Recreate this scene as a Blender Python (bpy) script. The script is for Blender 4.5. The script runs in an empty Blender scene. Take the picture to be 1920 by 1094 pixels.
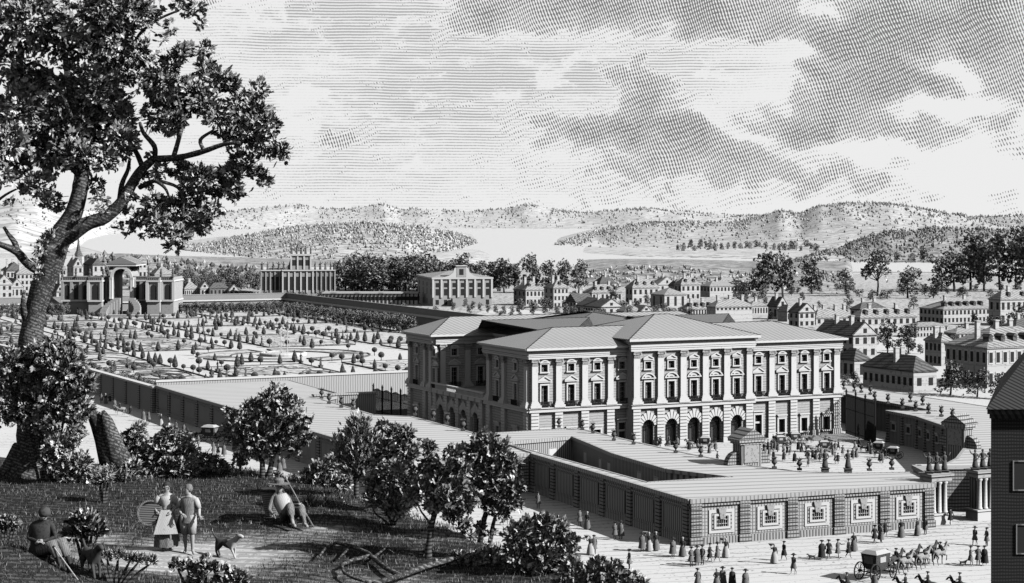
import bpy, math, random
import numpy as np
from mathutils import Vector, Matrix, noise
SC = bpy.context.scene; COL = SC.collection
R = math.radians; PI = math.pi
# ---------------------------------------------------------------- camera
CH, F, HY = 36.0, 3350.0, 415.0          # eye height (m); focal length and horizon in photograph pixels
cam = bpy.data.cameras.new('camera'); cam.lens = F/1920*36; cam.sensor_width = 36
cam.shift_y = -(547-HY)/1920; cam.clip_start = 0.5; cam.clip_end = 90000
co = bpy.data.objects.new('camera', cam); COL.objects.link(co); co.location = (0, 0, CH); co.rotation_euler = (PI/2, 0, 0); SC.camera = co
# ---------------------------------------------------------------- light
SUN = Vector((0.93, -0.37, 0.0)).normalized(); SEL = R(33)
SUN = Vector((SUN.x*math.cos(SEL), SUN.y*math.cos(SEL), math.sin(SEL)))
sd = bpy.data.lights.new('sun', 'SUN'); sd.energy = 5.0; sd.angle = R(0.5); sd.color = (1, 1, 1)
so = bpy.data.objects.new('sun', sd); COL.objects.link(so); so.rotation_euler = SUN.to_track_quat('Z', 'Y').to_euler()
SC.view_settings.view_transform = 'Standard'; SC.view_settings.look = 'None'; SC.view_settings.gamma = 1
SC.view_settings.exposure = 0.0; SC.view_settings.use_curve_mapping = False
SC.cycles.max_bounces = 4; SC.cycles.diffuse_bounces = 0; SC.cycles.glossy_bounces = 2

class NT:
    """small node-tree writer"""
    def __init__(s, nt): s.nt = nt; s.nt.nodes.clear()
    def n(s, t, **kw):
        o = s.nt.nodes.new(t)
        for k, v in kw.items(): setattr(o, k, v)
        return o
    def put(s, sock, v):
        if hasattr(v, 'is_linked') or isinstance(v, bpy.types.NodeSocket): s.nt.links.new(v, sock)
        elif isinstance(v, (tuple, list)) and len(v) == 3 and sock.type == 'RGBA': sock.default_value = (*v, 1)
        else: sock.default_value = v
    def m(s, op, a, b=None, c=None, clamp=False):
        o = s.n('ShaderNodeMath', operation=op, use_clamp=clamp); s.put(o.inputs[0], a)
        if b is not None: s.put(o.inputs[1], b)
        if c is not None: s.put(o.inputs[2], c)
        return o.outputs[0]
    def v(s, op, a, b=None):
        o = s.n('ShaderNodeVectorMath', operation=op); s.put(o.inputs[0], a)
        if b is not None: s.put(o.inputs[1], b)
        return o.outputs['Value'] if op in ('DOT_PRODUCT', 'LENGTH') else o.outputs[0]
    def noise(s, vec, scale, detail=2, rough=.5):
        o = s.n('ShaderNodeTexNoise'); s.put(o.inputs['Vector'], vec); o.inputs['Scale'].default_value = scale
        o.inputs['Detail'].default_value = detail; o.inputs['Roughness'].default_value = rough
        return o.outputs['Fac']
    def mr(s, x, a, b, c=0., d=1.):
        o = s.n('ShaderNodeMapRange', clamp=True); s.put(o.inputs[0], x)
        for i, q in enumerate((a, b, c, d)): s.put(o.inputs[i+1], q)
        return o.outputs[0]
    def mixc(s, f, a, b):
        o = s.n('ShaderNodeMix', data_type='RGBA'); s.put(o.inputs[0], f); s.put(o.inputs[6], a); s.put(o.inputs[7], b)
        return o.outputs[2]
def g3(x): return (x, x, x)
# ---------------------------------------------------------------- sky: engraved cloud deck over a Nishita sky
W = bpy.data.worlds.new('World'); SC.world = W; W.use_nodes = True
T = NT(W.node_tree)
gen = T.n('ShaderNodeTexCoord').outputs['Generated']
sep = T.n('ShaderNodeSeparateXYZ'); T.put(sep.inputs[0], T.v('NORMALIZE', gen))
az = T.m('ARCTAN2', sep.outputs[0], sep.outputs[1]); el = T.m('ARCSINE', sep.outputs[2])
cx = T.m('MULTIPLY', az, F); cy = T.m('MULTIPLY', el, -F)          # sky angles in units of 1/F radian
cmb = T.n('ShaderNodeCombineXYZ'); T.put(cmb.inputs[0], cx); T.put(cmb.inputs[1], cy); P = cmb.outputs[0]
def warp(vec, sc, amp, det=3):
    o = T.n('ShaderNodeTexNoise'); T.put(o.inputs['Vector'], vec); o.inputs['Scale'].default_value = sc; o.inputs['Detail'].default_value = det
    a = T.v('SUBTRACT', o.outputs['Color'], (.5, .5, .5)); a = T.v('MULTIPLY', a, (amp, amp*.7, 0)); return T.v('ADD', vec, a)
P1 = warp(P, .009, 100, 4)
P2 = warp(warp(P1, .03, 34, 2), .09, 16, 2)
# cloud masses: (px, py, rx, ry, weight, slope)
DARK = [(925,50,70,26,1,0),(880,20,70,20,.7,0),(990,10,90,22,.9,0),(1110,25,90,30,1.1,0),(1250,5,160,32,1.1,0),(1310,45,50,30,.9,0),
 (1430,40,110,38,1.2,0),(1440,78,40,14,.6,0),(1165,145,28,20,1.1,0),(1205,110,18,20,1,0),(1225,155,34,26,1.2,0),(1215,190,50,22,1,0),(1235,225,60,30,1,0),
 (1020,225,60,18,.8,0),(1100,240,80,26,.75,0),(1160,255,90,30,.75,0),(1290,250,40,25,1,0),(1370,280,110,40,.8,0),(1290,300,130,36,.55,0),
 (1560,75,50,36,1,0),(1520,130,40,14,.9,0),(1640,70,80,60,1.25,0),(1720,40,90,60,1.1,0),(1650,150,100,46,1.15,0),(1580,200,80,40,.9,0),(1730,165,70,26,.9,0),
 (1490,240,80,26,.8,0),(1600,240,110,34,.7,0),(1850,30,70,60,1.1,0),(1880,120,70,60,.7,0),(1830,80,60,50,.6,0),(1900,165,40,25,.7,0),
 (1730,255,60,26,.7,0),(1760,290,50,18,.6,0),(1880,240,45,40,.8,0),(1860,290,60,16,.5,0),(1600,320,130,26,.5,0),(1480,335,110,22,.35,0),(1700,350,110,16,.35,0),(1850,355,90,16,.3,0),(1560,370,200,14,.25,0),(1780,320,50,14,.3,0),(1330,350,120,26,.25,0),
 (940,280,70,28,.35,0),(1000,330,60,24,.25,0),(1150,320,80,30,.3,0),(1110,370,120,14,.2,0),(640,265,55,28,.35,0),(1480,190,30,12,.4,0),(1340,190,50,14,.3,0),(1210,60,110,14,.25,0)]
LITE = [(1540,30,45,12,1.0,0),(1480,100,60,14,1.0,0),(1400,165,60,24,.9,0),(1450,130,45,16,.9,0),(1430,262,40,12,.7,0),(1780,125,50,14,.8,0),(1830,150,30,18,.9,0),(1790,200,70,14,.8,0),(1810,300,55,30,.9,0),(1690,290,70,10,.7,0),(1860,330,90,25,.8,0),(1600,275,110,9,.5,0),(1330,215,50,16,.7,0),(1245,260,12,8,.3,0)]
def blobs(vec, L):
    acc = None
    for (bx, by, rx, ry, w, _) in L:
        a0 = math.atan((bx-960)/F)*F; e0 = -math.atan((HY-by)/F)*F
        q = T.v('SUBTRACT', vec, (a0, e0, 0)); q = T.v('MULTIPLY', q, (1/rx, 1/ry, 0)); q = T.v('DOT_PRODUCT', q, q)
        e = T.m('POWER', 0.42, q)
        acc = T.m('MULTIPLY', e, w) if acc is None else T.m('MULTIPLY_ADD', e, w, acc)
    return acc
dk = blobs(P2, DARK); lt = T.m('MULTIPLY', blobs(P2, LITE), 1.15)
vo = T.n('ShaderNodeTexVoronoi', feature='SMOOTH_F1'); T.put(vo.inputs['Vector'], T.v('MULTIPLY', P2, (.7, 1, 1))); vo.inputs['Scale'].default_value = .030; vo.inputs['Smoothness'].default_value = .25
nz = T.m('MULTIPLY_ADD', vo.outputs['Distance'], -.55, T.m('ADD', T.noise(T.v('MULTIPLY', P2, (.6, 1, 1)), .016, 6, .68), .24))
dens = T.m('SUBTRACT', dk, lt); dens = T.m('MULTIPLY_ADD', T.m('SUBTRACT', nz, .5), 1.5, dens)
far_ = T.mr(T.m('ABSOLUTE', cx), 1100, 1700, 0, .5); dens = T.m('ADD', dens, far_)
tone = T.m('MULTIPLY', T.mr(dens, .46, .49), T.mr(dens, .46, 1.6, .50, .86))      # crisp cloud edge, denser core
tone = T.m('MAXIMUM', tone, T.mr(dens, .06, .46, 0, .31))
# stroke pattern inside clouds (leaning strokes) and horizontal ruling in the clear air
wob = T.m('MULTIPLY', T.noise(P, .010, 1), 18)
st = T.m('SINE', T.m('MULTIPLY', T.m('ADD', T.v('DOT_PRODUCT', P, (.93, -.36, 0)), wob), 2*PI/4.7))
brk = T.m('SINE', T.m('MULTIPLY', T.m('ADD', T.v('DOT_PRODUCT', P, (.30, .95, 0)), T.m('MULTIPLY', wob, 1.4)), 2*PI/8.5))
grain = T.m('SUBTRACT', T.noise(P, .30, 1), .5)
sig = T.m('MULTIPLY_ADD', brk, .5, st); sig = T.m('MULTIPLY_ADD', grain, 2.2, sig)
thr = T.mr(tone, 0, 1, 1.45, -.75)
ink = T.mr(T.m('SUBTRACT', sig, thr), -.25, .35); ink = T.m('MULTIPLY', ink, T.mr(tone, 0, .1))
AIR = [(700,40,190,50,.8,0),(820,60,90,40,.5,0),(620,10,140,25,.8,0),(960,150,230,28,.75,0),(900,110,200,20,.5,0),(1080,130,130,40,.5,0),(760,180,200,40,.4,0),(760,240,200,40,.28,0),(1280,90,120,16,.5,0),(1320,130,90,14,.7,0),(860,230,140,40,.3,0),(570,285,130,60,.3,0),(760,330,130,40,.22,0),(700,200,420,110,.30,0),(560,60,260,60,.25,0),(1100,150,300,60,.25,0),(900,350,500,40,.14,0),(40,305,60,10,.5,0),(30,240,80,40,.3,0),(500,70,70,30,.25,0)]
air = blobs(P, AIR); hn = T.noise(T.v('MULTIPLY', P, (.25, 1.4, 1)), .03, 4, .6)
puff = T.mr(T.noise(T.v('MULTIPLY', P2, (.6, 1.3, 1)), .011, 5, .6), .53, .60, 1, 0.08)
airt = T.m('MULTIPLY', T.m('MULTIPLY', air, T.mr(hn, .3, .6)), puff)
hl = T.m('SINE', T.m('MULTIPLY', T.m('ADD', cy, T.m('MULTIPLY', T.noise(P, .01, 1), 5)), 2*PI/5.4))
hink = T.mr(T.m('SUBTRACT', T.m('MULTIPLY_ADD', grain, 1.2, hl), T.mr(airt, 0, .8, 1.15, -.15)), -.3, .4, 0, .62)
hink = T.m('MULTIPLY', hink, T.mr(airt, .0, .08)); hink = T.m('MULTIPLY', hink, T.mr(tone, .05, .3, 1, 0))
ink = T.m('MAXIMUM', ink, hink)
paper = T.m('MULTIPLY_ADD', T.m('SUBTRACT', T.noise(P, .5, 2), .5), .06, .845)
deck = T.mixc(ink, g3(.5), g3(.19)); deckn = deck.node; T.put(deckn.inputs[6], paper)
sky = T.n('ShaderNodeTexSky', sky_type='NISHITA', sun_disc=False); sky.sun_elevation = SEL; sky.sun_rotation = math.atan2(SUN.x, SUN.y)
bw = T.n('ShaderNodeRGBToBW'); T.put(bw.inputs[0], sky.outputs[0])
zen = T.m('MINIMUM', T.m('MULTIPLY', bw.outputs[0], .07), .33)
vis = T.m('MULTIPLY', T.mr(T.m('ABSOLUTE', az), .55, .95, 1, 0), T.mr(el, .30, .55, 1, 0))
fin = T.mixc(vis, g3(0), deck); T.put(fin.node.inputs[6], zen)
bg = T.n('ShaderNodeBackground'); T.put(bg.inputs[0], fin); bg.inputs[1].default_value = 1.0
ow = T.n('ShaderNodeOutputWorld'); T.put(ow.inputs[0], bg.outputs[0])

# ---------------------------------------------------------------- materials (all black-ink-on-white tones)
MATS = {}
def mat(name, light=.78, dark=.05, bands=(), stip=None, patch=None, rough=.92, island=None, obj_coord=True, rnd=0, attr=None, lim=None):
    """bands: (dir, period, duty 0..1, wobble, wobble_scale, strength); stip: (scale, cover, strength)
       patch: (scale, amount) large soft variation of the cover; island: (lo, hi) tone per leaf"""
    m_ = bpy.data.materials.new(name); m_.use_nodes = True; t = NT(m_.node_tree)
    tc = t.n('ShaderNodeTexCoord').outputs['Object'] if obj_coord else t.n('ShaderNodeNewGeometry').outputs['Position']
    ink_ = None
    pv = t.m('SUBTRACT', t.noise(tc, patch[0], 3), .5) if patch else None
    for (d, per, duty, wb, ws, st_) in bands:
        x = t.v('DOT_PRODUCT', tc, d)
        if wb: x = t.m('MULTIPLY_ADD', t.m('SUBTRACT', t.noise(tc, ws, 2), .5), wb, x)
        s_ = t.m('SINE', t.m('MULTIPLY', x, 2*PI/per))
        th = math.cos(PI*duty)
        q = t.m('SUBTRACT', s_, th)
        if pv is not None: q = t.m('MULTIPLY_ADD', pv, patch[1], q)
        q = t.mr(q, -.18, .22, 0, st_)
        ink_ = q if ink_ is None else t.m('MAXIMUM', ink_, q)
    if stip:
        x = t.noise(tc, stip[0], 2, .7); th = .5 + (.5-stip[1])*.34
        q = t.m('SUBTRACT', x, th)
        if pv is not None: q = t.m('MULTIPLY_ADD', pv, patch[1]*.3, q)
        q = t.mr(q, -.02, .03, 0, stip[2])
        ink_ = q if ink_ is None else t.m('MAXIMUM', ink_, q)
    lt_ = g3(light)
    if island:
        r_ = t.n('ShaderNodeNewGeometry').outputs['Random Per Island']
        r_ = t.m('POWER', r_, island[2] if len(island) > 2 else 2.2)
        lt_ = t.mr(r_, 0, 1, island[0], island[1])
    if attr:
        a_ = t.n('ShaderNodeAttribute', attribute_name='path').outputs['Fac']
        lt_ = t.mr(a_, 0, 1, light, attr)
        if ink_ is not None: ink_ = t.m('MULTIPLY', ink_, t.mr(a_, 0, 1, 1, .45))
    if ink_ is None: colr = t.mixc(0., lt_ if not isinstance(lt_, tuple) else lt_, g3(dark))
    else: colr = t.mixc(ink_, lt_, g3(dark))
    b = t.n('ShaderNodeBsdfPrincipled'); t.put(b.inputs['Base Color'], colr); b.inputs['Roughness'].default_value = rough
    b.inputs['Specular IOR Level'].default_value = .15
    o = t.n('ShaderNodeOutputMaterial'); t.put(o.inputs[0], b.outputs[0]); MATS[name] = m_
    return m_
H_ = (0, 0, 1); V_ = (1, .8, 0)
mat('ground', .80, .16, bands=[((-.25, 1, 0), 2.2, .10, 1.6, .35, .7)], stip=(1.6, .10, .7), patch=(.06, .9), obj_coord=False)
mat('gravel', .80, .16, stip=(1.2, .08, .7), patch=(.06, .5), obj_coord=False)
mat('meadow', .66, .12, stip=(.45, .38, .8), patch=(.006, .5), obj_coord=False)
mat('farland', .74, .20, stip=(.07, .36, .7), patch=(.0015, .5), obj_coord=False)
mat('water', .80, .30, bands=[((0, 1, 0), 34, .12, 26, .004, .35)], rough=.6, obj_coord=False)
mat('turf', .80, .14, bands=[((-.3, 1, 0), 6.5, .20, 5, .04, .7)], stip=(.5, .30, .7), patch=(.05, .6), obj_coord=False)
mat('far_hill', .80, .38, stip=(.03, .44, .7), patch=(.0009, .35), obj_coord=False)  # distance haze painted in as a pale base and sparse stipple
mat('mid_hill', .74, .28, stip=(.06, .46, .72), patch=(.002, .6), obj_coord=False)  # haze painted into this base too, less than on the far hills
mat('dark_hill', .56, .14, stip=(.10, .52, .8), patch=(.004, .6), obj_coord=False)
mat('plaster', .80, .22, bands=[(H_, .42, .12, .25, .8, .32)], stip=(3.2, .08, .3))
mat('facade', .56, .20, bands=[(H_, .42, .30, .3, .6, .6)], stip=(2.2, .25, .4), patch=(.3, .5))
mat('stone', .78, .25, stip=(2, .03, .3))
mat('joint', .045)
mat('pane', .045, .015, bands=[(V_, .30, .35, 0, 1, .8)], rough=.5)
mat('iron', .035)
mat('roof', .50, .07, bands=[((-.45, .9, .35), .52, .30, .25, .5, .75)], patch=(.12, .5))
mat('roof_dark', .30, .04, bands=[((-.45, .9, .35), .42, .42, .25, .5, .8)], patch=(.2, .5))
mat('terrace', .68, .12, bands=[((.25, 1, 0), 2.6, .24, .9, .12, .55)], patch=(.06, .6))
mat('wall_hatch', .52, .05, bands=[(V_, .38, .44, .12, .7, .8)], patch=(.15, .7))
mat('wall_front', .62, .06, bands=[(V_, .36, .36, .1, .6, .72), (H_, .40, .24, .1, .6, .72)])
mat('rustic', .50, .05, bands=[(H_, .42, .36, .12, .7, .9), (V_, .38, .3, .1, .7, .6)])
mat('coping', .56, .1, bands=[(V_, .5, .3, .2, .7, .6)])
mat('house_wall', .68, .2, bands=[(H_, 1.5, .16, .5, .4, .4)], stip=(1.1, .2, .5))
mat('house_shade', .34, .06, bands=[(V_, .75, .38, .2, .3, .7)])  # darker copy of the house wall, shade painted into its base
mat('house_roof', .50, .10, bands=[((.5, .1, 1), .9, .38, .5, .3, .7)], stip=(.9, .2, .6))
mat('house_roof_dark', .20, .05, bands=[((.5, .1, 1), .9, .45, .5, .3, .7)], stip=(.9, .25, .6))
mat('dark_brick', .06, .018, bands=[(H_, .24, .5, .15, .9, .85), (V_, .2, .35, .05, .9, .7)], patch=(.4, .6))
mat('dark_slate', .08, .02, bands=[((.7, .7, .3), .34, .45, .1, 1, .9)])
mat('bark', .24, .025, bands=[((.35, .25, 1), .10, .52, .12, 2.2, .75)], stip=(13, .50, .9), patch=(.9, 1.1), obj_coord=False)
mat('bark_small', .16, .03, bands=[(H_, .09, .5, .1, 2, .9)], obj_coord=False)
mat('earth', .10, .022, bands=[((.10, .35, 2.0), .16, .46, .5, .35, .85)], stip=(5.5, .48, .85), patch=(.35, .7), obj_coord=False, attr=.70)  # deep foreground shade painted in as a dark base; bare path pale
mat('leaf_dark', .1, .05, island=(.13, .95, 1.9))
mat('leaf_mid', .1, .05, island=(.10, .85, 2.2))
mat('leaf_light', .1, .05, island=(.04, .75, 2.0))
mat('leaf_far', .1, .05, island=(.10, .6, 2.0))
mat('leaf_pale', .1, .05, island=(.2, .75, 1.4))  # leaf tone of far woods, paled by painted haze
mat('topiary', .11, .03, stip=(1.6, .4, .8))
mat('box_hedge', .20, .06, stip=(1.2, .35, .7))
mat('grass', .1, .05, island=(.025, .5, 5))  # low blade tones carry the painted shade of the foreground hill
mat('cloth_dark', .07, .03, stip=(22, .4, .7))
mat('cloth_mid', .30, .06, bands=[((1, .6, .25), .045, .35, .09, 5, .6)], stip=(18, .3, .5))
mat('cloth_light', .60, .14, bands=[((1, .5, .3), .05, .14, .12, 5, .6)], stip=(16, .12, .4))
mat('skin', .46, .2)
mat('hide', .10, .04, stip=(5, .3, .6)); mat('hide_grey', .42, .1, stip=(6, .3, .6)); mat('hide_pale', .62, .2, stip=(6, .15, .5))
mat('wicker', .34, .04, bands=[(H_, .05, .4, 0, 1, .9)])
mat('statue', .50, .12, stip=(4, .25, .6)); mat('statue_dark', .16, .05, stip=(4, .25, .6))
mat('spray', .80, .4, stip=(2, .1, .5))

# ---------------------------------------------------------------- object helpers
def G(px, py, z=0.):
    d = (CH-z)*F/(py-HY); return Vector(((px-960)*d/F, d, z))
def D(px, py, d): return Vector(((px-960)*d/F, d, CH-(py-HY)*d/F))
class MB:
    def __init__(s): s.v = []; s.f = []
    def add(s, vs, fs):
        b = len(s.v); s.v += [tuple(q) for q in vs]; s.f += [tuple(i+b for i in f) for f in fs]; return s
    def box(s, x0, x1, y0, y1, z0, z1, M=None):
        vs = [Vector((x, y, z)) for z in (z0, z1) for y in (y0, y1) for x in (x0, x1)]
        if M: vs = [M @ q for q in vs]
        return s.add(vs, [(0, 2, 3, 1), (4, 5, 7, 6), (0, 1, 5, 4), (2, 6, 7, 3), (0, 4, 6, 2), (1, 3, 7, 5)])
    def prism(s, poly, z0, z1, M=None, top=True):
        n = len(poly); vs = [Vector((p[0], p[1], z0)) for p in poly]+[Vector((p[0], p[1], z1)) for p in poly]
        if M: vs = [M @ q for q in vs]
        fs = [(i, (i+1) % n, n+(i+1) % n, n+i) for i in range(n)]
        if top: fs += [tuple(range(n))[::-1], tuple(range(n, 2*n))]
        return s.add(vs, fs)
    def tube(s, pts, rad, n=8, cap=True):
        pts = [Vector(p) for p in pts]; m = len(pts); b = []; up = Vector((.3, .2, 1))
        prev = None
        for i, p in enumerate(pts):
            t = (pts[min(i+1, m-1)]-pts[max(i-1, 0)]).normalized()
            if prev is None:
                a = t.cross(Vector((0, 1, .13)) if abs(t.y) < .9 else Vector((1, 0, 0))).normalized()
            else: a = (prev-t*prev.dot(t)).normalized()
            prev = a; c = t.cross(a); r = rad[i] if isinstance(rad, (list, tuple)) else rad
            b += [p+(a*math.cos(2*PI*k/n)+c*math.sin(2*PI*k/n))*r for k in range(n)]
        fs = [(i*n+k, i*n+(k+1) % n, (i+1)*n+(k+1) % n, (i+1)*n+k) for i in range(m-1) for k in range(n)]
        if cap: fs += [tuple(range(n))[::-1], tuple(range((m-1)*n, m*n))]
        return s.add(b, fs)
    def lathe(s, prof, n=12, c=(0, 0, 0), sx=1, sy=1, M=None):
        vs = [Vector((c[0]+r*math.cos(2*PI*k/n)*sx, c[1]+r*math.sin(2*PI*k/n)*sy, c[2]+z)) for r, z in prof for k in range(n)]
        if M: vs = [M @ q for q in vs]
        m = len(prof); fs = [(i*n+k, i*n+(k+1) % n, (i+1)*n+(k+1) % n, (i+1)*n+k) for i in range(m-1) for k in range(n)]
        fs += [tuple(range(n))[::-1], tuple(range((m-1)*n, m*n))]
        return s.add(vs, fs)
    def arch(s, cx, cz, r0, r1, y0, y1, n=10, a0=0, a1=PI, M=None, gap=0, mod=None):
        """ring segment(s) in the xz plane; gap>0 separates voussoirs"""
        for i in range(n):
            b0 = a0+(a1-a0)*(i+gap/2)/n; b1 = a0+(a1-a0)*(i+1-gap/2)/n; rr = r1*(mod(i) if mod else 1)
            vs = [Vector((cx+r*math.cos(a), y, cz+r*math.sin(a))) for y in (y0, y1) for (a, r) in ((b0, r0), (b1, r0), (b1, rr), (b0, rr))]
            if M: vs = [M @ q for q in vs]
            s.add(vs, [(0, 1, 2, 3), (7, 6, 5, 4), (0, 4, 5, 1), (1, 5, 6, 2), (2, 6, 7, 3), (3, 7, 4, 0)])
        return s
    def mesh(s, name, m=None, smooth=False):
        me = bpy.data.meshes.new(name); me.from_pydata(s.v, [], s.f); 
        if m: me.materials.append(MATS[m])
        if smooth: me.polygons.foreach_set('use_smooth', [True]*len(me.polygons))
        me.update(); return me
    def build(s, name, m, parent=None, smooth=False, **kw):
        return link(name, s.mesh(name, m, smooth), parent, **kw)
def tag(o, label=None, cat=None, group=None, kind=None):
    if label: o['label'] = label
    if cat: o['category'] = cat
    if group: o['group'] = group
    if kind: o['kind'] = kind
    return o
def link(name, me, parent=None, M=None, label=None, cat=None, group=None, kind=None):
    o = bpy.data.objects.new(name, me); COL.objects.link(o)
    if parent: o.parent = parent
    if M is not None: o.matrix_basis = M
    return tag(o, label, cat, group, kind)
def thing(name, label, cat, loc=(0, 0, 0), rz=0, group=None, s=1):
    o = link(name, None); o.location = loc; o.rotation_euler = (0, 0, rz); o.scale = (s, s, s) if not isinstance(s, tuple) else s
    o.empty_display_size = .5
    return tag(o, label, cat, group)
KIDS = {}
def kids(r):
    return list(r.children)
def dup(root, loc=None, rz=None, label=None, group=None, s=None, parent=None):
    c = root.copy(); COL.objects.link(c)
    if parent: c.parent = parent
    if loc is not None: c.location = loc
    if rz is not None: c.rotation_euler = (0, 0, rz)
    if s is not None: c.scale = s if isinstance(s, tuple) else (s, s, s)
    if label: c['label'] = label
    if group: c['group'] = group
    for k in kids(root): dup(k, parent=c)
    return c
def TR(x, y, z, rz=0, s=(1, 1, 1)): return Matrix.Translation((x, y, z)) @ Matrix.Rotation(rz, 4, 'Z') @ Matrix.Diagonal((*s, 1))
PR = math.atan2(.434, .9)                      # the estate's own direction
U = Vector((math.cos(PR), math.sin(PR), 0)); V = Vector((-math.sin(PR), math.cos(PR), 0)); P0 = G(993, 849)
def W2(u, v, z=0): return P0+U*u+V*v+Vector((0, 0, z))
def UVof(p): q = p-P0; return q.dot(U), q.dot(V)
def upx(px, v=0):                              # u where the line v=const shows at image column px
    k = (px-960)/F; a = P0+V*v; return (k*a.y-a.x)/(U.x-k*U.y)
def vpx(px, u=0):
    k = (px-960)/F; a = P0+U*u; return (k*a.y-a.x)/(V.x-k*V.y)
def interp(tab, x):
    if x <= tab[0][0]: return tab[0][1]
    for (a, b), (c, d) in zip(tab, tab[1:]):
        if x <= c: return b+(d-b)*(x-a)/(c-a)
    return tab[-1][1]
def nz3(x, y, z=0): return noise.noise(Vector((x, y, z)))
# ================================================================ LAND, WATER, HILLS
def sheet(name, poly, z, m, kind='structure', **kw):
    mb = MB(); mb.add([(p[0], p[1], z) for p in poly], [tuple(range(len(poly)))]); return mb.build(name, m, kind=kind, **kw)
def psheet(name, pix, z, m): return sheet(name, [G(x, y, z) for x, y in pix], z, m)
sheet('ground', [(-30000, -300), (30000, -300), (30000, 60000), (-30000, 60000)], 0, 'ground')
psheet('farmland', [(-900,421), (2900,421), (2900,506), (1600,507), (1400,513), (1250,507), (640,502), (360,492), (200,478), (-900,505)], .12, 'farland')
psheet('river', [(148,462), (165,450), (200,440), (300,435), (480,423.5), (560,421.5), (840,425), (1100,427), (1930,436), (2200,440), (2300,512), (1500,510), (1400,514), (1250,507), (1100,501), (640,503), (470,502), (360,492), (290,484), (200,476)], .32, 'water')
psheet('meadow', [(-700,503), (640,504), (1100,502), (1250,508), (1400,515), (2500,508), (3200,700), (1500,700), (1400,655), (830,612), (640,575), (500,560), (-500,583)], .06, 'meadow')
psheet('town_square', [(900,585), (960,578), (1120,596), (1480,606), (1560,640), (1900,610), (2000,800), (1700,790), (1570,700), (1400,660), (860,610)], .12, 'gravel')

def hill(name, ridge, foot, k, m, rough=1., nx=150, nt=14, back=1.5, bump=.8, nw=0, wsize=5, wmat='leaf_far', wlabel='', x0=None, x1=None):
    x0 = ridge[0][0] if x0 is None else x0; x1 = ridge[-1][0] if x1 is None else x1
    vs = []; fs = []; nt2 = nt+5
    def pt(px, t):
        yf = interp(foot, px); df = CH*F/(yf-HY); yr = interp(ridge, px); dr = df*k; dr = min(dr, CH*F/(yr-HY)*.93) if yr > HY+.5 else dr; dr = max(dr, df*1.03)
        zr = CH-(interp(ridge, px)+nz3(px*.03, 3.1)*1.6*rough+nz3(px*.11, 9.1)*.8*rough-HY)*dr/F
        zr = max(zr, 1.2); zr *= min(1, (px-x0+2)/14, (x1-px+2)/14)
        if t <= 1:
            d = df+(dr-df)*t; s_ = math.sin(t*PI/2)**1.15
            z = zr*s_+zr*.10*bump*nz3(px*.02, t*4)*math.sin(t*PI)
        else:
            d = dr*(1+(t-1)*(back-1)); z = zr*math.cos((t-1)*PI/2)
        return Vector(((px-960)*d/F, d, max(z, 0)-.5))
    for i in range(nx+1):
        px = x0+(x1-x0)*i/nx
        for j in range(nt2+1):
            t = j/nt if j <= nt else 1+(j-nt)/5
            vs.append(pt(px, t))
    n = nt2+1
    fs = [(i*n+j, (i+1)*n+j, (i+1)*n+j+1, i*n+j+1) for i in range(nx) for j in range(nt2)]
    mb = MB().add(vs, fs); mb.build(name, m, kind='structure', smooth=True)
    if nw:
        rg = random.Random(len(name)+nw); wb = MB()
        for _ in range(nw):
            px = rg.uniform(x0, x1); t = rg.random()**.8; p = pt(px, t); s_ = wsize*rg.uniform(.5, 1.2)*p.y/F
            if nz3(px*.03, t*3, 5)+rg.uniform(-.5, .5) < -.15: continue
            a = rg.random()*3; h = s_*rg.uniform(.8, 1.5)
            q = [(math.cos(a+j*PI/2)*s_*rg.uniform(.4, .75), math.sin(a+j*PI/2)*s_*.6) for j in range(4)]
            wb.add([p+Vector((x, y, h*rg.uniform(.3, .6))) for x, y in q]+[p+Vector((0, 0, h*1.1)), p-Vector((0, 0, .3*h))],
                   [(0, 1, 4), (1, 2, 4), (2, 3, 4), (3, 0, 4), (1, 0, 5), (3, 2, 5), (2, 1, 5), (0, 3, 5)])
        wb.build('woodland', wmat, kind='stuff', label=wlabel, cat='woods')
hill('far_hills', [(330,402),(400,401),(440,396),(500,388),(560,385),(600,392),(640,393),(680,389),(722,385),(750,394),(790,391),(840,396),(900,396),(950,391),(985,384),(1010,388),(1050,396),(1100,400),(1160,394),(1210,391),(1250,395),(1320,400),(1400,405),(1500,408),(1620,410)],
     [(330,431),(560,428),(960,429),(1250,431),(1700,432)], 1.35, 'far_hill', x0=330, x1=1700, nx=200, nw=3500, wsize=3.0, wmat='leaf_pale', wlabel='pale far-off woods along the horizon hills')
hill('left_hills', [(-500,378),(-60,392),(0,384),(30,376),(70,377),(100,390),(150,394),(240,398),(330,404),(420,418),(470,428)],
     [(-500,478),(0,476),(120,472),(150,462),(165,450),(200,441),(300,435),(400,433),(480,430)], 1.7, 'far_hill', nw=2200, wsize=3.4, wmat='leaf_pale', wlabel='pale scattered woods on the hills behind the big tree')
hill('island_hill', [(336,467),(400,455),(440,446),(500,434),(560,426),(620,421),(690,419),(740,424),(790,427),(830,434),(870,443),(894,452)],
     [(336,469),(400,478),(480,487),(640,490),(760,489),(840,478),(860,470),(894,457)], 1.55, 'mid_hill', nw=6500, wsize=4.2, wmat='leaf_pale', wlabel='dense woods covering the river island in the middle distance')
hill('island_spit', [(640,488),(760,484),(840,482),(925,487)], [(640,495),(760,496),(880,492),(925,489)], 1.05, 'farland', nx=30)
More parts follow.
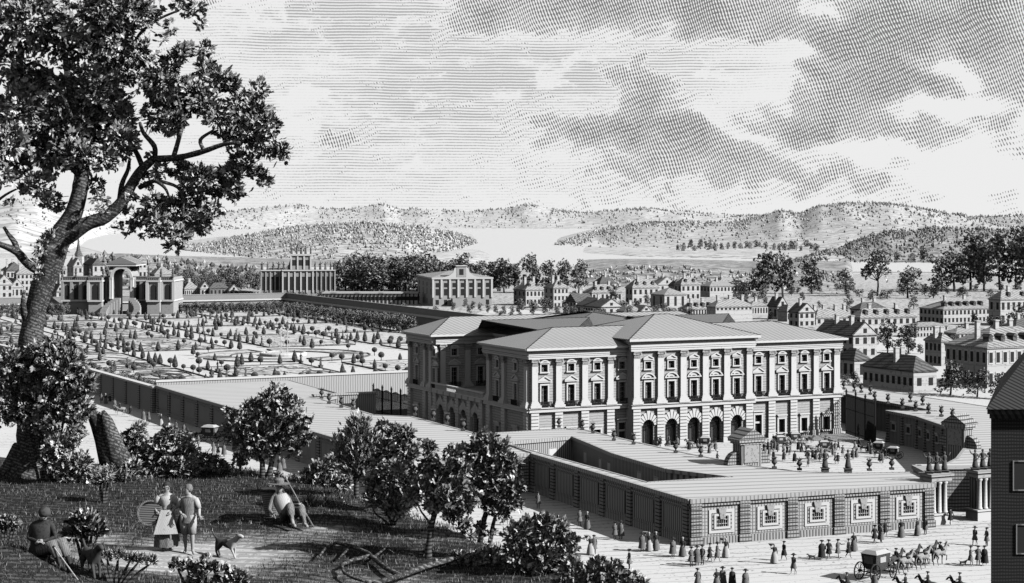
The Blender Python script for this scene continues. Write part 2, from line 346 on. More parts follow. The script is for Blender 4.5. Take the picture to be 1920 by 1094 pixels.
hill('right_hills', [(1040,459),(1065,450),(1100,438),(1150,427),(1230,417),(1290,418),(1340,419),(1385,416),(1430,406),(1465,395),(1500,402),(1540,387),(1575,383),(1640,381),(1700,387),(1760,398),(1850,409),(1890,406),(1930,402),(2300,390)],
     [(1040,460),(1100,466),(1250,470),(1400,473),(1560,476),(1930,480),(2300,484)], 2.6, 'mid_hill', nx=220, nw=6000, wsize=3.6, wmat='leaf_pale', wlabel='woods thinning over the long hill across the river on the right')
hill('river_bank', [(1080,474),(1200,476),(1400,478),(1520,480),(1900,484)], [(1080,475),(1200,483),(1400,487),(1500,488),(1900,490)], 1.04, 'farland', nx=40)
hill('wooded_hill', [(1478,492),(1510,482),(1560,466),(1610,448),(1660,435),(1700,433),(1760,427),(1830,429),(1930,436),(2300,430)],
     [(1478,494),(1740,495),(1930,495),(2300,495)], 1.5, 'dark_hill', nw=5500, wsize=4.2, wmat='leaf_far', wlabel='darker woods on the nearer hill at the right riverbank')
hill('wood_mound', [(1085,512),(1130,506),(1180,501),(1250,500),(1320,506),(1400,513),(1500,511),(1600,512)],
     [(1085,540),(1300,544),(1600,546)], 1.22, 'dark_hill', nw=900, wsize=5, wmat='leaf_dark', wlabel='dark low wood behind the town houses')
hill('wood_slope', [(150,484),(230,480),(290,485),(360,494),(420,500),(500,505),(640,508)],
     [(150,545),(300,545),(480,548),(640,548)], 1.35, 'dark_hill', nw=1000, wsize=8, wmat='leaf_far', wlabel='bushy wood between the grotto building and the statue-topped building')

# ================================================================ FOREGROUND HILL
EDGE = [(-900,840),(-300,848),(0,850),(150,858),(300,862),(420,876),(560,899),(640,930),(760,972),(860,1003),(940,1030),(1040,1066),(1200,1100),(1450,1190),(2400,1600)]
def hillz(X, d):
    px = 960+X*F/d; de = (CH-28)*F/(interp(EDGE, px)-HY)
    z = 28+.32*nz3(X*.12, d*.12)+.11*nz3(X*.5, d*.5)+.05*nz3(X*1.6, d*1.6)
    # a ledge rising in the left foreground, a hollow path in the middle
    z += 1.15*math.exp(-((X+12.2)/3.2)**2-((d-38.2)/2.6)**2)
    z += .35*math.exp(-((X+6.3)/3.0)**2-((d-49)/3.2)**2)
    t = (d-de)/42
    if t > 0:
        z = z*(1-min(1, t)) if t < 1 else -2
        z += .8*nz3(X*.1, d*.1)*min(1, t*2)
    side = max(0, X-16)/10
    if side > 0: z = z-side*side*3
    side = max(0, 13-d)/4
    return max(z, -2)
def place_h(px, d):                            # ground point on the foreground hill under column px at depth d
    X = (px-960)*d/F; return Vector((X, d, hillz(X, d)))
xs = np.arange(-60, 42, .55); ds = list(np.arange(14, 64, .42))+list(np.arange(64, 125, 1.5))
vs = [(x, d, hillz(x, d)) for d in ds for x in xs]; n = len(xs)
fs = [(j*n+i, j*n+i+1, (j+1)*n+i+1, (j+1)*n+i) for j in range(len(ds)-1) for i in range(n-1)]
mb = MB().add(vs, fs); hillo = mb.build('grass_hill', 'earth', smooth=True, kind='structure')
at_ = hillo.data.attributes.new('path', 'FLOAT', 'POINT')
def pathw(X, d):
    c = math.exp(-((X+7.4-(d-43)*.10)/2.3)**2-((d-42.6)/2.4)**2)*1.5
    c += math.exp(-((X+3.2)/2.0)**2-((d-40.2)/1.1)**2)*.7
    c += math.exp(-((X+10.6)/1.2)**2-((d-44.5)/2.6)**2)*.7
    c += math.exp(-((X+4.8)/1.3)**2-((d-45.8)/.9)**2)*.7
    c += math.exp(-((X+2.0)/2.4)**2-((d-39.2)/.5)**2)*.5
    c += math.exp(-((X+1.2)/2.6)**2-((d-(45.2+X*.25))/.8)**2)*.6+math.exp(-((X+9.6)/1.6)**2-((d-41.0)/.8)**2)*.8
    return max(0, min(1, (c+.30*nz3(X*1.1, d*1.1)+.22*nz3(X*3, d*3)-.30)*1.5))
at_.data.foreach_set('value', [pathw(v[0], v[1]) for v in vs])

# ================================================================ GARDEN
def usheet(name, uv, z, m): return sheet(name, [W2(a, b, z) for a, b in uv], z, m)
usheet('garden_ground', [(-37, 84), (117, 84), (117, 468), (-60, 468), (-42, 110)], .03, 'gravel')
beds = []
for (u0, u1) in ((-33, -8), (-2, 24), (35, 61), (67, 91), (96, 111)):
    for (v0, v1) in ((90, 128), (134, 178), (184, 232), (238, 285), (292, 340), (346, 392), (398, 440)):
        if v0 == 184 and u0 in (-2, 35): continue
        beds.append((u0, u1, v0, v1))
bedm2 = MB(); bedm = MB(); scroll = MB(); rg = random.Random(5)
def ribbon(pts, w=.45, h=.5, z=.07):
    h *= .62; w *= .8
    b = len(scroll.v); m = len(pts); vs = []
    for i, p in enumerate(pts):
        a = Vector(pts[min(i+1, m-1)])-Vector(pts[max(i-1, 0)]); a.normalize(); nn = Vector((-a.y, a.x))*w/2
        for (s_, zz) in ((-1, z), (-1, h), (1, h), (1, z)): q = W2(p[0]+nn.x*s_, p[1]+nn.y*s_, zz); vs.append(q)
    scroll.add(vs, [(i*4+k, i*4+k+1, i*4+k+5, i*4+k+4) for i in range(m-1) for k in range(3)])
def ell(cu, cv, ru, rv, a0=0, a1=2*PI, n=16, sp=0): return [(cu+(ru*(1-sp*i/n))*math.cos(a0+(a1-a0)*i/n), cv+(rv*(1-sp*i/n))*math.sin(a0+(a1-a0)*i/n)) for i in range(n+1)]
BC = Vector((29.5, 208))
for (u0, u1, v0, v1) in beds:
    mid = (u0+u1)/2, (v0+v1)/2
    rr = 22
    poly = []
    NB = 10
    for i in range(4*NB):
        k, f_ = divmod(i, NB); f_ /= NB
        p = [(u0+(u1-u0)*f_, v0), (u1, v0+(v1-v0)*f_), (u1-(u1-u0)*f_, v1), (u0, v1-(v1-v0)*f_)][k]
        q = Vector(p)-BC
        poly.append((BC.x+q.x, BC.y+q.y))
    bedm.add([W2(a, b, .08+.012*beds.index((u0, u1, v0, v1))) for a, b in poly], [tuple(range(len(poly)))])
    ribbon(poly+[poly[0]], .55, .55)
    sm = min(u1-u0, v1-v0)
    for _ in range(22):
        a, b = rg.uniform(u0+3, u1-3), rg.uniform(v0+3, v1-3); r_ = rg.uniform(1.4, 4.5)
        if (Vector((a, b))-BC).length < rr+9: continue
        ribbon(ell(a, b, r_, r_*rg.uniform(.8, 2.2), rg.random()*6, rg.random()*6+rg.choice((4.5, 7, 9)), 18, rg.choice((0, .3, .7))), .4, .42)
    for s_ in (-1, 1):
        ribbon([(mid[0]+s_*(u1-u0)*.28+math.sin(k*.9)*2.2*s_, v0+3+(v1-v0-6)*k/14) for k in range(15)], .4, .42)
bedm.build('parterre_turf', 'turf', kind='structure')
for k in range(4):
    a0 = k*PI/2+.12; a1 = (k+1)*PI/2-.12; ring = [(BC.x+r_*math.cos(a0+(a1-a0)*j/8), BC.y+r_*math.sin(a0+(a1-a0)*j/8)) for r_, jj in ((14, range(9)), (23, range(8, -1, -1))) for j in jj]
    for j in range(8): MBq = [ring[j], ring[j+1], ring[16-j], ring[17-j]]; bedm2.add([W2(a, b, .07) for a, b in MBq], [(0, 1, 2, 3)])
    ribbon(ring+[ring[0]], .5, .5)
bedm2.build('parterre_turf', 'turf', kind='structure')
scroll.build('box_scrollwork', 'box_hedge', kind='stuff', label='low clipped box hedges in scrolling parterre patterns', cat='hedge')
# topiary and garden statues
def cone_proto():
    t = thing('topiary_cone', 'dark clipped cone of yew standing in the parterre garden', 'topiary', group='clipped yew cones in the parterre')
    MB().lathe([(.55, .5), (.85, .9), (.75, 1.6), (.45, 2.7), (.08, 3.6)], 9).build('crown', 'topiary', t)
    MB().lathe([(.14, 0), (.12, .5)], 6).build('trunk', 'iron', t); return t
def ball_proto():
    t = thing('topiary_ball', 'round clipped ball tree on a thin stem in the parterre garden', 'topiary', group='clipped ball trees in the parterre')
    MB().lathe([(.2, 1.15), (.72, 1.4), (.95, 1.95), (.75, 2.5), (.25, 2.8)], 9).build('crown', 'topiary', t)
    MB().lathe([(.13, 0), (.10, 1.2)], 6).build('trunk', 'iron', t); return t
cone0, ball0 = cone_proto(), ball_proto(); gstat = []
spots = []
KEEP = .97
for (u0, u1, v0, v1) in beds:
    du = 5.0
    for s_ in range(int((u1-u0)/du)+1):
        for vv in (v0, v1): spots.append((u0+(u1-u0)*s_/max(1, int((u1-u0)/du)), vv))
    for s_ in range(1, int((v1-v0)/7.5)+1):
        for uu in (u0, u1): spots.append((uu, v0+(v1-v0)*s_/(int((v1-v0)/7.5)+1)))
    for _ in range(3): spots.append((rg.uniform(u0, u1), rg.uniform(v0, v1)))
for k in range(14): spots.append((BC.x+24*math.cos(k*2*PI/14), BC.y+24*math.sin(k*2*PI/14)))
nc = nb = 0
for (a, b) in spots:
    q = W2(a+rg.uniform(-.5, .5), b+rg.uniform(-.5, .5)); px = 960+q.x*F/q.y; py = HY+CH*F/q.y
    if px < -10 or px > 775 or (Vector((a, b))-BC).length < 17: continue
    if px < 118 and py > 600: 
        if rg.random() < .6: continue
    if rg.random() > KEEP: continue
    r_ = rg.random(); s_ = rg.uniform(.62, .95)
    if r_ < .46 and nc < 298:
        (dup(cone0, q, 0, s=(s_, s_, s_*rg.uniform(.85, 1.15))) if nc else setattr(cone0, 'location', q)); nc += 1
    elif r_ < .86 and nb < 298:
        (dup(ball0, q, 0, s=s_) if nb else setattr(ball0, 'location', q)); nb += 1
    else: gstat.append(q)
# basin and fountain of the parterre
def basin(c, r, jet, label, jlabel, njet=3):
    t = thing('fountain_basin', label, 'basin', c)
    MB().lathe([(r, 0), (r, .7), (r-.25, .9), (r-.7, .9), (r-.75, .3)], 36).build('rim', 'stone', t)
    MB().add([((r-.72)*math.cos(k*2*PI/36), (r-.72)*math.sin(k*2*PI/36), .55) for k in range(36)], [tuple(range(36))]).build('water_surface', 'water', t)
    j = MB(); rj = random.Random(3)
    for k in range(njet):
        a = k*2*PI/njet; x, y = (.0, 0) if njet == 1 else (1.1*math.cos(a), 1.1*math.sin(a))
        j.tube([(x, y, .5), (x, y, jet*.5), (x*1.1, y*1.1, jet*rj.uniform(.85, 1))], [.12, .09, .2], 6)
    for k in range(26):
        x = rj.gauss(0, .9); z = rj.uniform(.2, .9)*jet; j.tube([(x, rj.gauss(0, .6), z), (x, 0, z+.5)], [.07, .03], 4)
    tag(j.build('water_jet', 'spray'), jlabel, 'fountain').location = Vector(c)
basin(G(531, 667), 6.3, 8.2, 'wide round basin in the middle of the parterre garden', 'tall upright water jets rising from the middle parterre basin')
# walls round the garden
def uwall(name, label, a, b, th, z0, z1, m='wall_hatch', cap='stone', capz=.35, cat='garden wall', pilast=0, group=None, capo=.18, cz=None):
    A, B = W2(*a), W2(*b); L = (B-A).length; ang = math.atan2((B-A).y, (B-A).x)
    t = thing(name, label, cat, A, ang, group)
    MB().box(0, L, -th/2, th/2, z0, z1).build('wall_body', m, t)
    MB().box(-capo, L+capo, -th/2-capo, th/2+capo, z1, z1+capz).build('coping', cap, t)
    if pilast:
        n_ = int(L/pilast); me = MB().box(-.55, .55, -th/2-.22, th/2+.22, 0, z1-.02).mesh('pilaster', 'rustic')
        for k in range(n_+1): link('pilaster', me, t, TR(min(max(L*k/n_, .55), L-.55), 0, 0))
    return t
def fencewall(a, b, label):
    A, B = W2(*a), W2(*b); L = (B-A).length; ang = math.atan2((B-A).y, (B-A).x)
    t = thing('terrace_wall', label, 'garden wall', A, ang)
    MB().box(0, L, -1.6, 1.6, 0, 3.0).build('wall_body', 'wall_hatch', t)
    MB().box(-.1, L+.1, -2.2, 1.7, 3.0, 3.5).build('ledge', 'stone', t)
    MB().box(0, L, -.1, .3, 3.5, 5.6).build('palisade', 'wall_hatch', t)
    MB().box(0, L, -.25, .45, 5.6, 5.85).build('rail', 'coping', t)
fencewall((-75, 470), (118, 470), 'long wall with palisade closing the far end of the parterre')
fencewall((118, 470), (118, 250), 'receding wall with white ledge along the far right side of the parterre')
# ================================================================ PALACE
pal = thing('palace', 'great white palace with giant pilasters, hipped roofs and five arched gateways', 'palace', P0, PR)
def pl(name, mb, m, par=None): return mb.build(name, m, par or pal)
def shared(name, mb, m): return mb.mesh(name, m)
# shared pieces, all built facing -y at the origin
def pier_mesh(w, h, d=.45):
    mb = MB(); n_ = 10; b = .95; mb.box(-w/2-.12, w/2+.12, -d-.12, .1, 0, b-.07)
    for k in range(n_):
        z0 = b+(h-b)*k/n_; z1 = b+(h-b)*(k+1)/n_; mb.box(-w/2, w/2, -d, .1, z0, z1-.13); mb.box(-w/2+.07, w/2-.07, -d+.16, .08, z1-.13, z1)
    return mb
def pil_mesh(w, z0, z1, d=.42):
    mb = MB(); mb.box(-w/2-.45, w/2+.45, -d-.4, .1, z0, z0+.42); mb.box(-w/2-.28, w/2+.28, -d-.26, .1, z0+.42, z0+.72); mb.box(-w/2-.12, w/2+.12, -d-.12, .1, z0+.72, z0+.95)
    mb.box(-w/2, w/2, -d, .1, z0+.95, z1-1.15)
    return mb
def cap_mesh(w, z1, d=.42):
    mb = MB(); mb.box(-w/2-.02, w/2+.02, -d-.03, .1, z1-1.15, z1-1.0)
    for k in range(5):
        for j in range(2):
            x = -w/2+(k+.5)*w/5+(.06 if j else 0); z = z1-1.0+j*.4
            mb.box(x-w/12, x+w/12, -d-.10-.12*j, .05, z, z+.32)
    mb.box(-w/2-.18, w/2+.18, -d-.30, .1, z1-.16, z1)
    for s_ in (-1, 1): mb.lathe([(.17, 0), (.17, .22)], 8, M=Matrix.Translation((s_*(w/2+.08), -d-.1, z1-.38)) @ Matrix.Rotation(PI/2, 4, 'X'))
    return mb
def frame_mb(w, z0, z1, fw=.24, d=.22, sill=True):
    mb = MB(); mb.box(-w/2-fw, -w/2, -d, .12, z0, z1); mb.box(w/2, w/2+fw, -d, .12, z0, z1); mb.box(-w/2-fw, w/2+fw, -d-.02, .12, z1, z1+fw)
    if sill: mb.box(-w/2-fw-.12, w/2+fw+.12, -d-.14, .12, z0-.2, z0)
    return mb
def pane_mb(w, z0, z1, y=.42): return MB().box(-w/2-.02, w/2+.02, y, y+.08, z0-.02, z1+.02)
def muntin_mb(w, z0, z1, nx=2, nz_=4, y=.34):
    mb = MB()
    for k in range(1, nx): x = -w/2+w*k/nx; mb.box(x-.035, x+.035, y, y+.05, z0, z1)
    for k in range(1, nz_): z = z0+(z1-z0)*k/nz_; mb.box(-w/2, w/2, y+.004, y+.046, z-.03, z+.03)
    return mb
def gable_mb(w, z, h, d=.36, seg=False, rim=.14):
    mb = MB()
    if seg:
        r_ = (w*w/4+h*h)/(2*h); a = math.asin(w/2/r_)
        mb.arch(0, z+h-r_, r_-rim*1.5, r_, -d, .1, 8, PI/2-a, PI/2+a)
        mb.arch(0, z+h-r_, r_*.0+r_-h*.8, r_-rim*1.5, -d+.2, .08, 6, PI/2-a*.62, PI/2+a*.62)
    else:
        for s_ in (-1, 1):
            mb.add([(s_*w/2, y, z+q) for y in (-d, .1) for q in (0, rim*1.6)]+[(0, y, z+h+q-rim) for y in (-d, .1) for q in (0, rim*1.6)],
                   [(0, 1, 5, 4), (2, 3, 7, 6), (1, 3, 7, 5), (0, 2, 6, 4), (0, 1, 3, 2)])
        mb.add([(-w/2+.1, -d+.16, z+.05), (w/2-.1, -d+.16, z+.05), (0, -d+.16, z+h-.1)], [(0, 1, 2)])
    mb.box(-w/2-.03, w/2+.03, -d-.03, .11, z-.14, z+.02)
    return mb
ZS, ZT = 6.2, 6.9       # string course
Wn, Wm = 1.15, 1.1
MS = dict(
 pier=shared('pier', pier_mesh(1.35, ZS), 'stone'), pil=shared('pil', pil_mesh(1.0, ZT, 14.5), 'stone'), cap=shared('cap', cap_mesh(1.0, 14.5), 'statue'),
 pilc=shared('pilc', pil_mesh(1.1, ZT, 15.3), 'stone'), capc=shared('capc', cap_mesh(1.1, 15.3), 'statue'),
 f1=shared('f1', frame_mb(Wn, 7.3, 10.35), 'stone'), p1=shared('p1', pane_mb(Wn, 7.3, 10.35), 'pane'), m1=shared('m1', muntin_mb(Wn, 7.3, 10.35), 'wall_front'),
 g1=shared('g1', gable_mb(2.4, 10.95, .85), 'stone'), g1c=shared('g1c', gable_mb(2.6, 11.0, .85, seg=True), 'stone'),
 bal=shared('bal', (lambda mb: [mb.box(-1.0+k*.25, -.9+k*.25, -.5, -.42, 7.0, 7.75) for k in range(9)] and mb)(MB()).box(-1.05, 1.15, -.53, -.38, 7.75, 7.83), 'iron'),
 f2=shared('f2', frame_mb(Wm, 12.45, 13.6, .22, .2), 'stone'), p2=shared('p2', pane_mb(Wm, 12.45, 13.6), 'pane'), m2=shared('m2', muntin_mb(Wm, 12.45, 13.6, 2, 2), 'wall_front'),
 g2=shared('g2', gable_mb(1.7, 13.95, .38, seg=True), 'stone'), g2c=shared('g2c', gable_mb(1.9, 14.0, .6), 'stone'),
 f0=shared('f0', frame_mb(1.2, .75, 3.0, .3, .2), 'stone'), p0=shared('p0', pane_mb(1.2, .75, 3.0), 'pane'), h0=shared('h0', MB().box(-1.0, 1.0, -.42, .1, 3.55, 3.75).box(-.8, .8, -.3, .1, 3.32, 3.55), 'stone'),
 fd=shared('fd', frame_mb(1.3, 0.1, 3.9, .3, .2, False).box(-.66, .66, .1, .3, 2.45, 2.75), 'stone'), pd=shared('pd', pane_mb(1.3, 0.1, 3.9), 'pane'), hd=shared('hd', MB().box(-1.1, 1.1, -.42, .1, 4.4, 4.62), 'stone'))
AR = 1.05; AZ = 3.3
def vouss():
    mb = MB(); mb.arch(0, AZ, AR+.02, AR+1.15, -.3, .1, 9, R(6), R(174), gap=.22, mod=lambda i: 1.12 if i == 4 else (1.0 if i % 2 else .95)); return mb
MS['vs'] = shared('vs', vouss(), 'stone')
def spandrel():
    mb = MB(); n_ = 12
    for s_ in (0, 1):
        for i in range(n_//2):
            a0, a1 = [PI/2*(k)/(n_/2) for k in (i, i+1)]
            if s_: a0, a1 = PI-a0, PI-a1
            A = (AR*math.cos(a0), AR*math.sin(a0)); B = (AR*math.cos(a1), AR*math.sin(a1)); x = AR if not s_ else -AR
            # fill between arc and the square head
            mb.add([(A[0], y, AZ+A[1]) for y in (0, .5)]+[(B[0], y, AZ+B[1]) for y in (0, .5)]+[(B[0], y, AZ+AR) for y in (0, .5)]+[(A[0], y, AZ+AR) for y in (0, .5)],
                   [(0, 2, 4, 6), (1, 3, 5, 7), (0, 1, 3, 2)])
    return mb
MS['sp'] = shared('sp', spandrel(), 'facade')
MS['pa'] = shared('pa', MB().box(-AR-.02, AR+.02, .9, .98, 0, AZ+AR+.02), 'wall_hatch')
def grille():
    mb = MB()
    for k in range(9): x = -AR+.12+k*(2*AR-.24)/8; mb.box(x-.035, x+.035, .45, .52, 0, AZ+.1)
    for z in (.5, 2.9, 3.3): mb.box(-AR, AR, .44, .53, z, z+.09)
    mb.arch(0, AZ+.05, .3, .38, .44, .52, 6); 
    for k in range(1, 6): a = k*PI/6; mb.tube([(.3*math.cos(a), .48, AZ+.05+.3*math.sin(a)), (AR*math.cos(a), .48, AZ+.05+AR*math.sin(a))], .035, 4)
    return mb
MS['gr'] = shared('gr', grille(), 'iron')
HOLE = {'w0': (-.6, .6, .75, 3.0), 'd': (-.65, .65, .1, 3.9), 'a': (-AR, AR, 0, AZ+AR)}
def wall_h(mb, x0, x1, z0, z1, holes, M, dep=.5):
    xs_ = sorted({x0, x1, *[h[0] for h in holes], *[h[1] for h in holes]}); zs_ = sorted({z0, z1, *[h[2] for h in holes], *[h[3] for h in holes]})
    for a, b in zip(xs_, xs_[1:]):
        for c, d in zip(zs_, zs_[1:]):
            m_ = ((a+b)/2, (c+d)/2)
            if any(h[0] < m_[0] < h[1] and h[2] < m_[1] < h[3] for h in holes): continue
            mb.add([M @ Vector(q) for q in ((a, 0, c), (b, 0, c), (b, 0, d), (a, 0, d))], [(0, 1, 2, 3)])
    for (a, b, c, d) in holes:
        mb.add([M @ Vector((x, y, z)) for y in (0, dep) for (x, z) in ((a, c), (b, c), (b, d), (a, d))], [(0, 1, 5, 4), (1, 2, 6, 5), (2, 3, 7, 6), (3, 0, 4, 7)])
def facade(M, L, pil, bays, ztop=16.2, centre=False, wallname='wall', nogf=False, pier=True):
    """M: local frame with x along the facade, -y outward. pil: pilaster positions; bays: (x, ground type)"""
    holes = []
    for (x, g) in bays:
        for h in ([HOLE[g]] if g in HOLE else [])+[(-Wn/2, Wn/2, 7.3, 10.35), (-Wm/2, Wm/2, 12.45, 13.6)]: holes.append((x+h[0], x+h[1], h[2], h[3]))
    mb = MB(); wall_h(mb, 0, L, 0, ztop-.02, holes, M); pl(wallname, mb, 'facade')
    ze = 15.3 if centre else 14.5
    if pier:
        for x in pil:
            q = M @ TR(x, 0, 0); link('rusticated_pier', MS['pier'], pal, q)
            p = link('pilaster', MS['pilc' if centre else 'pil'], pal, q); link('capital', MS['capc' if centre else 'cap'], p)
    for (x, g) in bays:
        q = M @ TR(x, 0, 0)
        w = link('window', MS['f1'], pal, q); link('pane', MS['p1'], w); link('muntin', MS['m1'], w); link('pediment', MS['g1c' if centre else 'g1'], w); link('railing', MS['bal'], w)
        w = link('window', MS['f2'], pal, q); link('pane', MS['p2'], w); link('muntin', MS['m2'], w); link('pediment', MS['g2c' if centre else 'g2'], w)
        if g == 'w0': w = link('window', MS['f0'], pal, q); link('pane', MS['p0'], w); link('hood', MS['h0'], w)
        if g == 'd': w = link('door', MS['fd'], pal, q); link('pane', MS['pd'], w); link('hood', MS['hd'], w)
        if g == 'a': w = link('archway', MS['vs'], pal, q); link('spandrel', MS['sp'], w); link('pane', MS['pa'], w); link('iron_grille', MS['gr'], w)
    # string course, entablature
    st = MB()
    st.box(-.35, L+.35, -.62, .0, ZS, ZS+.22, M).box(-.22, L+.22, -.5, -.002, ZS+.22, ZS+.55, M).box(-.45, L+.45, -.72, .0, ZS+.55, ZT, M); pl('string_course', st, 'statue' if False else 'plaster')
    H = ztop-ze; en = MB()
    en.box(-.4, L+.4, -.5, 0, ze, ze+H*.16, M).box(-.48, L+.48, -.58, 0, ze+H*.16+.06, ze+H*.30, M)
    en.box(-.42, L+.42, -.52, 0, ze+H*.30+.08, ze+H*.66, M); pl('frieze', en, 'stone')
    co_ = MB(); co_.box(-.7, L+.7, -.85, 0, ze+H*.66+.07, ze+H*.78, M).box(-1.05, L+1.05, -1.2, 0, ze+H*.78+.05, ze+H, M); pl('cornice', co_, 'stone')
    jt = MB(); jt.box(-.3, L+.3, -.4, -.01, ze+H*.2, ze+H*.98, M); pl('joint_shadow_line', jt, 'joint') if False else None
def roof(name, u0, u1, v0, v1, z, h, il=None, ir=None, ov=1.1, m='roof'):
    u0 -= ov; u1 += ov; v0 -= ov; v1 += ov; w = (v1-v0)/2; il = w if il is None else il; ir = w if ir is None else ir
    r0, r1, vm = u0+il, u1-ir, (v0+v1)/2
    mb = MB(); mb.add([(u0, v0, z), (u1, v0, z), (u1, v1, z), (u0, v1, z), (r0, vm, z+h), (r1, vm, z+h)], [(0, 1, 5, 4), (1, 2, 5), (2, 3, 4, 5), (3, 0, 4), (0, 3, 2, 1)])
    mb.box(u0, u1, v0, v1, z-.18, z-.005)
    o = pl(name, mb, m)
    rb = MB(); e = .09
    for a, b in (((u0, v0, z), (r0, vm, z+h)), ((u1, v0, z), (r1, vm, z+h)), ((u0, v1, z), (r0, vm, z+h)), ((u1, v1, z), (r1, vm, z+h)), ((r0, vm, z+h), (r1, vm, z+h))): rb.tube([a, b], e, 5)
    rb.build('ridge_capping', 'joint', o)
def Fr(u, v, rz=0): return Matrix.Translation((u, v, 0)) @ Matrix.Rotation(rz, 4, 'Z')
LF = upx(1573); C0 = upx(1186, -2); C1 = upx(1411, -2)
V1, V2, V3 = 16.1, 37.8, 48.8; CV = -1.8
# front, left wing
pp = [upx(x) for x in (997, 1046, 1095, 1143)]; pp[0] = .75
facade(Fr(0, 0), C0, pp, [(upx(1020), 'w0'), (upx(1070), 'w0'), (upx(1119), 'w0'), (upx(1166), 'd')])
M_ = Fr(C0, CV); q = lambda x: upx(x, CV)-C0
facade(M_, C1-C0, [q(x) for x in (1192, 1237, 1279.5, 1321, 1361, 1403)], [(q(x), 'a') for x in (1214.5, 1258, 1300, 1341, 1380.5)], 17.3, True)
M_ = Fr(C1, 0); q = lambda x: upx(x)-C1
facade(M_, LF-C1, [q(x) for x in (1445, 1486, 1528)]+[LF-C1-.75], [(q(x), g) for x, g in ((1421, 'd'), (1465, 'w0'), (1507, 'w0'), (1549, 'w0'))])
# left side: two pavilions with the arcaded terrace between
def side(v0, v1, pv, bv, g='w0'):
    M = Fr(0, v1, -PI/2); facade(M, v1-v0, [v1-p for p in pv], [(v1-b, g) for b in bv])
side(0, V1, [.75, vpx(947), vpx(919)], [vpx(968), vpx(934)])
side(V2, V3, [V2+.75, vpx(799), V3-.75], [vpx(815), vpx(783)])
REC = 12.0
facade(Fr(0, V2), REC, [1.6, 6.4], [(3.9, 'd'), (9.0, 'd')])
# right side, back and recess walls (plain bays)
facade(Fr(LF, 0, PI/2), V1, [.75, 8, V1-.75], [(4.3, 'w0'), (12, 'w0')]); facade(Fr(LF, V2, PI/2), V3-V2, [.75, V3-V2-.75], [(5.5, 'w0')])
facade(Fr(LF, V3, PI), LF, [.75+k*(LF-1.5)/12 for k in range(13)], [(.75+(k+.5)*(LF-1.5)/12, 'w0') for k in range(12)])
facade(Fr(REC, V2, -PI/2), V2-V1, [V2-V1-.75, 11, .75], [(6, 'd'), (16, 'd')]); facade(Fr(REC, V1, PI), REC, [6.4, 11], [(3.5, 'w0'), (8.8, 'w0')])
facade(Fr(LF-REC, V1, PI/2), V2-V1, [.75, 11, V2-V1-.75], [(6, 'd'), (16, 'd')]); facade(Fr(LF, V1, PI), REC, [6.4], [(3.5, 'w0')]); facade(Fr(LF-REC, V2), REC, [6.4], [(3.5, 'w0')])
side_c = MB().box(C0, C0+.3, CV+.01, .2, 0, 17.2).box(C1-.3, C1, CV+.01, .2, 0, 17.2).box(C0, C1, 14, 15, 15, 17.2).box(C0, C0+.3, 0, 15, 15.5, 17.2).box(C1-.3, C1, 0, 15, 15.5, 17.2); pl('block_side_wall', side_c, 'stone')
# terrace with arcade
tb = MB(); ML = Fr(0, V2, -PI/2); L_ = V2-V1; hs = [(x-AR, x+AR, 0, AZ+AR) for x in (3.6, 8.4, 13.2, 18)]
wall_h(tb, 0, L_, 0, 6.2, hs, ML, .6); pl('arcade_wall', tb, 'facade')
for x in (3.6, 8.4, 13.2, 18):
    w = link('archway', MS['vs'], pal, ML @ TR(x, 0, 0)); link('spandrel', MS['sp'], w); link('pane', MS['pa'], w)
for x in (1.2, 6, 10.8, 15.6, 20.4): link('rusticated_pier', MS['pier'], pal, ML @ TR(x, 0, 0))
tb = MB().box(0, L_, -.7, REC-.1, 6.2, 6.75, ML); pl('terrace_floor', tb, 'terrace')
tb = MB().box(0, L_, -.55, -.1, 7.7, 7.95, ML).box(0, L_, -.5, -.15, 6.75, 6.95, ML)
for k in range(44): tb.box(.2+k*.49, .42+k*.49, -.45, -.2, 6.95, 7.7, ML)
pl('balustrade', tb, 'plaster')
# roofs
roof('roof', 0, LF, 0, V1, 16.2, 2.6); roof('roof', 0, LF, V2, V3, 16.2, 2.7, m='roof')
roof('roof', REC-1, C0+1, V1-6, V2+6, 16.22, 2.9, 14, 14, 0, 'roof_dark'); roof('roof', C1, LF-REC, V1-6, V2+6, 16.22, 2.9, 14, 14, 0, 'roof_dark')
roof('roof', C0, C1, CV, 18, 17.3, 3.2); roof('roof', C0-2, C1+2, 19, V3-1, 16.9, 3.0, m='roof_dark')
pl('core_wall', MB().box(C0-1, C1+1, 12, V3-2, 0, 16.85).box(REC+.2, LF-REC-.2, V1-1, V2+1, 0, 16.1), 'plaster')
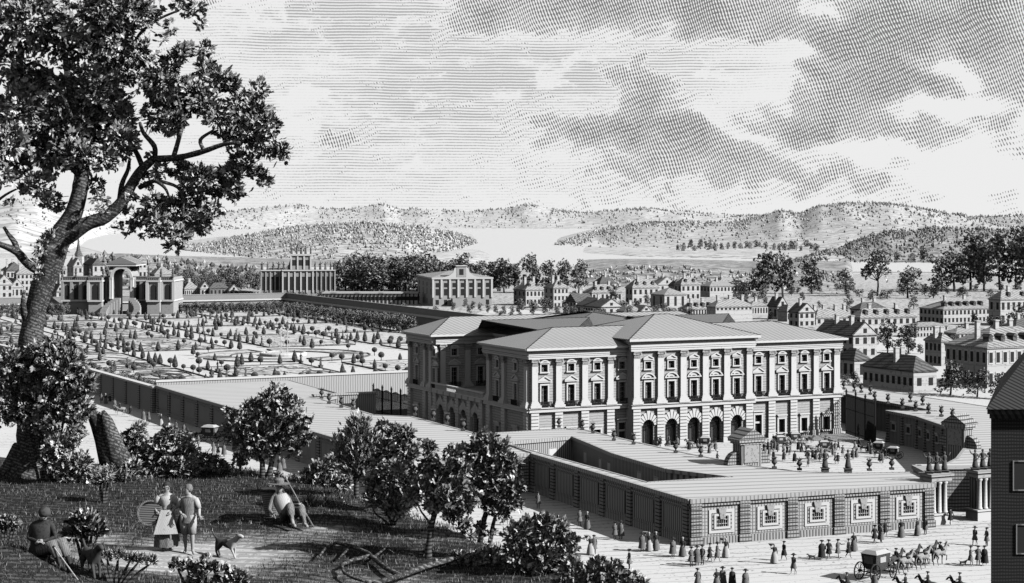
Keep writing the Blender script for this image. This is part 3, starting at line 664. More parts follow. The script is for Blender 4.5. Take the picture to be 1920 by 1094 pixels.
# ================================================================ LOW WINGS (flat terrace roofs)
ZR = 5.1
def wing(name, label, poly, holes=(), cat='wing', wallm='wall_hatch', roofm='terrace', par=True, frontm=None):
    """poly in (u,v), counter-clockwise; holes = list of polys (open courts)"""
    t = thing(name, label, cat, P0, PR)
    n_ = len(poly)
    for i in range(n_):
        a, b = poly[i], poly[(i+1) % n_]
        front = abs(b[1]-a[1]) < abs(b[0]-a[0]) and frontm
        MB().add([(a[0], a[1], 0), (b[0], b[1], 0), (b[0], b[1], ZR-.3), (a[0], a[1], ZR-.3)], [(0, 1, 2, 3)]).build('wall', frontm if front else wallm, t)
    for h in holes:
        k = len(h)
        for i in range(k):
            a, b = h[i], h[(i+1) % k]; MB().add([(a[0], a[1], 0), (b[0], b[1], 0), (b[0], b[1], ZR-.3), (a[0], a[1], ZR-.3)], [(0, 1, 2, 3)]).build('court_wall', wallm, t)
    # roof with holes via tessellation
    from mathutils.geometry import tessellate_polygon
    loops = [[Vector((*p, 0)) for p in poly]]+[[Vector((*p, 0)) for p in h] for h in holes]
    flat = [p for l in loops for p in l]; tri = tessellate_polygon(loops)
    vs_ = [(p.x, p.y, ZR) for p in flat]; MB().add(vs_, [tuple(x) for x in tri]).build('roof', roofm, t)
    cop = MB()
    def edge(l, o_):
        for i in range(len(l)):
            a, b = Vector(l[i]), Vector(l[(i+1) % len(l)]); e = (b-a).normalized(); nn = Vector((e.y, -e.x))
            q_ = [a-e*.1+nn*o_, b+e*.1+nn*o_, b+e*.1-nn*.12, a-e*.1-nn*.12]
            cop.prism([tuple(x) for x in q_], ZR-.42, ZR+.06)
    edge(poly, .32)
    for h in holes: edge(h[::-1], .2)
    cop.build('cornice', 'coping', t)
    return t
def uvp(px, py, z=ZR): return UVof(G(px, py, z))
# garden-side wing on the left
gw = wing('garden_wing', 'long low flat-roofed wing running back beside the palace to the parterre', [(-34.5, -36), (-17.8, -36), (-15.2, -12.8), (-15.0, 12), (-19.5, 17), (-18.5, 44), (-12.5, 50), (-11.5, 82), (-37.5, 82)])
lw_poly = [(-19.3, -79.2), (12.9, -81.2), (16.4, -72.6), (9, -69.9), (4.3, -66.3), (1.9, -59), (.9, -46), (.8, -33), (1.3, -13.5), (-15.1, -13.4), (-17.5, -35.8)]
pit = [uvp(x, y) for x, y in ((940,830),(1213,905),(1373,895),(1250,880),(1150,851),(1105,832),(1073,819))]
fw = wing('forecourt_wing', 'flat-roofed forecourt wing with sunken light court and five framed windows', lw_poly, [pit], frontm='wall_front')
rw_poly = [(26.5, -78), (76, -75), (77, -20), (79.5, 30), (69.7, 30), (66, -13), (65.2, -17.4), (58.5, -13.2), (57.5, -22), (52, -37), (46, -47), (38, -57), (30, -65), (23.5, -70)]
rpit = [uvp(x, y) for x, y in ((1812,783),(1812,800),(1862,838),(1900,860),(1900,786))]
rw = wing('right_wing', 'flat-roofed wing curving round the right side of the forecourt', rw_poly, [[(50,-52),(58,-46),(72,-40),(72,-52),(52,-60)]], frontm='wall_front')
# details on the left forecourt wing ---------------------------------
def wall_M(a, b):                       # frame on a wall from a to b in palace coordinates, -y outward (outside is right of a->b)
    a, b = Vector(a), Vector(b); return Matrix.Translation((*a, 0)) @ Matrix.Rotation(math.atan2((b-a).y, (b-a).x), 4, 'Z'), (b-a).length
M_, L_ = wall_M(lw_poly[0], lw_poly[1])
pier_o = MB(); n_ = 13
for k in range(n_): pier_o.box(-.65, .65, -.26, .05, .9+k*.29, 1.12+k*.29)
pier_o.box(-.8, .8, -.34, .05, 0, .85).box(-.62, .62, -.18, .04, .85, ZR-.45); pier_me = pier_o.mesh('pier', 'rustic')
for k in range(6): link('pier', pier_me, fw, M_ @ TR(.7+k*(L_-1.4)/5, 0, 0))
MB().box(0, L_, -.16, .02, 0, .8, M_).box(0, L_, -.22, .02, 4.3, 4.5, M_).build('plinth', 'wall_hatch', fw)
of = MB()
def framed(mb, w, h, z, fw_, d): 
    mb.box(-w/2-fw_, -w/2, -d, .1, z-fw_, z+h+fw_).box(w/2, w/2+fw_, -d, .1, z-fw_, z+h+fw_).box(-w/2, w/2, -d, .1, z-fw_, z).box(-w/2, w/2, -d, .1, z+h, z+h+fw_)
framed(of, 2.5, 1.9, 1.55, .36, .10); of_me = of.mesh('f', 'stone')
mf = MB(); framed(mf, 2.1, 1.5, 1.75, .2, .16); mf_me = mf.mesh('f', 'rustic')
inf = MB(); framed(inf, 1.55, 1.2, 1.9, .24, .24); inf_me = inf.mesh('f', 'stone')
pn_me = MB().box(-.8, .8, -.06, .02, 1.88, 3.12).mesh('p', 'joint')
ks = MB()
for s_, a in ((-1, .28), (0, 0), (1, -.28)): ks.add([(s_*.16-.1, -.32, 2.75), (s_*.16+.1, -.32, 2.75), (s_*.34+.16, -.32, 3.95), (s_*.34-.16, -.32, 3.95), (s_*.16-.1, 0, 2.75), (s_*.16+.1, 0, 2.75), (s_*.34+.16, 0, 3.95), (s_*.34-.16, 0, 3.95)], [(0, 1, 2, 3), (0, 4, 5, 1), (1, 5, 6, 2), (2, 6, 7, 3), (3, 7, 4, 0)])
ks_me = ks.mesh('k', 'statue')
gb = MB()
for k in range(6): gb.box(-.7+k*.27, -.64+k*.27, -.2, -.14, 1.9, 3.1)
for k in range(2): gb.box(-.78, .78, -.21, -.13, 2.2+k*.45, 2.27+k*.45)
gb_me = gb.mesh('g', 'wall_front')
for k in range(5):
    w = link('window', of_me, fw, M_ @ TR(.7+(k+.5)*(L_-1.4)/5+.15, 0, 0))
    link('inner_frame', mf_me, w); link('surround', inf_me, w); link('pane', pn_me, w); link('keystone', ks_me, w); link('window_grille', gb_me, w)
M_, L_ = wall_M(lw_poly[10], lw_poly[0])
def blind_wall(par, M, L, nb_, ztop=ZR-.5):
    for k in range(nb_+1): link('pier', pier_me, par, M @ TR(min(max(.8, L*k/nb_), L-.8), 0, 0, s=(.8, 1, 1)))
    MB().box(0, L, -.15, .02, 0, .8, M).box(0, L, -.2, .02, 4.15, 4.35, M).build('plinth', 'wall_hatch', par)
    for k in range(nb_):
        x = L*(k+.5)/nb_; w = L/nb_/2-1.25; MB().box(x-w, x+w, -.1, .02, 1.2, 3.9, M).build('blind_panel', 'wall_hatch', par)
blind_wall(fw, M_, L_, 6)
blind_wall(gw, *wall_M((-37.5, 82), (-34.5, -36)), 14); blind_wall(gw, *wall_M((-34.5, -36), (-17.8, -36)), 2)
# windows in the light court
swf = MB(); swf.box(-.62, .62, -.14, .02, 2.2, 3.6); swf_me = swf.mesh('f', 'stone'); swp = MB().box(-.42, .42, -.2, -.1, 2.35, 3.3).mesh('p', 'joint'); swh = MB().box(-.75, .75, -.3, .0, 3.65, 3.8).box(-.75, .75, -.24, 0, 2.05, 2.18).mesh('h', 'stone')
def smallwin(par, M, xs_):
    for x in xs_: w = link('window', swf_me, par, M @ TR(x, 0, 0)); link('pane', swp, w); link('hood', swh, w)
for i, xs_ in ((5, (2.0,)), (6, ()), (4, (2, 6)), (3, (3, 8)), (2, ())):
    a, b = pit[i], pit[(i+1) % len(pit)]; M, L = wall_M(a, b); smallwin(fw, M, [x for x in xs_ if x < L-1])
M, L = wall_M(pit[6], pit[0]); smallwin(fw, M, [L*.28, L*.55])
# right wing: court faces with windows and pilasters
M1 = wall_M(rw_poly[5], rw_poly[4])
for i in range(7, 13):
    M, L = wall_M(rw_poly[i], rw_poly[i+1]); M = M @ Matrix.Rotation(PI, 4, 'Z') if False else M
    k_ = max(2, int(L/3.2))
    for k in range(k_): 
        w = link('window', swf_me, rw, M @ TR(L*(k+.5)/k_, 0, 0, s=(1, 1, .95))); link('pane', swp, w); link('hood', swh, w)
        link('pier', pier_me, rw, M @ TR(L*k/k_+.35, 0, 0, s=(.4, 1, 1)))
# parapet line in front of forecourt garden wing
uwall('garden_wall', 'long left boundary wall of the parterre with stone piers', (-43, 200), (-37.7, 82.2), .9, 0, 4.6, pilast=9)
uwall('garden_wall', 'far stretch of the left parterre boundary wall behind the big tree', (-60, 469), (-43, 200.3), .9, 0, 4.6, pilast=14)
uwall('parterre_parapet', 'low parapet where the flat wing roof meets the parterre', (-37.4, 82.9), (16, 82.9), .5, 0, 5.7, m='coping')
# ---------------------------------------------------------------- two little pedimented gate houses on the court walls
def gatehouse(label, uv, rz, s=1):
    t = thing('gate_pavilion', label, 'pavilion', W2(*uv), PR+rz, s=s)
    MB().box(-1.5, 1.5, -1, 1, 0, 8.0).build('shaft', 'wall_hatch', t)
    MB().box(-1.1, 1.1, -1.12, -.9, 5.4, 7.7).build('panel', 'statue', t)
    MB().box(-2.0, 2.0, -1.4, 1.4, 8.0, 8.35).box(-1.75, 1.75, -1.2, 1.2, 7.7, 8.0).build('cornice', 'coping', t)
    MB().add([(-2.1, -1.5, 8.35), (2.1, -1.5, 8.35), (0, -1.5, 9.7), (-2.1, 1.5, 8.35), (2.1, 1.5, 8.35), (0, 1.5, 9.7)], [(0, 1, 2), (5, 4, 3), (0, 2, 5, 3), (1, 4, 5, 2), (0, 3, 4, 1)]).build('pediment', 'rustic', t)
    for s_ in (-1, 1):
        vb = MB(); vb.arch(s_*1.5, ZR, .0, 1.7, -.5, .5, 8, 0 if s_ > 0 else PI/2, PI/2 if s_ > 0 else PI); vb.build('volute', 'rustic', t)
    return t
gatehouse('dark pedimented gate pavilion rising over the near side of the forecourt', (2.6, -57.2), 0)
gatehouse('tall narrow gate pavilion with scrolled shoulders on the right wing roof', uvp(1799, 838), -PI/2+.25)
# ================================================================ TOWN HOUSES
win_me = MB().box(-.5, .5, -.05, .03, 0, 1).mesh('window', 'joint')
winf_me = (lambda mb: (framed(mb, 1, 1, 0, .13, .09), mb)[1])(MB()).mesh('frame', 'stone')
def house(label, x0, x1, x2, yb, hw, hr, typ='hip', fl=2, nwf=6, nws=5, rot=PR, chim=2, dorm=0, dark=False, ww=.55, roofm=None, cat='house', name='town_house', wallm='house_wall', frames=False, base=0):
    Bp = G(x1, yb); d = Bp.y; u_ = Vector((math.cos(rot), math.sin(rot))); v_ = Vector((-u_.y, u_.x))
    def ln(px, e): k = (px-960)/F; return (k*d-Bp.x)/(e.x-k*e.y)
    L = abs(ln(x2, u_)); S = abs(ln(x0, v_)) if x0 < x1-1 else L*.45
    S = min(max(S, 6), 46); H = hw*d/F; RH = hr*d/F*1.0
    t = thing(name, label, cat, Bp, rot)
    MB().box(0, L, 0, S, 0, H).build('wall', wallm, t)
    o = .35; rm = roofm or ('house_roof_dark' if dark else 'house_roof')
    mb = MB()
    if typ == 'hip':
        if L >= S: i_ = S*.5; mb.add([(-o, -o, H), (L+o, -o, H), (L+o, S+o, H), (-o, S+o, H), (i_, S/2, H+RH), (L-i_, S/2, H+RH)], [(0, 1, 5, 4), (1, 2, 5), (2, 3, 4, 5), (3, 0, 4), (3, 2, 1, 0)])
        else: i_ = L*.5; mb.add([(-o, -o, H), (L+o, -o, H), (L+o, S+o, H), (-o, S+o, H), (L/2, i_, H+RH), (L/2, S-i_, H+RH)], [(0, 1, 4), (1, 2, 5, 4), (2, 3, 5), (3, 0, 4, 5), (3, 2, 1, 0)])
    elif typ == 'gable':   # ridge along x (front)
        mb.add([(-o, -o, H), (L+o, -o, H), (L+o, S+o, H), (-o, S+o, H), (-o, S/2, H+RH), (L+o, S/2, H+RH)], [(0, 1, 5, 4), (2, 3, 4, 5), (1, 2, 5), (3, 0, 4), (3, 2, 1, 0)])
    else:                  # gable end to the front, ridge along y
        mb.add([(-o, .0, H), (L+o, .0, H), (L+o, S+o, H), (-o, S+o, H), (L/2, .0, H+RH), (L/2, S+o, H+RH)], [(1, 2, 5, 4), (3, 0, 4, 5), (2, 3, 5), (3, 2, 1, 0)])
        gm = MB().add([(0, -.02, H), (L, -.02, H), (L/2, -.02, H+RH-.25)], [(0, 1, 2)]).build('gable', wallm, t)
        mb.tube([(-o, -.05, H), (L/2, -.05, H+RH)], .12, 4).tube([(L+o, -.05, H), (L/2, -.05, H+RH)], .12, 4)
    rf = mb.build('roof', rm, t)
    MB().box(-.25, L+.25, -.25, S+.25, H-.3, H-.01).build('eaves_moulding', 'house_roof_dark' if dark else 'coping', t)
    fh = (H-base)/fl; wh = fh*ww
    def wins(n_, Lw, M):
        if n_ <= 0: return
        w_ = min(1.15, Lw/n_*.5)
        for f_ in range(fl):
            for k in range(n_):
                q = M @ TR(Lw*(k+.5)/n_, 0, base+fh*f_+fh*(1-ww)*.5, 0, (w_, 1, wh))
                w = link('window', win_me, t, q)
                if frames: link('frame', winf_me, w)
    wins(nwf, L, Matrix.Identity(4)); wins(nws, S, Matrix.Translation((0, S, 0)) @ Matrix.Rotation(-PI/2, 4, 'Z'))
    if typ == 'gf': wins_g = link('window', win_me, t, TR(L/2, -.03, H+RH*.15, 0, (1.1, 1, RH*.35)))
    rr = random.Random(int(x1*7+yb))
    for k in range(chim):
        cxx = L*(k+.6)/(chim+.2)+rr.uniform(-.5, .5) if typ != 'gf' else L*.5+rr.choice((-1, 1))*.8; cyy = S*.5+(rr.uniform(-1, 1)) if typ != 'gf' else S*(k+.7)/(chim+.5)
        MB().box(cxx-.5, cxx+.5, cyy-.4, cyy+.4, H+RH*.3, H+RH+1.3).box(cxx-.62, cxx+.62, cyy-.52, cyy+.52, H+RH+1.3, H+RH+1.55).build('chimney', 'house_wall', rf)
    for k in range(dorm):
        cxx = L*(k+.7)/(dorm+.4); y0 = S*.5*.28; z0 = H+RH*.30
        MB().box(cxx-.55, cxx+.55, y0-.35, y0+1.6, z0-.4, z0+1.0).add([(cxx-.7, y0-.5, z0+1), (cxx+.7, y0-.5, z0+1), (cxx, y0-.5, z0+1.6), (cxx-.7, y0+2, z0+1), (cxx+.7, y0+2, z0+1), (cxx, y0+2, z0+1.6)], [(0, 1, 2), (0, 2, 5, 3), (1, 4, 5, 2)]).build('dormer', 'house_roof_dark', rf)
    return t
HS = [
 ('narrow hip-roofed house with dark end wall, first in the row by the tall grove', 963, 986, 1021, 574, 30, 17, dict(nwf=5, nws=3, fl=2, dorm=2)),
 ('three-storey house with dark side just right of the row by the grove', 1020, 1038, 1066, 579, 39, 15, dict(nwf=4, nws=2, fl=3, dorm=1)),
 ('long dark-walled house running towards the palace roof with a small white gable', 1083, 1127, 1166, 595, 19, 15, dict(typ='gf', nwf=3, nws=9, fl=1, chim=1, dark=True)),
 ('broad house with dormers half hidden behind the dark-walled long house', 1093, 1110, 1166, 566, 17, 14, dict(nwf=7, nws=2, fl=1, dorm=4)),
 ('small steep dark roof peeping above the dormered roofs in mid town', 1112, 1125, 1155, 544, 13, 14, dict(nwf=3, nws=2, fl=1, dark=True, chim=1)),
 ('big five-bay house with tall chimney in the middle of the town', 1173, 1186, 1236, 572, 32, 16, dict(nwf=5, nws=2, fl=2, dorm=3, chim=2)),
 ('house with lean light roof standing before the big five-bay house', 1220, 1246, 1287, 578, 25, 12, dict(nwf=3, nws=2, fl=1, chim=0, ww=.7)),
 ('white gable with chimney rising behind the lean light roof', 1230, 1234, 1268, 549, 15, 15, dict(typ='gf', nwf=2, nws=0, fl=1, chim=1)),
 ('two-storey white block with four bays right of the white gable', 1270, 1277, 1313, 564, 30, 14, dict(nwf=4, nws=2, fl=2, dorm=2)),
 ('long hip-roofed house with white base in front of the low dark wood', 1313, 1331, 1408, 558, 21, 10, dict(nwf=12, nws=3, fl=1, chim=2, base=2.2)),
 ('low row house with a strip of tall windows directly above the palace roof', 1284, 1288, 1341, 598, 18, 12, dict(nwf=10, nws=0, fl=1, dorm=4, ww=.75)),
 ('lighter row house with high white base joined to the low row house', 1340, 1342, 1411, 610, 34, 13, dict(nwf=9, nws=0, fl=1, chim=3, base=5, ww=.75)),
 ('small low house with tiny windows left of the steep gabled house', 1407, 1409, 1440, 592, 18, 9, dict(nwf=6, nws=0, fl=1, chim=1)),
 ('steep gabled house with dark side and white front over the right palace wing', 1440, 1458, 1477, 600, 25, 18, dict(typ='gf', nwf=2, nws=2, fl=1, dark=True, chim=1)),
 ('little turret-like house beside the steep gabled house', 1473, 1476, 1487, 604, 20, 12, dict(nwf=2, nws=0, fl=1, chim=0)),
 ('white gabled house with dark long roof next to the turret-like house', 1481, 1498, 1528, 614, 28, 17, dict(typ='gf', nwf=3, nws=2, fl=2, dark=True, chim=1)),
 ('low roof with three tall chimneys behind the right palace corner', 1523, 1530, 1601, 610, 14, 15, dict(nwf=6, nws=0, fl=1, chim=4)),
 ('house peeping over the long dormered house on the left', 1600, 1613, 1662, 600, 20, 12, dict(nwf=5, nws=2, fl=1, dark=True)),
 ('long dormered two-storey house behind the pair of leafy trees', 1600, 1613, 1719, 630, 34, 16, dict(nwf=9, nws=3, fl=2, dorm=5, chim=2)),
 ('big gabled house with long dark roof and white end wall near the right palace corner', 1530, 1600, 1644, 672, 43, 24, dict(typ='gf', nwf=3, nws=7, fl=2, dark=True, chim=2)),
 ('small hip-roofed house tucked in front of the big gabled house', 1569, 1602, 1631, 712, 37, 20, dict(nwf=1, nws=3, fl=1, chim=0, dark=True)),
 ('long barn-like house with dark roof and pale end wall over the right wing', 1618, 1713, 1756, 738, 42, 26, dict(nwf=2, nws=9, fl=1, dark=True, chim=2, wallm='house_wall', ww=.35)),
 ('wide double house with light dormered roof on the upper right slope', 1724, 1769, 1856, 608, 28, 16, dict(nwf=12, nws=6, fl=2, dorm=6, chim=2)),
 ('low terrace row of many small windows below the wide double house', 1716, 1719, 1777, 634, 22, 6, dict(nwf=10, nws=0, fl=2, dorm=0, chim=0)),
 ('tall narrow dark-sided house left of the largest town house', 1734, 1765, 1786, 688, 48, 15, dict(nwf=1, nws=4, fl=2, chim=3)),
 ('largest town house with dark side and two rows of shuttered windows at the right edge', 1773, 1851, 1995, 730, 78, 34, dict(nwf=11, nws=7, fl=2, dorm=6, chim=4, dark=False, frames=True, ww=.5)),
 ('tall white house cut by the right edge on the upper slope', 1861, 1876, 1965, 612, 50, 17, dict(nwf=9, nws=2, fl=2, dorm=3)),
 ('dark gabled house squeezed between the three-storey house and the long dark-walled house', 1062, 1080, 1112, 590, 24, 15, dict(typ='gable', nwf=4, nws=3, fl=2, dark=True, chim=1)),
 ('low cottage just right of the small white gable of the long dark-walled house', 1166, 1171, 1203, 597, 13, 12, dict(nwf=5, nws=1, fl=1, chim=1)),
 ('tiny white gable cottage beside the low cottage above the palace roof', 1199, 1203, 1221, 597, 13, 11, dict(typ='gf', nwf=2, nws=1, fl=1, chim=0)),
 ('small house with a steep roof between the white gable with chimney and the white block', 1258, 1265, 1280, 552, 16, 12, dict(nwf=2, nws=1, fl=1, chim=1, dark=True)),
 ('long low outbuilding on the slope below the wide double house, right part', 1786, 1793, 1853, 640, 15, 9, dict(nwf=8, nws=1, fl=1, chim=1)),
 ('house with dark roof cut by the right edge above the largest town house', 1893, 1905, 1970, 640, 26, 16, dict(nwf=6, nws=2, fl=2, dark=True, chim=2)),
 ('hip-roofed house in mid town behind the long hip-roofed house', 1338, 1350, 1392, 545, 14, 10, dict(nwf=5, nws=2, fl=1, chim=2)),
 ('narrow white house close against the right end of the grotto building', 325, 328, 343, 557, 30, 5, dict(nwf=2, nws=0, fl=2, chim=0)),
 ('low pale house with row of windows behind the far garden wall', 343, 346, 373, 557, 15, 13, dict(nwf=7, nws=0, fl=1, chim=1)),
 ('tiny white gable between the pale house and the dark house behind the garden', 372, 376, 392, 557, 16, 12, dict(typ='gf', nwf=2, nws=0, fl=1, chim=0)),
 ('long house with shade painted on its front behind the far garden wall', 391, 393, 430, 557, 16, 10, dict(nwf=5, nws=0, fl=1, chim=0, wallm='house_shade', dark=True)),
 ('small white chapel-like gable left of the statue-topped building', 428, 430, 447, 557, 12, 11, dict(typ='gf', nwf=2, nws=0, fl=1, chim=0)),
 ('very low white row leading to the statue-topped building', 446, 448, 486, 557, 10, 5, dict(nwf=7, nws=0, fl=1, chim=0)),
 ('white gable at the far left edge under the big tree branch', -24, -8, 24, 560, 26, 18, dict(typ='gf', nwf=3, nws=2, fl=2, chim=1)),
 ('steep little gable in the crowded suburb left of the big trunk', 6, 20, 44, 559, 20, 16, dict(typ='gf', nwf=3, nws=1, fl=1, chim=1)),
 ('tall tower-like house with many storeys left of the big trunk', 26, 31, 62, 558, 44, 14, dict(nwf=4, nws=1, fl=4, chim=2)),
 ('dark roofs house behind the tower-like house', 2, 12, 48, 540, 32, 16, dict(nwf=5, nws=1, fl=2, chim=3, dark=True)),
 ('tall white house seen just right of the big trunk', 108, 112, 124, 557, 52, 14, dict(nwf=2, nws=0, fl=4, chim=0)),
 ('small dark gable house beside the big trunk', 96, 106, 120, 559, 12, 14, dict(typ='gf', nwf=1, nws=1, fl=1, chim=0, dark=True)),
 ('gabled white house peeping over the left grotto pavilion', 126, 138, 155, 545, 45, 16, dict(typ='gf', nwf=2, nws=2, fl=3, chim=1)),
 ('dark hip-roofed house behind the grotto roofline', 156, 174, 196, 545, 48, 12, dict(nwf=2, nws=3, fl=3, chim=1, dark=True)),
 ('tall narrow house with slit windows over the right grotto wing', 254, 260, 275, 545, 58, 6, dict(nwf=2, nws=1, fl=3, chim=0)),
 ('low roofs house over the right grotto pavilion', 280, 290, 326, 545, 30, 16, dict(nwf=5, nws=1, fl=2, chim=1)),
]
for lab, x0, x1, x2, yb, hw, hr, kw in HS: house(lab, x0, x1, x2, yb, hw, hr, **kw)
# church spire in the suburb
sp = thing('church_spire', 'thin pointed church spire behind the left grotto pavilion', 'spire', G(147, 540))
MB().box(-2.5, 2.5, -2.5, 2.5, 0, 17).build('tower', 'house_wall', sp); MB().lathe([(2.7, 17), (1.2, 20), (.5, 24), (.1, 31)], 8).build('spire_roof', 'house_roof_dark', sp)

# ================================================================ STATUES AND URNS
def figure_mb(h=2.0, arm=0, lean=0.):
    s = h/2.0; mb = MB()
    mb.lathe([(.30*s, 0), (.34*s, .25*s), (.25*s, .7*s), (.23*s, 1.0*s), (.20*s, 1.15*s), (.27*s, 1.42*s), (.25*s, 1.55*s), (.09*s, 1.64*s), (.08*s, 1.70*s), (.13*s, 1.76*s), (.145*s, 1.87*s), (.10*s, 1.98*s), (.02*s, 2.02*s)], 10, sy=.72)
    for sd_ in (-1, 1):
        if arm and sd_ == arm: mb.tube([(sd_*.24*s, 0, 1.5*s), (sd_*.48*s, -.05*s, 1.62*s), (sd_*.62*s, -.1*s, 1.95*s)], [.09*s, .07*s, .05*s], 6)
        else: mb.tube([(sd_*.25*s, 0, 1.5*s), (sd_*.38*s, -.08*s, 1.15*s), (sd_*.20*s, -.28*s, .98*s)], [.09*s, .07*s, .05*s], 6)
    return mb
def statue_t(label, p, h=2.2, arm=0, m='statue_dark', ped=.5, group=None, rz=0):
    t = thing('statue', label, 'statue', p, rz, group)
    MB().box(-.42, .42, -.42, .42, 0, ped*.85).box(-.52, .52, -.52, .52, ped*.85, ped).build('pedestal', m, t)
    link('figure', figure_mb(h, arm).mesh('figure', m, True), t, TR(0, 0, ped)); return t
def urn_t(label, p, s=1, m='statue_dark', group=None):
    t = thing('urn', label, 'urn', p, 0, group, s)
    MB().box(-.4, .4, -.4, .4, 0, .4).build('pedestal', m, t)
    b = MB().lathe([(.22, .4), (.12, .6), (.2, .72), (.5, 1.05), (.55, 1.3), (.36, 1.5), (.42, 1.62), (.2, 1.68)], 12).build('bowl', m, t, smooth=True)
    pm = MB(); ru = random.Random(7)
    for k in range(9): a = k*2*PI/9; pm.tube([(0, 0, 1.6), (.35*math.cos(a), .35*math.sin(a), 1.95), (.55*math.cos(a), .55*math.sin(a), 2.05+.2*(k % 2))], [.10, .09, .03], 5)
    pm.tube([(0, 0, 1.6), (0, 0, 2.4)], [.14, .05], 5).build('finial', m, t); return t
ZE = ZR+.06
us = urn_t('dark urn', (0, 0, -50)); ur_n = [0]
def urn(px, py, label, s=1, group='urns along the inner forecourt edge', z=ZE):
    p = G(px, py, z)
    if ur_n[0] == 0: us.location = p; us['label'] = label; us['group'] = group; us.scale = (s, s, s)
    else: dup(us, p, 0, label=label, group=group, s=s)
    ur_n[0] += 1
for px, py, lab in ((1048,802,'dark urn before the first ground window left of the palace gateways'), (1092,806,'dark urn at the corner where the forecourt roof turns'), (1112,812,'dark urn just right of the roof corner before the palace front'),
    (1151,826,'dark urn in front of the last left-wing door of the palace'), (1188,833,'tall dark urn beside the first palace gateway'), (1267,849,'urn on the parapet below the second palace gateway'),
    (1314,857,'urn on the parapet just left of the dark gate pavilion'), (1452,879,'urn on the parapet right of the dark gate pavilion'), (1499,882,'urn between the pavilion-side urn and the first court statue'),
    (1630,883,'urn on the parapet between the second court statue and the last urn'), (1672,881,'last urn of the parapet before the statue-topped gate')): urn(px, py, lab, .68)
for px, py in ((778,779), (812,788), (838,796), (868,808), (603,747), (617,757), (640,764), (662,768)): urn(px, py, 'dark urn with plant on the inner roof edge of the garden wing', .8, 'urns along the garden wing roof edge')
for k, (px, py) in enumerate(((1692,766), (1717,771), (1741,776), (1765,781), (1786,786), (1640,752), (1665,757))): urn(px, py, 'small urn on the inner roof edge of the right wing', .75, 'urns along the right wing')
for k, (px, py) in enumerate(((1582,738), (1602,742), (1615,744), (1632,748), (1707,762), (1730,768))): urn(px, py-8, 'small urn on the back parapet of the right side court', .75, 'urns on the back parapet of the side court')
statue_t('left of the two robed statues on the forecourt parapet', G(1547, 885, ZE), 2.3, 0); statue_t('right of the two robed statues on the forecourt parapet', G(1590, 886, ZE), 2.3, 1)
sf = [statue_t('small dark garden statue on a pedestal among the topiary', (0, 0, -60), 2.0, a, 'statue_dark', .9, 'statues standing about the parterre') for a in (0, 1)]
for i, p in enumerate(gstat[:70]):
    if i < 2: sf[i].location = p
    else: dup(sf[i % 2], p, (i*1.3) % 6)
# ---------------------------------------------------------------- columned gate with three statues on each pier
def gatepier(label, px, py, sl):
    p = G(px, py); u, v = UVof(p); t = thing('gate_pier', label, 'gate pier', p, PR)
    MB().box(-1.3, 1.7, -1.1, 1.1, 0, 1.15).box(-1.45, 1.85, -1.25, 1.25, 1.15, 1.35).build('plinth', 'stone', t)
    MB().box(-.9, 1.3, -.3, .9, 1.35, 5.2).build('core', 'wall_hatch', t)
    cm = MB().lathe([(.42, 1.35), (.40, 1.5), (.33, 1.62), (.28, 4.7), (.40, 4.9), (.42, 5.15)], 14).mesh('column', 'plaster', True)
    for x in (-.95, -.1, .75): link('column', cm, t, TR(x+.2, -.68, 0))
    MB().box(-1.3, 1.7, -1.15, 1.1, 5.15, 5.6).box(-1.5, 1.9, -1.35, 1.25, 5.75, 6.05).box(-1.2, 1.6, -1.05, 1.0, 5.6, 5.75).build('entablature', 'facade', t)
    for k, (dx, lab, arm) in enumerate(zip((-.95, .2, 1.35), sl, (-1, 0, 1))):
        q = t.matrix_basis @ Vector((0, 0, 0)); q = p+U*dx+Vector((0, 0, 6.06))-V*.2; statue_t(lab, q, 2.2, arm, ped=.25)
    return t
gatepier('left gate pier with clustered white columns at the end of the windowed wing', 1752, 982, ['left statue on the left gate pier', 'middle statue on the left gate pier', 'right statue on the left gate pier'])
gatepier('right gate pier with clustered white columns beside the dark house', 1838, 974, ['left statue on the right gate pier with raised arm', 'middle statue on the right gate pier', 'right statue on the right gate pier beside the dark house'])
uwall('gate_screen_wall', 'curved-back dark screen wall with niches behind the gate piers on the left', (14.8, -79.5), (18.5, -71), .8, 0, 5.2, m='wall_hatch', capz=.5, cap='coping')
uwall('gate_screen_wall', 'dark screen wall linking the back of the gate to the right wing', (18.7, -71), (26, -74), .8, 0, 5.2, m='rustic', capz=.5, cap='stone')
# ---------------------------------------------------------------- iron fences
def fence(label, a, b, h=4.2, posts=4, wav=0):
    A, B = W2(*a), W2(*b); L = (B-A).length; t = thing('iron_fence', label, 'fence', A, math.atan2((B-A).y, (B-A).x))
    mb = MB(); n_ = int(L/.36)
    for k in range(n_+1):
        x = L*k/n_; hh = h-wav*(1-abs(math.sin(PI*posts*k/n_)))*.5 if wav else h
        mb.box(x-.08, x+.08, -.04, .04, 0, hh)
    mb.build('bars', 'iron', t)
    for z in (.5, h*.62, h-.4): MB().box(0, L, -.05, .05, z, z+.1).build('rail', 'iron', t)
    pm = MB().box(-.12, .12, -.12, .12, 0, h+.3).lathe([(.25, h+.3), (.12, h+.6), (.02, h+.9)], 8).mesh('post', 'iron')
    for k in range(posts+1): link('post', pm, t, TR(L*k/posts, 0, 0))
u_, v_ = UVof(G(700, 775)); u2, v2 = UVof(G(767, 790))
fence('tall iron fence with wavy top between the garden wing and the palace', (u_, v_), (-.3, V3-1), 4.8, 4, 1)
fence('tall iron fence closing the forecourt at the right palace corner', (LF+.8, -1), UVof(G(1641, 832)), 6.8, 3, 0)
gy = thing('court_wall_block', 'dark wall block with door between parterre and iron fence', 'garden wall', W2(-18.3, 48), PR)
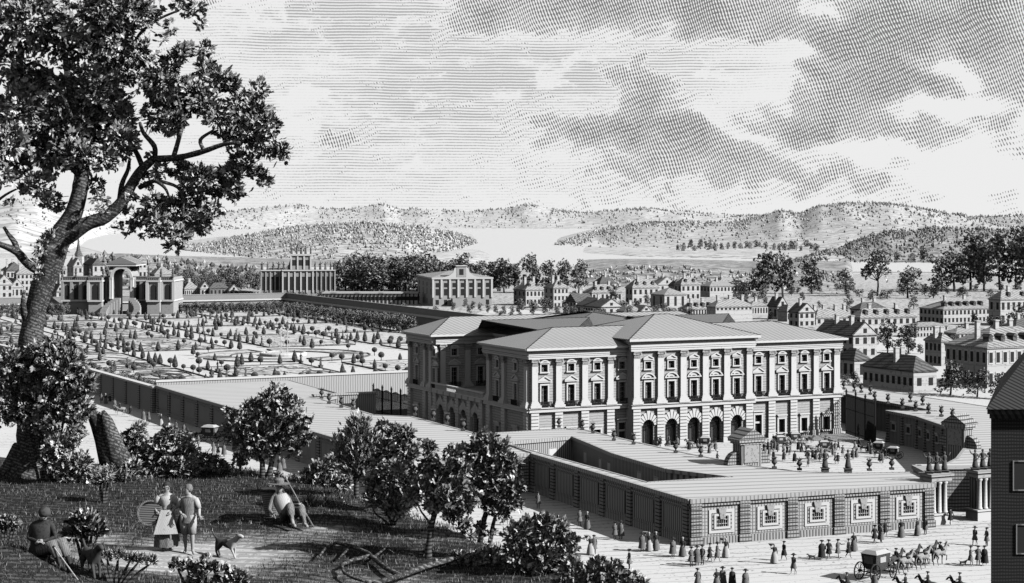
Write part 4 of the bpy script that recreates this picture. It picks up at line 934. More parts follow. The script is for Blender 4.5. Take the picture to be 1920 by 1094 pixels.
MB().box(0, 11.5, 0, 1.0, 0, 5.3).build('wall_body', 'wall_hatch', gy); MB().box(-.15, 11.65, -.2, 1.2, 5.3, 5.6).build('coping', 'coping', gy)
MB().box(5.2, 6.8, -.12, .02, .6, 3.8).build('door', 'joint', gy); 
# ================================================================ STATUE-TOPPED ORANGERY, LITTLE PALACE, GROTTO
def box_building(name, label, cat, x0, x1, x2, yb, top_y, rot=PR, m='facade'):
    Bp = G(x1, yb); d = Bp.y; u_ = Vector((math.cos(rot), math.sin(rot))); v_ = Vector((-u_.y, u_.x))
    ln = lambda px, e: ((px-960)/F*d-Bp.x)/(e.x-(px-960)/F*e.y)
    t = thing(name, label, cat, Bp, rot); L = abs(ln(x2, u_)); S = max(8, abs(ln(x0, v_))) if x0 < x1 else 14; H = (yb-top_y)*d/F
    return t, L, S, H, d/F
t, L, S, H, q_ = box_building('orangery', 'long garden palace with shade painted into its wings, raised centre and statues along its roof', 'garden palace', 486, 490, 628, 566, 506, rot=.12)
Hb = 12*q_+1
MB().box(0, L, 0, S, 0, H*.28).build('base', 'facade', t); 
for nm, a, b, mm in (('wing', 0, L*.31, 'wall_hatch'), ('centre', L*.29, L*.70, 'facade'), ('wing', L*.69, L, 'wall_hatch')):  # wings take a darker wall as painted shade, centre the lit tone
    f_ = -2 if nm == 'centre' else 0
    MB().box(a, b, f_, S-.5 if f_ else S-1, H*.28 if not f_ else 0, H-.6).build(nm, mm, t)
    MB().box(a-.3, b+.3, f_-.7, S-.3, H-.6, H-.05 if f_ else H-.12).build('cornice', 'stone', t)
    nb_ = 5; 
    for k in range(nb_+1): MB().box(a+(b-a)*k/nb_-.3, a+(b-a)*k/nb_+.3, f_-.4, f_+.1, H*.28, H-.62).build('pilaster', 'stone' if f_ else 'facade', t)
    for k in range(nb_): x = a+(b-a)*(k+.5)/nb_; link('window', win_me, t, TR(x, f_-.02, H*.36, 0, (1.5, 1, H*.42)))
zc = H; hc = 26*q_
MB().box(L*.40, L*.68, -1.5, S*.7, H, H+hc).build('belvedere', 'facade', t); MB().box(L*.385, L*.695, -2.1, S*.75, H+hc, H+hc+.8).build('belvedere_cornice', 'stone', t)
MB().add([(L*.30, -1.2, H), (L*.40, -1.2, H), (L*.40, -1.2, H+hc*.9), (L*.37, -1.2, H+hc*.35)], [(0, 1, 2, 3)]).add([(L*.30, -.4, H), (L*.40, -.4, H), (L*.40, -.4, H+hc*.9), (L*.37, -.4, H+hc*.35)], [(0, 1, 2, 3)]).build('scroll_buttress', 'rustic', t)
for k in range(3): link('window', win_me, t, TR(L*(.445+.095*k), -1.53, H+hc*.3, 0, (2.2, 1, hc*.4)))
for k in range(4): MB().box(L*(.405+.088*k)-.35, L*(.405+.088*k)+.35, -1.9, -1.3, H+.02, H+hc-.02).build('pilaster', 'stone', t)
ct = t; sm_me = figure_mb(3.6, 1).mesh('figure', 'statue_dark'); sm2 = figure_mb(3.6, -1).mesh('figure', 'statue_dark')
bs_ = thing('statue', 'roof statue', 'statue', (0, 0, -70), group='statues along the roof of the far garden palace'); link('figure', sm_me, bs_)
xs_ = [(.01, 0), (.085, 0), (.16, 0), (.235, 0), (.30, 0), (.73, 0), (.80, 0), (.87, 0), (.94, 0), (.99, 0), (.41, 1), (.48, 1), (.54, 1), (.60, 1), (.67, 1)]
for i, (f_, up_) in enumerate(xs_):
    p = Matrix.Translation(ct.location) @ Matrix.Rotation(.12, 4, 'Z') @ Vector((L*f_, 0 if not up_ else -1.2, H-.1 if not up_ else H+hc+.8))
    lab = 'small dark statue on a wing roof of the far garden palace' if not up_ else 'small dark statue crowning the raised centre of the far garden palace'
    if i == 0: bs_.location = p; bs_['label'] = lab
    else: dup(bs_, p, i, label=lab)
# little palace
t, L, S, H, q_ = box_building('little_palace', 'small pale palace with scrolled attic gable beside the tall grove', 'garden palace', 783, 812, 922, 575, 524, rot=.20)
MB().box(0, L, 0, S, 0, H).build('wall', 'facade', t); MB().box(-.6, L+.6, -.6, S+.6, H, H+.7).build('cornice', 'stone', t)
MB().add([(-.5, -.5, H+.7), (L+.5, -.5, H+.7), (L+.5, S+.5, H+.7), (-.5, S+.5, H+.7), (L/2-2, S/2, H+3), (L/2+2, S/2, H+3)], [(0, 1, 5, 4), (1, 2, 5), (2, 3, 4, 5), (3, 0, 4)]).build('roof', 'roof', t)
for k in range(8): MB().box(L*k/7-.4, L*k/7+.4, -.5, .1, H*.32, H).build('pilaster', 'stone', t)
for k in range(7):
    for z, hh in ((.70, .16), (.40, .24), (.06, .18)): link('window', win_me, t, TR(L*(k+.5)/7, 0, H*z, 0, (1.4, 1, H*hh)))
for k in range(4):
    for z, hh in ((.70, .16), (.40, .24), (.06, .18)): link('window', win_me, t, Matrix.Translation((0, S*(k+.5)/4, H*z)) @ Matrix.Rotation(-PI/2, 4, 'Z') @ TR(0, 0, 0, 0, (1.4, 1, H*hh)))
MB().box(L*.40, L*.56, -.4, 3, H+.7, H+24*q_).build('attic_gable', 'facade', t); MB().box(L*.385, L*.575, -.8, 3.3, H+24*q_, H+25.5*q_).build('attic_cornice', 'stone', t)
link('window', win_me, t, TR(L*.48, -.42, H+8*q_, 0, (1.8, 1, 11*q_)))
for s_, nm in ((-1, 0), (1, 1)):
    x0_ = L*.40 if s_ < 0 else L*.56; pts = [(x0_, 0), (x0_+s_*6, 0), (x0_+s_*3.4, 6*q_*.5), (x0_+s_*1.6, 9*q_), (x0_+s_*1.0, 17*q_), (x0_, 20*q_)]
    MB().add([(x, y, H+.7+z) for y in (-.3, .6) for x, z in pts], [tuple(range(6)), tuple(range(6, 12))[::-1]]+[(i, (i+1) % 6, 6+(i+1) % 6, 6+i) for i in range(6)]).build('scroll', 'stone', t)
MB().box(L*.30, L*.78, -5, -.6, 0, H*.30).build('porch', 'facade', t)
t, L, S, H, q_ = box_building('gallery', 'long low white gallery with round windows leading to the small pale palace', 'gallery', 603, 606, 783, 571, 551, rot=-.02)
MB().box(0, L, 0, 9, 0, H).build('wall', 'stone', t); MB().box(-.4, L+.4, -.5, 9.4, H, H+.6).build('roof', 'terrace', t)
for k in range(24): MB().box(L*k/24-.25, L*k/24+.25, -.25, .05, 0, H).build('pilaster', 'joint', t)
for k in range(24): link('window', win_me, t, TR(L*(k+.5)/24, 0, H*.38, 0, (2.0, 1, H*.36)))
# grotto building at the end of the parterre
g = G(121, 590); GD = g.y/F; t = thing('grotto_building', 'ornate garden grotto with tall pedimented arch between balustraded pavilions', 'garden pavilion', g)
gx = lambda px: (px-121)*GD
gh = lambda py: (590-py)*GD
def gpav(nm, xa, xb, ya, yb_, m, nbay, dy=0, top=520):
    a, b = gx(xa), gx(xb)
    MB().box(a, b, ya, yb_, 0, gh(top)).build(nm, m, t); MB().box(a-.4, b+.4, ya-.6, yb_+.3, gh(top+8), gh(top+5)).build('cornice', 'stone', t)
    bm = MB().box(a-.2, b+.2, ya-.3, ya+.1, gh(top)-.0, gh(top)+.35)
    for k in range(int((b-a)/.8)+1): bm.box(a+k*.8, a+k*.8+.35, ya-.2, ya, gh(top+4), gh(top)-.01)
    bm.build('balustrade', 'rustic', t); MB().box(a-.3, b+.3, ya-.7, yb_+.2, gh(565), gh(562)).build('string_course', 'stone', t)
    for k in range(nbay+1): x = a+(b-a)*k/nbay; MB().box(x-.55, x+.55, ya-.5, ya+.05, gh(562)+.02, gh(top+8)-.02).build('pilaster', 'stone' if m == 'facade' else 'facade', t)
    for k in range(nbay):
        x = a+(b-a)*(k+.5)/nbay; w = link('window', win_me, t, TR(x, ya-.02, gh(561), 0, (min(2.2, (b-a)/nbay*.45), 1, gh(538)-gh(561))))
        ar = MB().arch(x, gh(538), 0, min(1.1, (b-a)/nbay*.22), ya-.06, ya, 8).build('window_head', 'joint', t)
gpav('pavilion', 121, 172, -3, 16, 'wall_hatch', 3); gpav('link_bay', 173, 197, -6, 12, 'facade', 1); gpav('concave_wall', 198, 212, 1, 12, 'facade', 1)
gpav('concave_wall', 247, 281, 1, 12, 'wall_hatch', 2); gpav('link_bay', 282, 305, -6, 12, 'facade', 1); gpav('pavilion', 306, 328, -3, 16, 'facade', 1)
ca, cb = gx(208), gx(254); cx_, rz_ = gx(231), gx(247)-gx(231)
zsp = gh(520)
wm = MB()
wm.box(ca, gx(215), -3, 14, 0, zsp).box(gx(247), cb, -3, 14, 0, zsp)
n_ = 12
for i in range(n_):
    a0, a1 = PI*i/n_, PI*(i+1)/n_; A = (cx_+rz_*math.cos(a0), zsp+rz_*math.sin(a0)); B = (cx_+rz_*math.cos(a1), zsp+rz_*math.sin(a1)); zt = gh(499)
    wm.add([(A[0], y, A[1]) for y in (-3, 14)]+[(B[0], y, B[1]) for y in (-3, 14)]+[(B[0], y, zt) for y in (-3, 14)]+[(A[0], y, zt) for y in (-3, 14)], [(0, 2, 4, 6), (1, 3, 5, 7), (0, 1, 3, 2)])
wm.build('arch_block', 'facade', t)
for fx in (121, 146, 172, 197, 282, 305, 327): MB().lathe([(.5, gh(520)), (.5, gh(520)+.8), (.25, gh(520)+1), (.55, gh(520)+1.8), (.3, gh(520)+2.6), (.35, gh(520)+3.0), (.05, gh(520)+3.4)], 8, (gx(fx), -3.2, 0)).build('finial', 'statue_dark', t)
MB().arch(cx_, zsp, rz_-.0, rz_+1.0, -3.5, -2.9, 14).build('archivolt', 'stone', t)
for xx in (210, 213.5, 249, 252.5): MB().lathe([(.6, gh(560)), (.5, gh(556)), (.42, zsp-1), (.6, zsp)], 10, (gx(xx), -3.4, 0)).build('column', 'stone', t)
MB().box(ca-1, cb+1, -3.8, 14.5, gh(499), gh(495)).build('entablature', 'stone', t)
MB().add([(x, y, z) for y in (-4, 15) for x, z in ((ca-1.4, gh(495)), (cb+1.4, gh(495)), (cx_, gh(482)))], [(0, 1, 2), (5, 4, 3), (0, 2, 5, 3), (1, 4, 5, 2)]).build('pediment', 'rustic', t)
dm = MB(); dm.lathe([(gx(236)-gx(208), 0), (gx(236)-gx(210), gh(500)-gh(507)), (gx(236)-gx(216), gh(492)-gh(507)), (gx(236)-gx(226), gh(484)-gh(507)), (.3, gh(481)-gh(507))], 16, (gx(222), 9, gh(507)), 1, .5); dm.build('roof', 'house_roof_dark', t, smooth=True)
for s_ in (-1, 1):
    st = MB(); a_ = gx(240); 
    for k in range(10):
        an = PI*(.5+s_*(.15+.55*k/10)); x = a_+gx(131)*1.6*math.cos(an)*1.9; z = gh(556)*(1-k/10)+.3; y = -6-k*1.1
        st.box(x-1.2, x+1.2, y-1, y+1, 0, z*.9)
    st.build('curved_stair', 'facade', t)
basin(G(254, 588), 6.2, 14, 'round basin between the stairs of the grotto building', 'high fountain jet before the grotto arch', 1)
uwall('basin_parapet', 'low white parapet step in front of the grotto basin', UVof(G(205, 597)), UVof(G(312, 597)), .8, 0, 1.0, m='stone')
# ================================================================ DARK HOUSE AT THE RIGHT EDGE
def dhouse():
    d0 = 128.; X = (1858-960)/F*d0; t = thing('dark_house', 'tall dark brick house at the right edge', 'house', (X, d0, 0), 0)
    rz = 0; L, S = 26, 24; zt = CH-(775-HY)/F*d0
    # left wall recedes along the eye line, front wall faces the street
    k = X/d0
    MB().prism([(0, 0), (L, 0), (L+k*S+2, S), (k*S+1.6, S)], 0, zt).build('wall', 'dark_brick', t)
    ze = CH-(752-HY)/F*d0; q_ = d0/F
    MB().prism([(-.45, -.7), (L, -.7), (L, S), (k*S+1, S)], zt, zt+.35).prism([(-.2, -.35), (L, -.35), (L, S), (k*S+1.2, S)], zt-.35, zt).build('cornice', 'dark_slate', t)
    rh = 58*q_
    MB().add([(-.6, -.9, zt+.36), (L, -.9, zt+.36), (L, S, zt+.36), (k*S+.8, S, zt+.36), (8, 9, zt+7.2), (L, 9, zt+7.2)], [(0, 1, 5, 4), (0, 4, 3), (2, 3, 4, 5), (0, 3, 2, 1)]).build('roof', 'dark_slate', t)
    fm = MB(); framed(fm, 1.3, 2.0, 0, .08, .10); fme = fm.mesh('window', 'house_shade'); pme = MB().box(-.66, .66, -.02, .04, 0, 2).mesh('pane', 'joint')
    for px, py in ((1895+3, 866), (1901+3, 985)):
        for dx in (0, 4.4, 8.8): w = link('window', fme, t, TR((px-1858)*q_+.75+dx, 0, CH-(py-HY)*q_-2)); link('pane', pme, w)
    MB().add([(-1.9, -.5, 0), (-.0, -.5, 0), (0, -.5, 9.0), (-1.9, 2, 0), (0, 2, 0), (0, 2, 9.0)], [(0, 1, 2), (0, 2, 5, 3), (3, 5, 4)]).build('buttress', 'dark_brick', t)
dhouse()
# ================================================================ FOLIAGE
def leaves_mesh(name, clumps, n, ln, wd, m, seed=1, fan=7, shell=.55, up=.15, squash=.85, spread=1.25, quad=False):
    """clumps: (x,y,z,r). Leaf sprays fan out from points spread through each clump's outer volume."""
    rs = np.random.RandomState(seed); c = np.array(clumps, float); w = c[:, 3]**2; w /= w.sum()
    ns = max(1, n//fan); idx = rs.choice(len(c), ns, p=w)
    dirs = rs.normal(size=(ns, 3)); dirs /= np.linalg.norm(dirs, axis=1, keepdims=True)
    rad = c[idx, 3]*(shell+(1-shell)*rs.rand(ns)**.6)*rs.uniform(.8, 1.12, ns)*np.where(rs.rand(ns) < .16, rs.uniform(1.1, 1.5, ns), 1)
    lobe = 1+.28*np.sin(dirs[:, 0]*7+idx*1.7)*np.cos(dirs[:, 2]*6+idx); rad = rad*lobe; pos = c[idx, :3]+dirs*rad[:, None]*np.array([1, 1, squash])
    out = dirs+rs.normal(scale=.45, size=(ns, 3)); out[:, 2] += up; out /= np.linalg.norm(out, axis=1, keepdims=True)
    # fan plane
    rv = rs.normal(size=(ns, 3)); rv[:, 1] *= .45; side = np.cross(out, rv); side /= np.linalg.norm(side, axis=1, keepdims=True)
    k = np.arange(fan); ang = (k/(fan-1)-.5)*spread*2
    A = ang[None, :]+rs.normal(scale=.12, size=(ns, fan))
    d = np.cos(A)[..., None]*out[:, None, :]+np.sin(A)[..., None]*side[:, None, :]
    L = ln*(1-.45*np.abs(A)/spread)*rs.uniform(.75, 1.25, (ns, fan)); Wd = wd*rs.uniform(.75, 1.25, (ns, fan))
    nr = np.cross(out, side)[:, None, :]+rs.normal(scale=.25, size=(ns, fan, 3)); wv = np.cross(d, nr); wv /= np.linalg.norm(wv, axis=2, keepdims=True)
    base = pos[:, None, :]+d*ln*.15; 
    a = base; b = base+d*L[..., None]*.5+wv*Wd[..., None]*.5; tip = base+d*L[..., None]+nr*.08*ln; e = base+d*L[..., None]*.5-wv*Wd[..., None]*.5
    if quad:
        v = np.stack([a, b, tip, e], 2).reshape(-1, 3); nq = ns*fan; f = np.arange(nq*4).reshape(-1, 4); sz = 4; loops = f.ravel(); nf = nq
    else:
        b2 = base+d*L[..., None]*.82+wv*Wd[..., None]*.34; e2 = base+d*L[..., None]*.82-wv*Wd[..., None]*.34
        v = np.stack([a, b, b2, tip, e2, e], 2).reshape(-1, 3); nq = ns*fan; loops = np.arange(nq*6); sz = 6; nf = nq
    me = bpy.data.meshes.new(name); me.vertices.add(len(v)); me.vertices.foreach_set('co', v.ravel())
    me.loops.add(len(loops)); me.loops.foreach_set('vertex_index', loops.astype('i')); me.polygons.add(nf)
    me.polygons.foreach_set('loop_start', (np.arange(nf)*sz).astype('i')); me.update(calc_edges=True); me.materials.append(MATS[m]); return me
# ---------------------------------------------------------------- the big oak in the left foreground
TD = 56.0; q_ = TD/F
tree = thing('oak_tree', 'huge dark spreading oak with forked trunk filling the left foreground', 'tree', place_h(62, TD))
o_ = tree.location.copy()
def tp(px, py, dz=0): return D(px, py, TD+dz)-o_
def limb(pts, nm='branch', par=tree, n=10):
    P_ = []; Rr = []
    pts = [(*p, 0) if len(p) == 3 else p for p in pts]
    for i in range(len(pts)-1):
        for k in range(4):
            f_ = k/4; a, b = pts[i], pts[i+1]; p = [a[j]+(b[j]-a[j])*f_ for j in range(4)]
            w_ = 1.1 if 0 < i*4+k else 0
            P_.append(tp(p[0]+w_*nz3(p[0]*.08, p[1]*.08)*p[2]*.18, p[1]+w_*nz3(p[1]*.08, 7)*p[2]*.12, p[3])); Rr.append(p[2]*q_*(1+.09*nz3(p[1]*.09, p[0]*.05, 3)))
    P_.append(tp(pts[-1][0], pts[-1][1], pts[-1][3])); Rr.append(pts[-1][2]*q_)
    # Catmull-like smoothing of the line
    for _ in range(2): P_ = [P_[0]]+[(P_[i-1]+P_[i]*2+P_[i+1])/4 for i in range(1, len(P_)-1)]+[P_[-1]]
    return MB().tube(P_, Rr, n).build(nm, 'bark', par, smooth=True)
limb([(52,925,66), (60,890,50), (66,850,38), (66,800,32), (58,740,27), (56,680,24), (57,640,22), (66,580,20), (84,525,22), (98,480,24), (114,440,21), (138,402,17), (150,360,15), (155,315,14), (152,262,10), (140,215,8), (128,160,6), (120,90,5), (118,10,4)], 'trunk', n=16)
limb([(108,452,20), (160,420,14), (200,408,12), (230,380,11), (247,345,10), (265,318,9), (288,298,7.5)])
for pts in ([(285,299,7,0), (335,297,6,-.5), (383,284,5,-1), (420,270,4,-1.2), (450,268,2.5,-1.4)], [(383,284,4,-1), (372,262,3.5,-.8), (400,245,2.5,-.6)], [(325,296,5,-.4), (334,265,4.5,0), (343,232,4,.3), (338,200,3,.4), (330,175,2,.5)],
    [(290,298,5,0), (292,275,5,-.3), (268,250,4,-.6), (262,230,3,-.8)], [(268,315,6,0), (258,290,5,.4), (240,262,4,.6), (236,235,3,.8)], [(222,388,5,0), (228,345,5,.4), (240,320,4,.6), (243,300,3,.8)],
    [(262,352,5,0), (290,337,4,-.4), (310,352,3,-.7), (318,372,2,-.9)], [(300,340,3.5,-.5), (335,350,3,-.6), (345,375,2.2,-.8), (342,410,2,-.9)], [(152,330,8,.3), (120,300,6,.6), (92,288,4,.8)], [(152,280,7,0), (190,200,5,.8), (196,150,4,1), (198,130,3,1.1)],
    [(150,262,5,0), (110,160,4,-.6), (88,152,3,-.8)], [(195,165,4,1), (230,120,3,1.1), (262,60,3,1.2), (300,34,2.5,1.1), (335,20,2,1)], [(120,100,4,0), (180,60,3,-.4), (185,20,2,-.6)], [(20,180,2.5,.4), (30,150,2.5,.4), (60,110,3,.3), (110,150,4,.2)],
    [(92,512,13,0), (70,508,9,-.3), (48,492,8,-.5), (33,472,8,-.6), (10,462,6,-.7), (-25,450,5,-.8)], [(33,474,6,-.6), (28,455,5.5,-.6), (16,440,4,-.6), (7,426,3,-.6)], [(55,604,11,0), (44,585,7,-.3), (43,560,4,-.4), (46,545,2.5,-.4)],
    [(-20,390,3,1), (10,365,2.5,1), (45,348,1.5,1)], [(246,345,3,0), (232,392,5,0), (238,402,5.5,0)]): limb(pts, n=8)
ra = MB(); rr = random.Random(9)
for k in range(9):
    a = -.4+k*.5; c, s_ = math.cos(a), math.sin(a); r0 = 1.0
    pts = [Vector((c*(.35+r0*f_*.9), s_*(.35+r0*f_*.9), .9*(1-f_)**1.6-.05)) for f_ in (0, .35, .7, 1)]; ra.tube(pts, [.34, .26, .16, .06], 7)
ra.build('roots', 'bark', tree, smooth=True)
CL = [(60,40,70),(20,110,50),(40,200,55),(10,20,40),(110,75,45),(150,40,50),(205,20,50),(160,110,52),(215,70,48),(262,22,40),(130,170,55),(190,165,42),(232,130,46),(262,95,26),(70,245,62),(20,270,45),(130,235,58),(185,245,50),(226,262,42),(205,205,45),(238,225,30),(5,330,26),(30,310,28),(95,290,45),(150,290,40),(200,295,30),(60,275,40),
 (300,158,36),(318,120,22),(330,200,34),(288,205,24),(352,170,26),(385,132,20),(385,95,15),(340,100,16),(350,92,12),(372,190,34),(408,150,24),(430,158,16),(408,215,28),(450,198,26),(485,168,18),(480,215,28),(505,235,22),(462,248,30),(500,270,24),(530,285,18),(425,240,22),(322,232,26),(290,230,20),
 (455,305,26),(485,332,18),(430,325,22),(405,350,22),(440,362,18),(380,330,22),(348,325,18),(500,340,12),(330,315,16),(300,318,14),
 (360,372,26),(395,392,20),(325,395,28),(365,415,24),(290,385,22),(300,420,20),(262,410,18),(238,430,14),(335,440,18),(325,462,12),(380,420,18),(275,440,12),(350,345,12),
 (340,8,20),(368,18,16),(375,42,10),(320,50,13),(300,75,10),(250,12,20),
 (70,345,30),(98,378,24),(50,350,18),(190,370,18),(178,345,16),(195,390,10),(245,372,8),
 (95,452,15),(80,465,14),(100,438,9),(70,492,9),(110,470,12),(72,510,7),(20,380,6),(270,340,18),(245,395,5),(60,160,40),(5,200,30)]
rr = random.Random(3)
cl3 = []
for (px, py, r_) in CL:
    dz = rr.uniform(-1.6, 1.6) if r_ > 22 else rr.uniform(-1.3, .9); p = tp(px, py, dz); cl3.append((p.x, p.y, p.z, r_*q_*.84))
link('crown', leaves_mesh('crown', cl3, 62000, .20, .078, 'leaf_dark', 4, fan=8, shell=.25, squash=.95), tree)
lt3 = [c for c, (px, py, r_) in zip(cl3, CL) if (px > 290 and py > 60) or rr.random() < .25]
link('outer_sprays', leaves_mesh('lit', lt3, 14000, .20, .07, 'leaf_mid', 14, fan=8, shell=.8, squash=.95), tree)  # extra outer leaf sprays, mostly on the right of the crown

def shrub(name, label, cat, px, d, clumps, n, ln=.2, wd=.08, m='leaf_dark', trunks=(), seed=1, pale=0, up=.25, shell=.3, spread=1.1, group=None, base=None, z=None):
    """clumps and trunks in photo columns/rows at depth d"""
    p0 = place_h(px, d) if base is None else base; t = thing(name, label, cat, p0, 0, group); k = d/F; r_ = random.Random(seed)
    cc = []
    for c in clumps: p = D(c[0], c[1], d+r_.uniform(-.5, .5)*c[2]*k)-p0; cc.append((p.x, p.y, p.z, c[2]*k*.93))
    ln *= .80; wd *= .78; n = int(n*1.12); pale = int(pale*1.4)
    link('foliage' if not trunks else 'crown', leaves_mesh('f', cc, n, ln, wd, m, seed, fan=7, shell=shell, up=up, spread=spread), t)
    if pale: link('pale_sprays', leaves_mesh('f2', cc, pale, ln*1.15, wd*.9, 'leaf_light', seed+5, fan=7, shell=.85, up=up, spread=spread), t)
    for tr in trunks:
        pts = [D(q[0], q[1], d+(q[3] if len(q) > 3 else 0))-p0 for q in tr]; pts2 = []; rd = []
        for i in range(len(pts)-1):
            for j in range(3): f_ = j/3; pts2.append(pts[i].lerp(pts[i+1], f_)+Vector((nz3(i+f_, seed), 0, 0))*.05); rd.append((tr[i][2]+(tr[i+1][2]-tr[i][2])*f_)*k)
        pts2.append(pts[-1]); rd.append(tr[-1][2]*k); MB().tube(pts2, rd, 7).build('trunk' if tr is trunks[0] else 'branch', 'bark_small', t, smooth=True)
    if not trunks:
        st = MB()
        for c in cc[:6]: st.tube([(c[0]*.2, c[1]*.2, -.1), (c[0]*.7, c[1]*.7, c[2]*.6), (c[0], c[1], c[2])], [.05, .035, .015], 5)
        st.build('stems', 'bark_small', t)
    return t
# shrubs and small trees of the foreground, left to right
shrub('ivy_bush', 'broad leafy bush with pale sprays growing around the foot of the big oak', 'bush', 85, 54.5, [(30,720,40),(75,700,42),(115,690,40),(140,680,24),(150,720,28),(60,760,45),(110,745,48),(150,770,24),(20,680,30),(75,665,22),(10,760,40),(100,660,20),(125,652,14),(95,790,26),(140,800,14)], 15000, .24, .085, 'leaf_mid', seed=2, pale=2600)
shrub('undergrowth_bush', 'dark tangled bush with pale leaf tips between the oak and the broken stump', 'bush', 130, 54, [(115,835,22),(140,815,16),(100,870,20),(150,870,20),(130,890,22),(205,895,22),(180,905,20),(245,880,16),(240,900,18)], 5500, .22, .07, 'leaf_dark', seed=3, pale=1200)
shrub('pale_bush', 'small light bush right behind the broken stump', 'bush', 250, 56.5, [(255,810,18),(238,822,14),(262,830,16),(245,845,16),(275,850,14)], 2800, .16, .06, 'leaf_light', seed=4)
shrub('round_bush', 'dense dark rounded bush right of the broken stump', 'bush', 315, 55.5, [(318,815,16),(300,835,26),(335,835,24),(350,850,20),(285,855,24),(318,860,30),(345,875,24),(290,885,24),(325,890,26),(360,875,14)], 8500, .2, .09, 'leaf_dark', seed=5, pale=350)
shrub('low_bush', 'low feathery bush trailing along the hill crest right of the dark rounded bush', 'bush', 400, 56, [(385,865,14),(405,872,14),(425,885,12),(375,885,14),(445,898,9)], 2600, .2, .06, 'leaf_mid', seed=6, pale=300)
shrub('sapling', 'tiny dark sapling alone on the hill crest', 'sapling', 450, 56, [(444,862,9),(456,862,9),(449,856,8),(450,870,6)], 700, .13, .07, 'leaf_dark', trunks=[[(450,892,3),(450,866,1.5)]], seed=7)
shrub('small_tree', 'round-crowned small tree with two leaning stems on the hill crest', 'tree', 494, 55, [(512,748,26),(480,770,28),(540,770,30),(505,785,34),(460,785,22),(440,800,18),(555,800,24),(480,812,32),(530,815,32),(450,825,24),(572,818,14),(500,840,22),(550,838,18),(432,812,12),(470,845,14),(430,775,10),(575,790,10)], 11500, .2, .085, 'leaf_dark', trunks=[[(493,900,6),(492,868,5),(484,840,4),(460,812,2.5)],[(503,900,6),(510,866,5),(520,832,4),(512,780,2.5)],[(514,845,3.5),(535,815,2.5),(548,790,1.5)],[(486,842,3),(500,815,2.5),(495,785,1.5)]], seed=8, pale=900, shell=.2)
shrub('crest_bush', 'small dark bushes at the foot of the round-crowned small tree', 'bush', 455, 55.5, [(440,893,9),(470,896,11),(520,896,10),(478,905,9),(548,905,12)], 1600, .16, .07, 'leaf_dark', seed=9)
shrub('thin_bush', 'ragged bush between the round-crowned tree and the broom-shaped tree', 'bush', 610, 54, [(600,880,20),(585,905,18),(615,905,24),(630,930,24),(600,930,20),(628,865,12),(575,890,12),(645,905,16)], 4800, .18, .07, 'leaf_dark', seed=10, pale=700)
shrub('broom_tree', 'round tree of upright twigs like a broom in front of the grey wall', 'tree', 668, 50, [(672,805,26),(655,830,30),(692,830,28),(672,850,34),(645,858,20),(702,855,20),(665,880,22),(688,880,18),(670,790,14)], 10500, .22, .04, 'leaf_dark', trunks=[[(668,960,5),(668,920,5),(670,880,4),(672,840,2)],[(668,905,4),(655,870,2.5),(645,840,1.2)],[(670,900,4),(686,870,2.5),(698,840,1.2)]], seed=11, up=1.4, spread=.5, shell=.15)
shrub('leafy_bush', 'tall loose bush with pale leaves behind the dark oval bush', 'tree', 745, 47.5, [(745,815,18),(730,845,22),(765,845,20),(722,800,9),(765,812,10),(750,870,22),(780,870,16),(715,868,14)], 4500, .19, .075, 'leaf_mid', trunks=[[(740,960,3.5),(742,900,3),(738,850,2)]], seed=12, pale=700)
shrub('oval_bush', 'dense dark oval bush with splayed thin stems', 'bush', 730, 46, [(735,890,28),(712,905,26),(760,905,26),(735,925,32),(705,935,22),(765,935,22),(740,950,22)], 9000, .19, .075, 'leaf_dark', trunks=[[(735,985,3.5),(738,955,2.5),(740,925,1.5)],[(735,985,3),(720,955,2),(708,930,1)],[(738,985,3),(755,955,2),(768,930,1)],[(730,985,2.5),(705,965,1.5),(695,945,1)]], seed=13)
shrub('dark_mound_bush', 'low black mass of bushes under the broom-shaped tree', 'bush', 620, 48.5, [(600,960,22),(635,965,26),(660,985,22),(690,985,18),(615,985,18),(580,945,12)], 5200, .18, .07, 'leaf_dark', seed=14, pale=200)
shrub('crooked_tree', 'crooked small tree with dark leaf tufts and bent trunk nearest the hollow', 'tree', 805, 42.5, [(805,838,11),(770,856,14),(850,852,15),(835,872,16),(790,880,18),(865,880,12),(820,900,22),(855,915,18),(795,915,18),(770,935,12),(840,935,22),(870,945,14),(812,945,14),(850,965,14),(870,985,10),(880,1005,8),(800,865,12),(745,880,8),(890,930,10)], 8600, .185, .085, 'leaf_dark', trunks=[[(803,1052,8),(803,1030,6.5),(808,990,6),(818,950,5),(820,910,4.5),(828,880,3.5),(815,850,2)],[(822,905,3.5),(800,885,2.8),(790,870,2)],[(826,890,3),(845,865,2)],[(818,950,3),(845,935,2.2),(860,918,1.5)],[(808,985,2.5),(790,960,1.8),(778,940,1)]], seed=15, pale=500, shell=.15)
shrub('forked_tree', 'taller forked tree with pale stems rising over the white road', 'tree', 905, 44.5, [(905,825,18),(890,850,24),(930,845,24),(945,870,26),(905,880,30),(960,865,12),(935,905,28),(965,890,12),(900,925,26),(950,935,22),(925,950,18),(975,915,8),(885,900,20),(940,965,12),(900,990,9),(920,1000,8),(970,945,9)], 9500, .19, .085, 'leaf_dark', trunks=[[(893,1042,6),(903,1000,5.5),(912,960,5),(918,900,4),(912,860,2.5)],[(912,1040,5),(922,1000,4.5),(930,965,3)],[(918,900,3),(905,880,2.2),(898,865,1.5)],[(919,890,3),(935,870,2),(945,850,1.2)]], seed=16, pale=600, shell=.15)
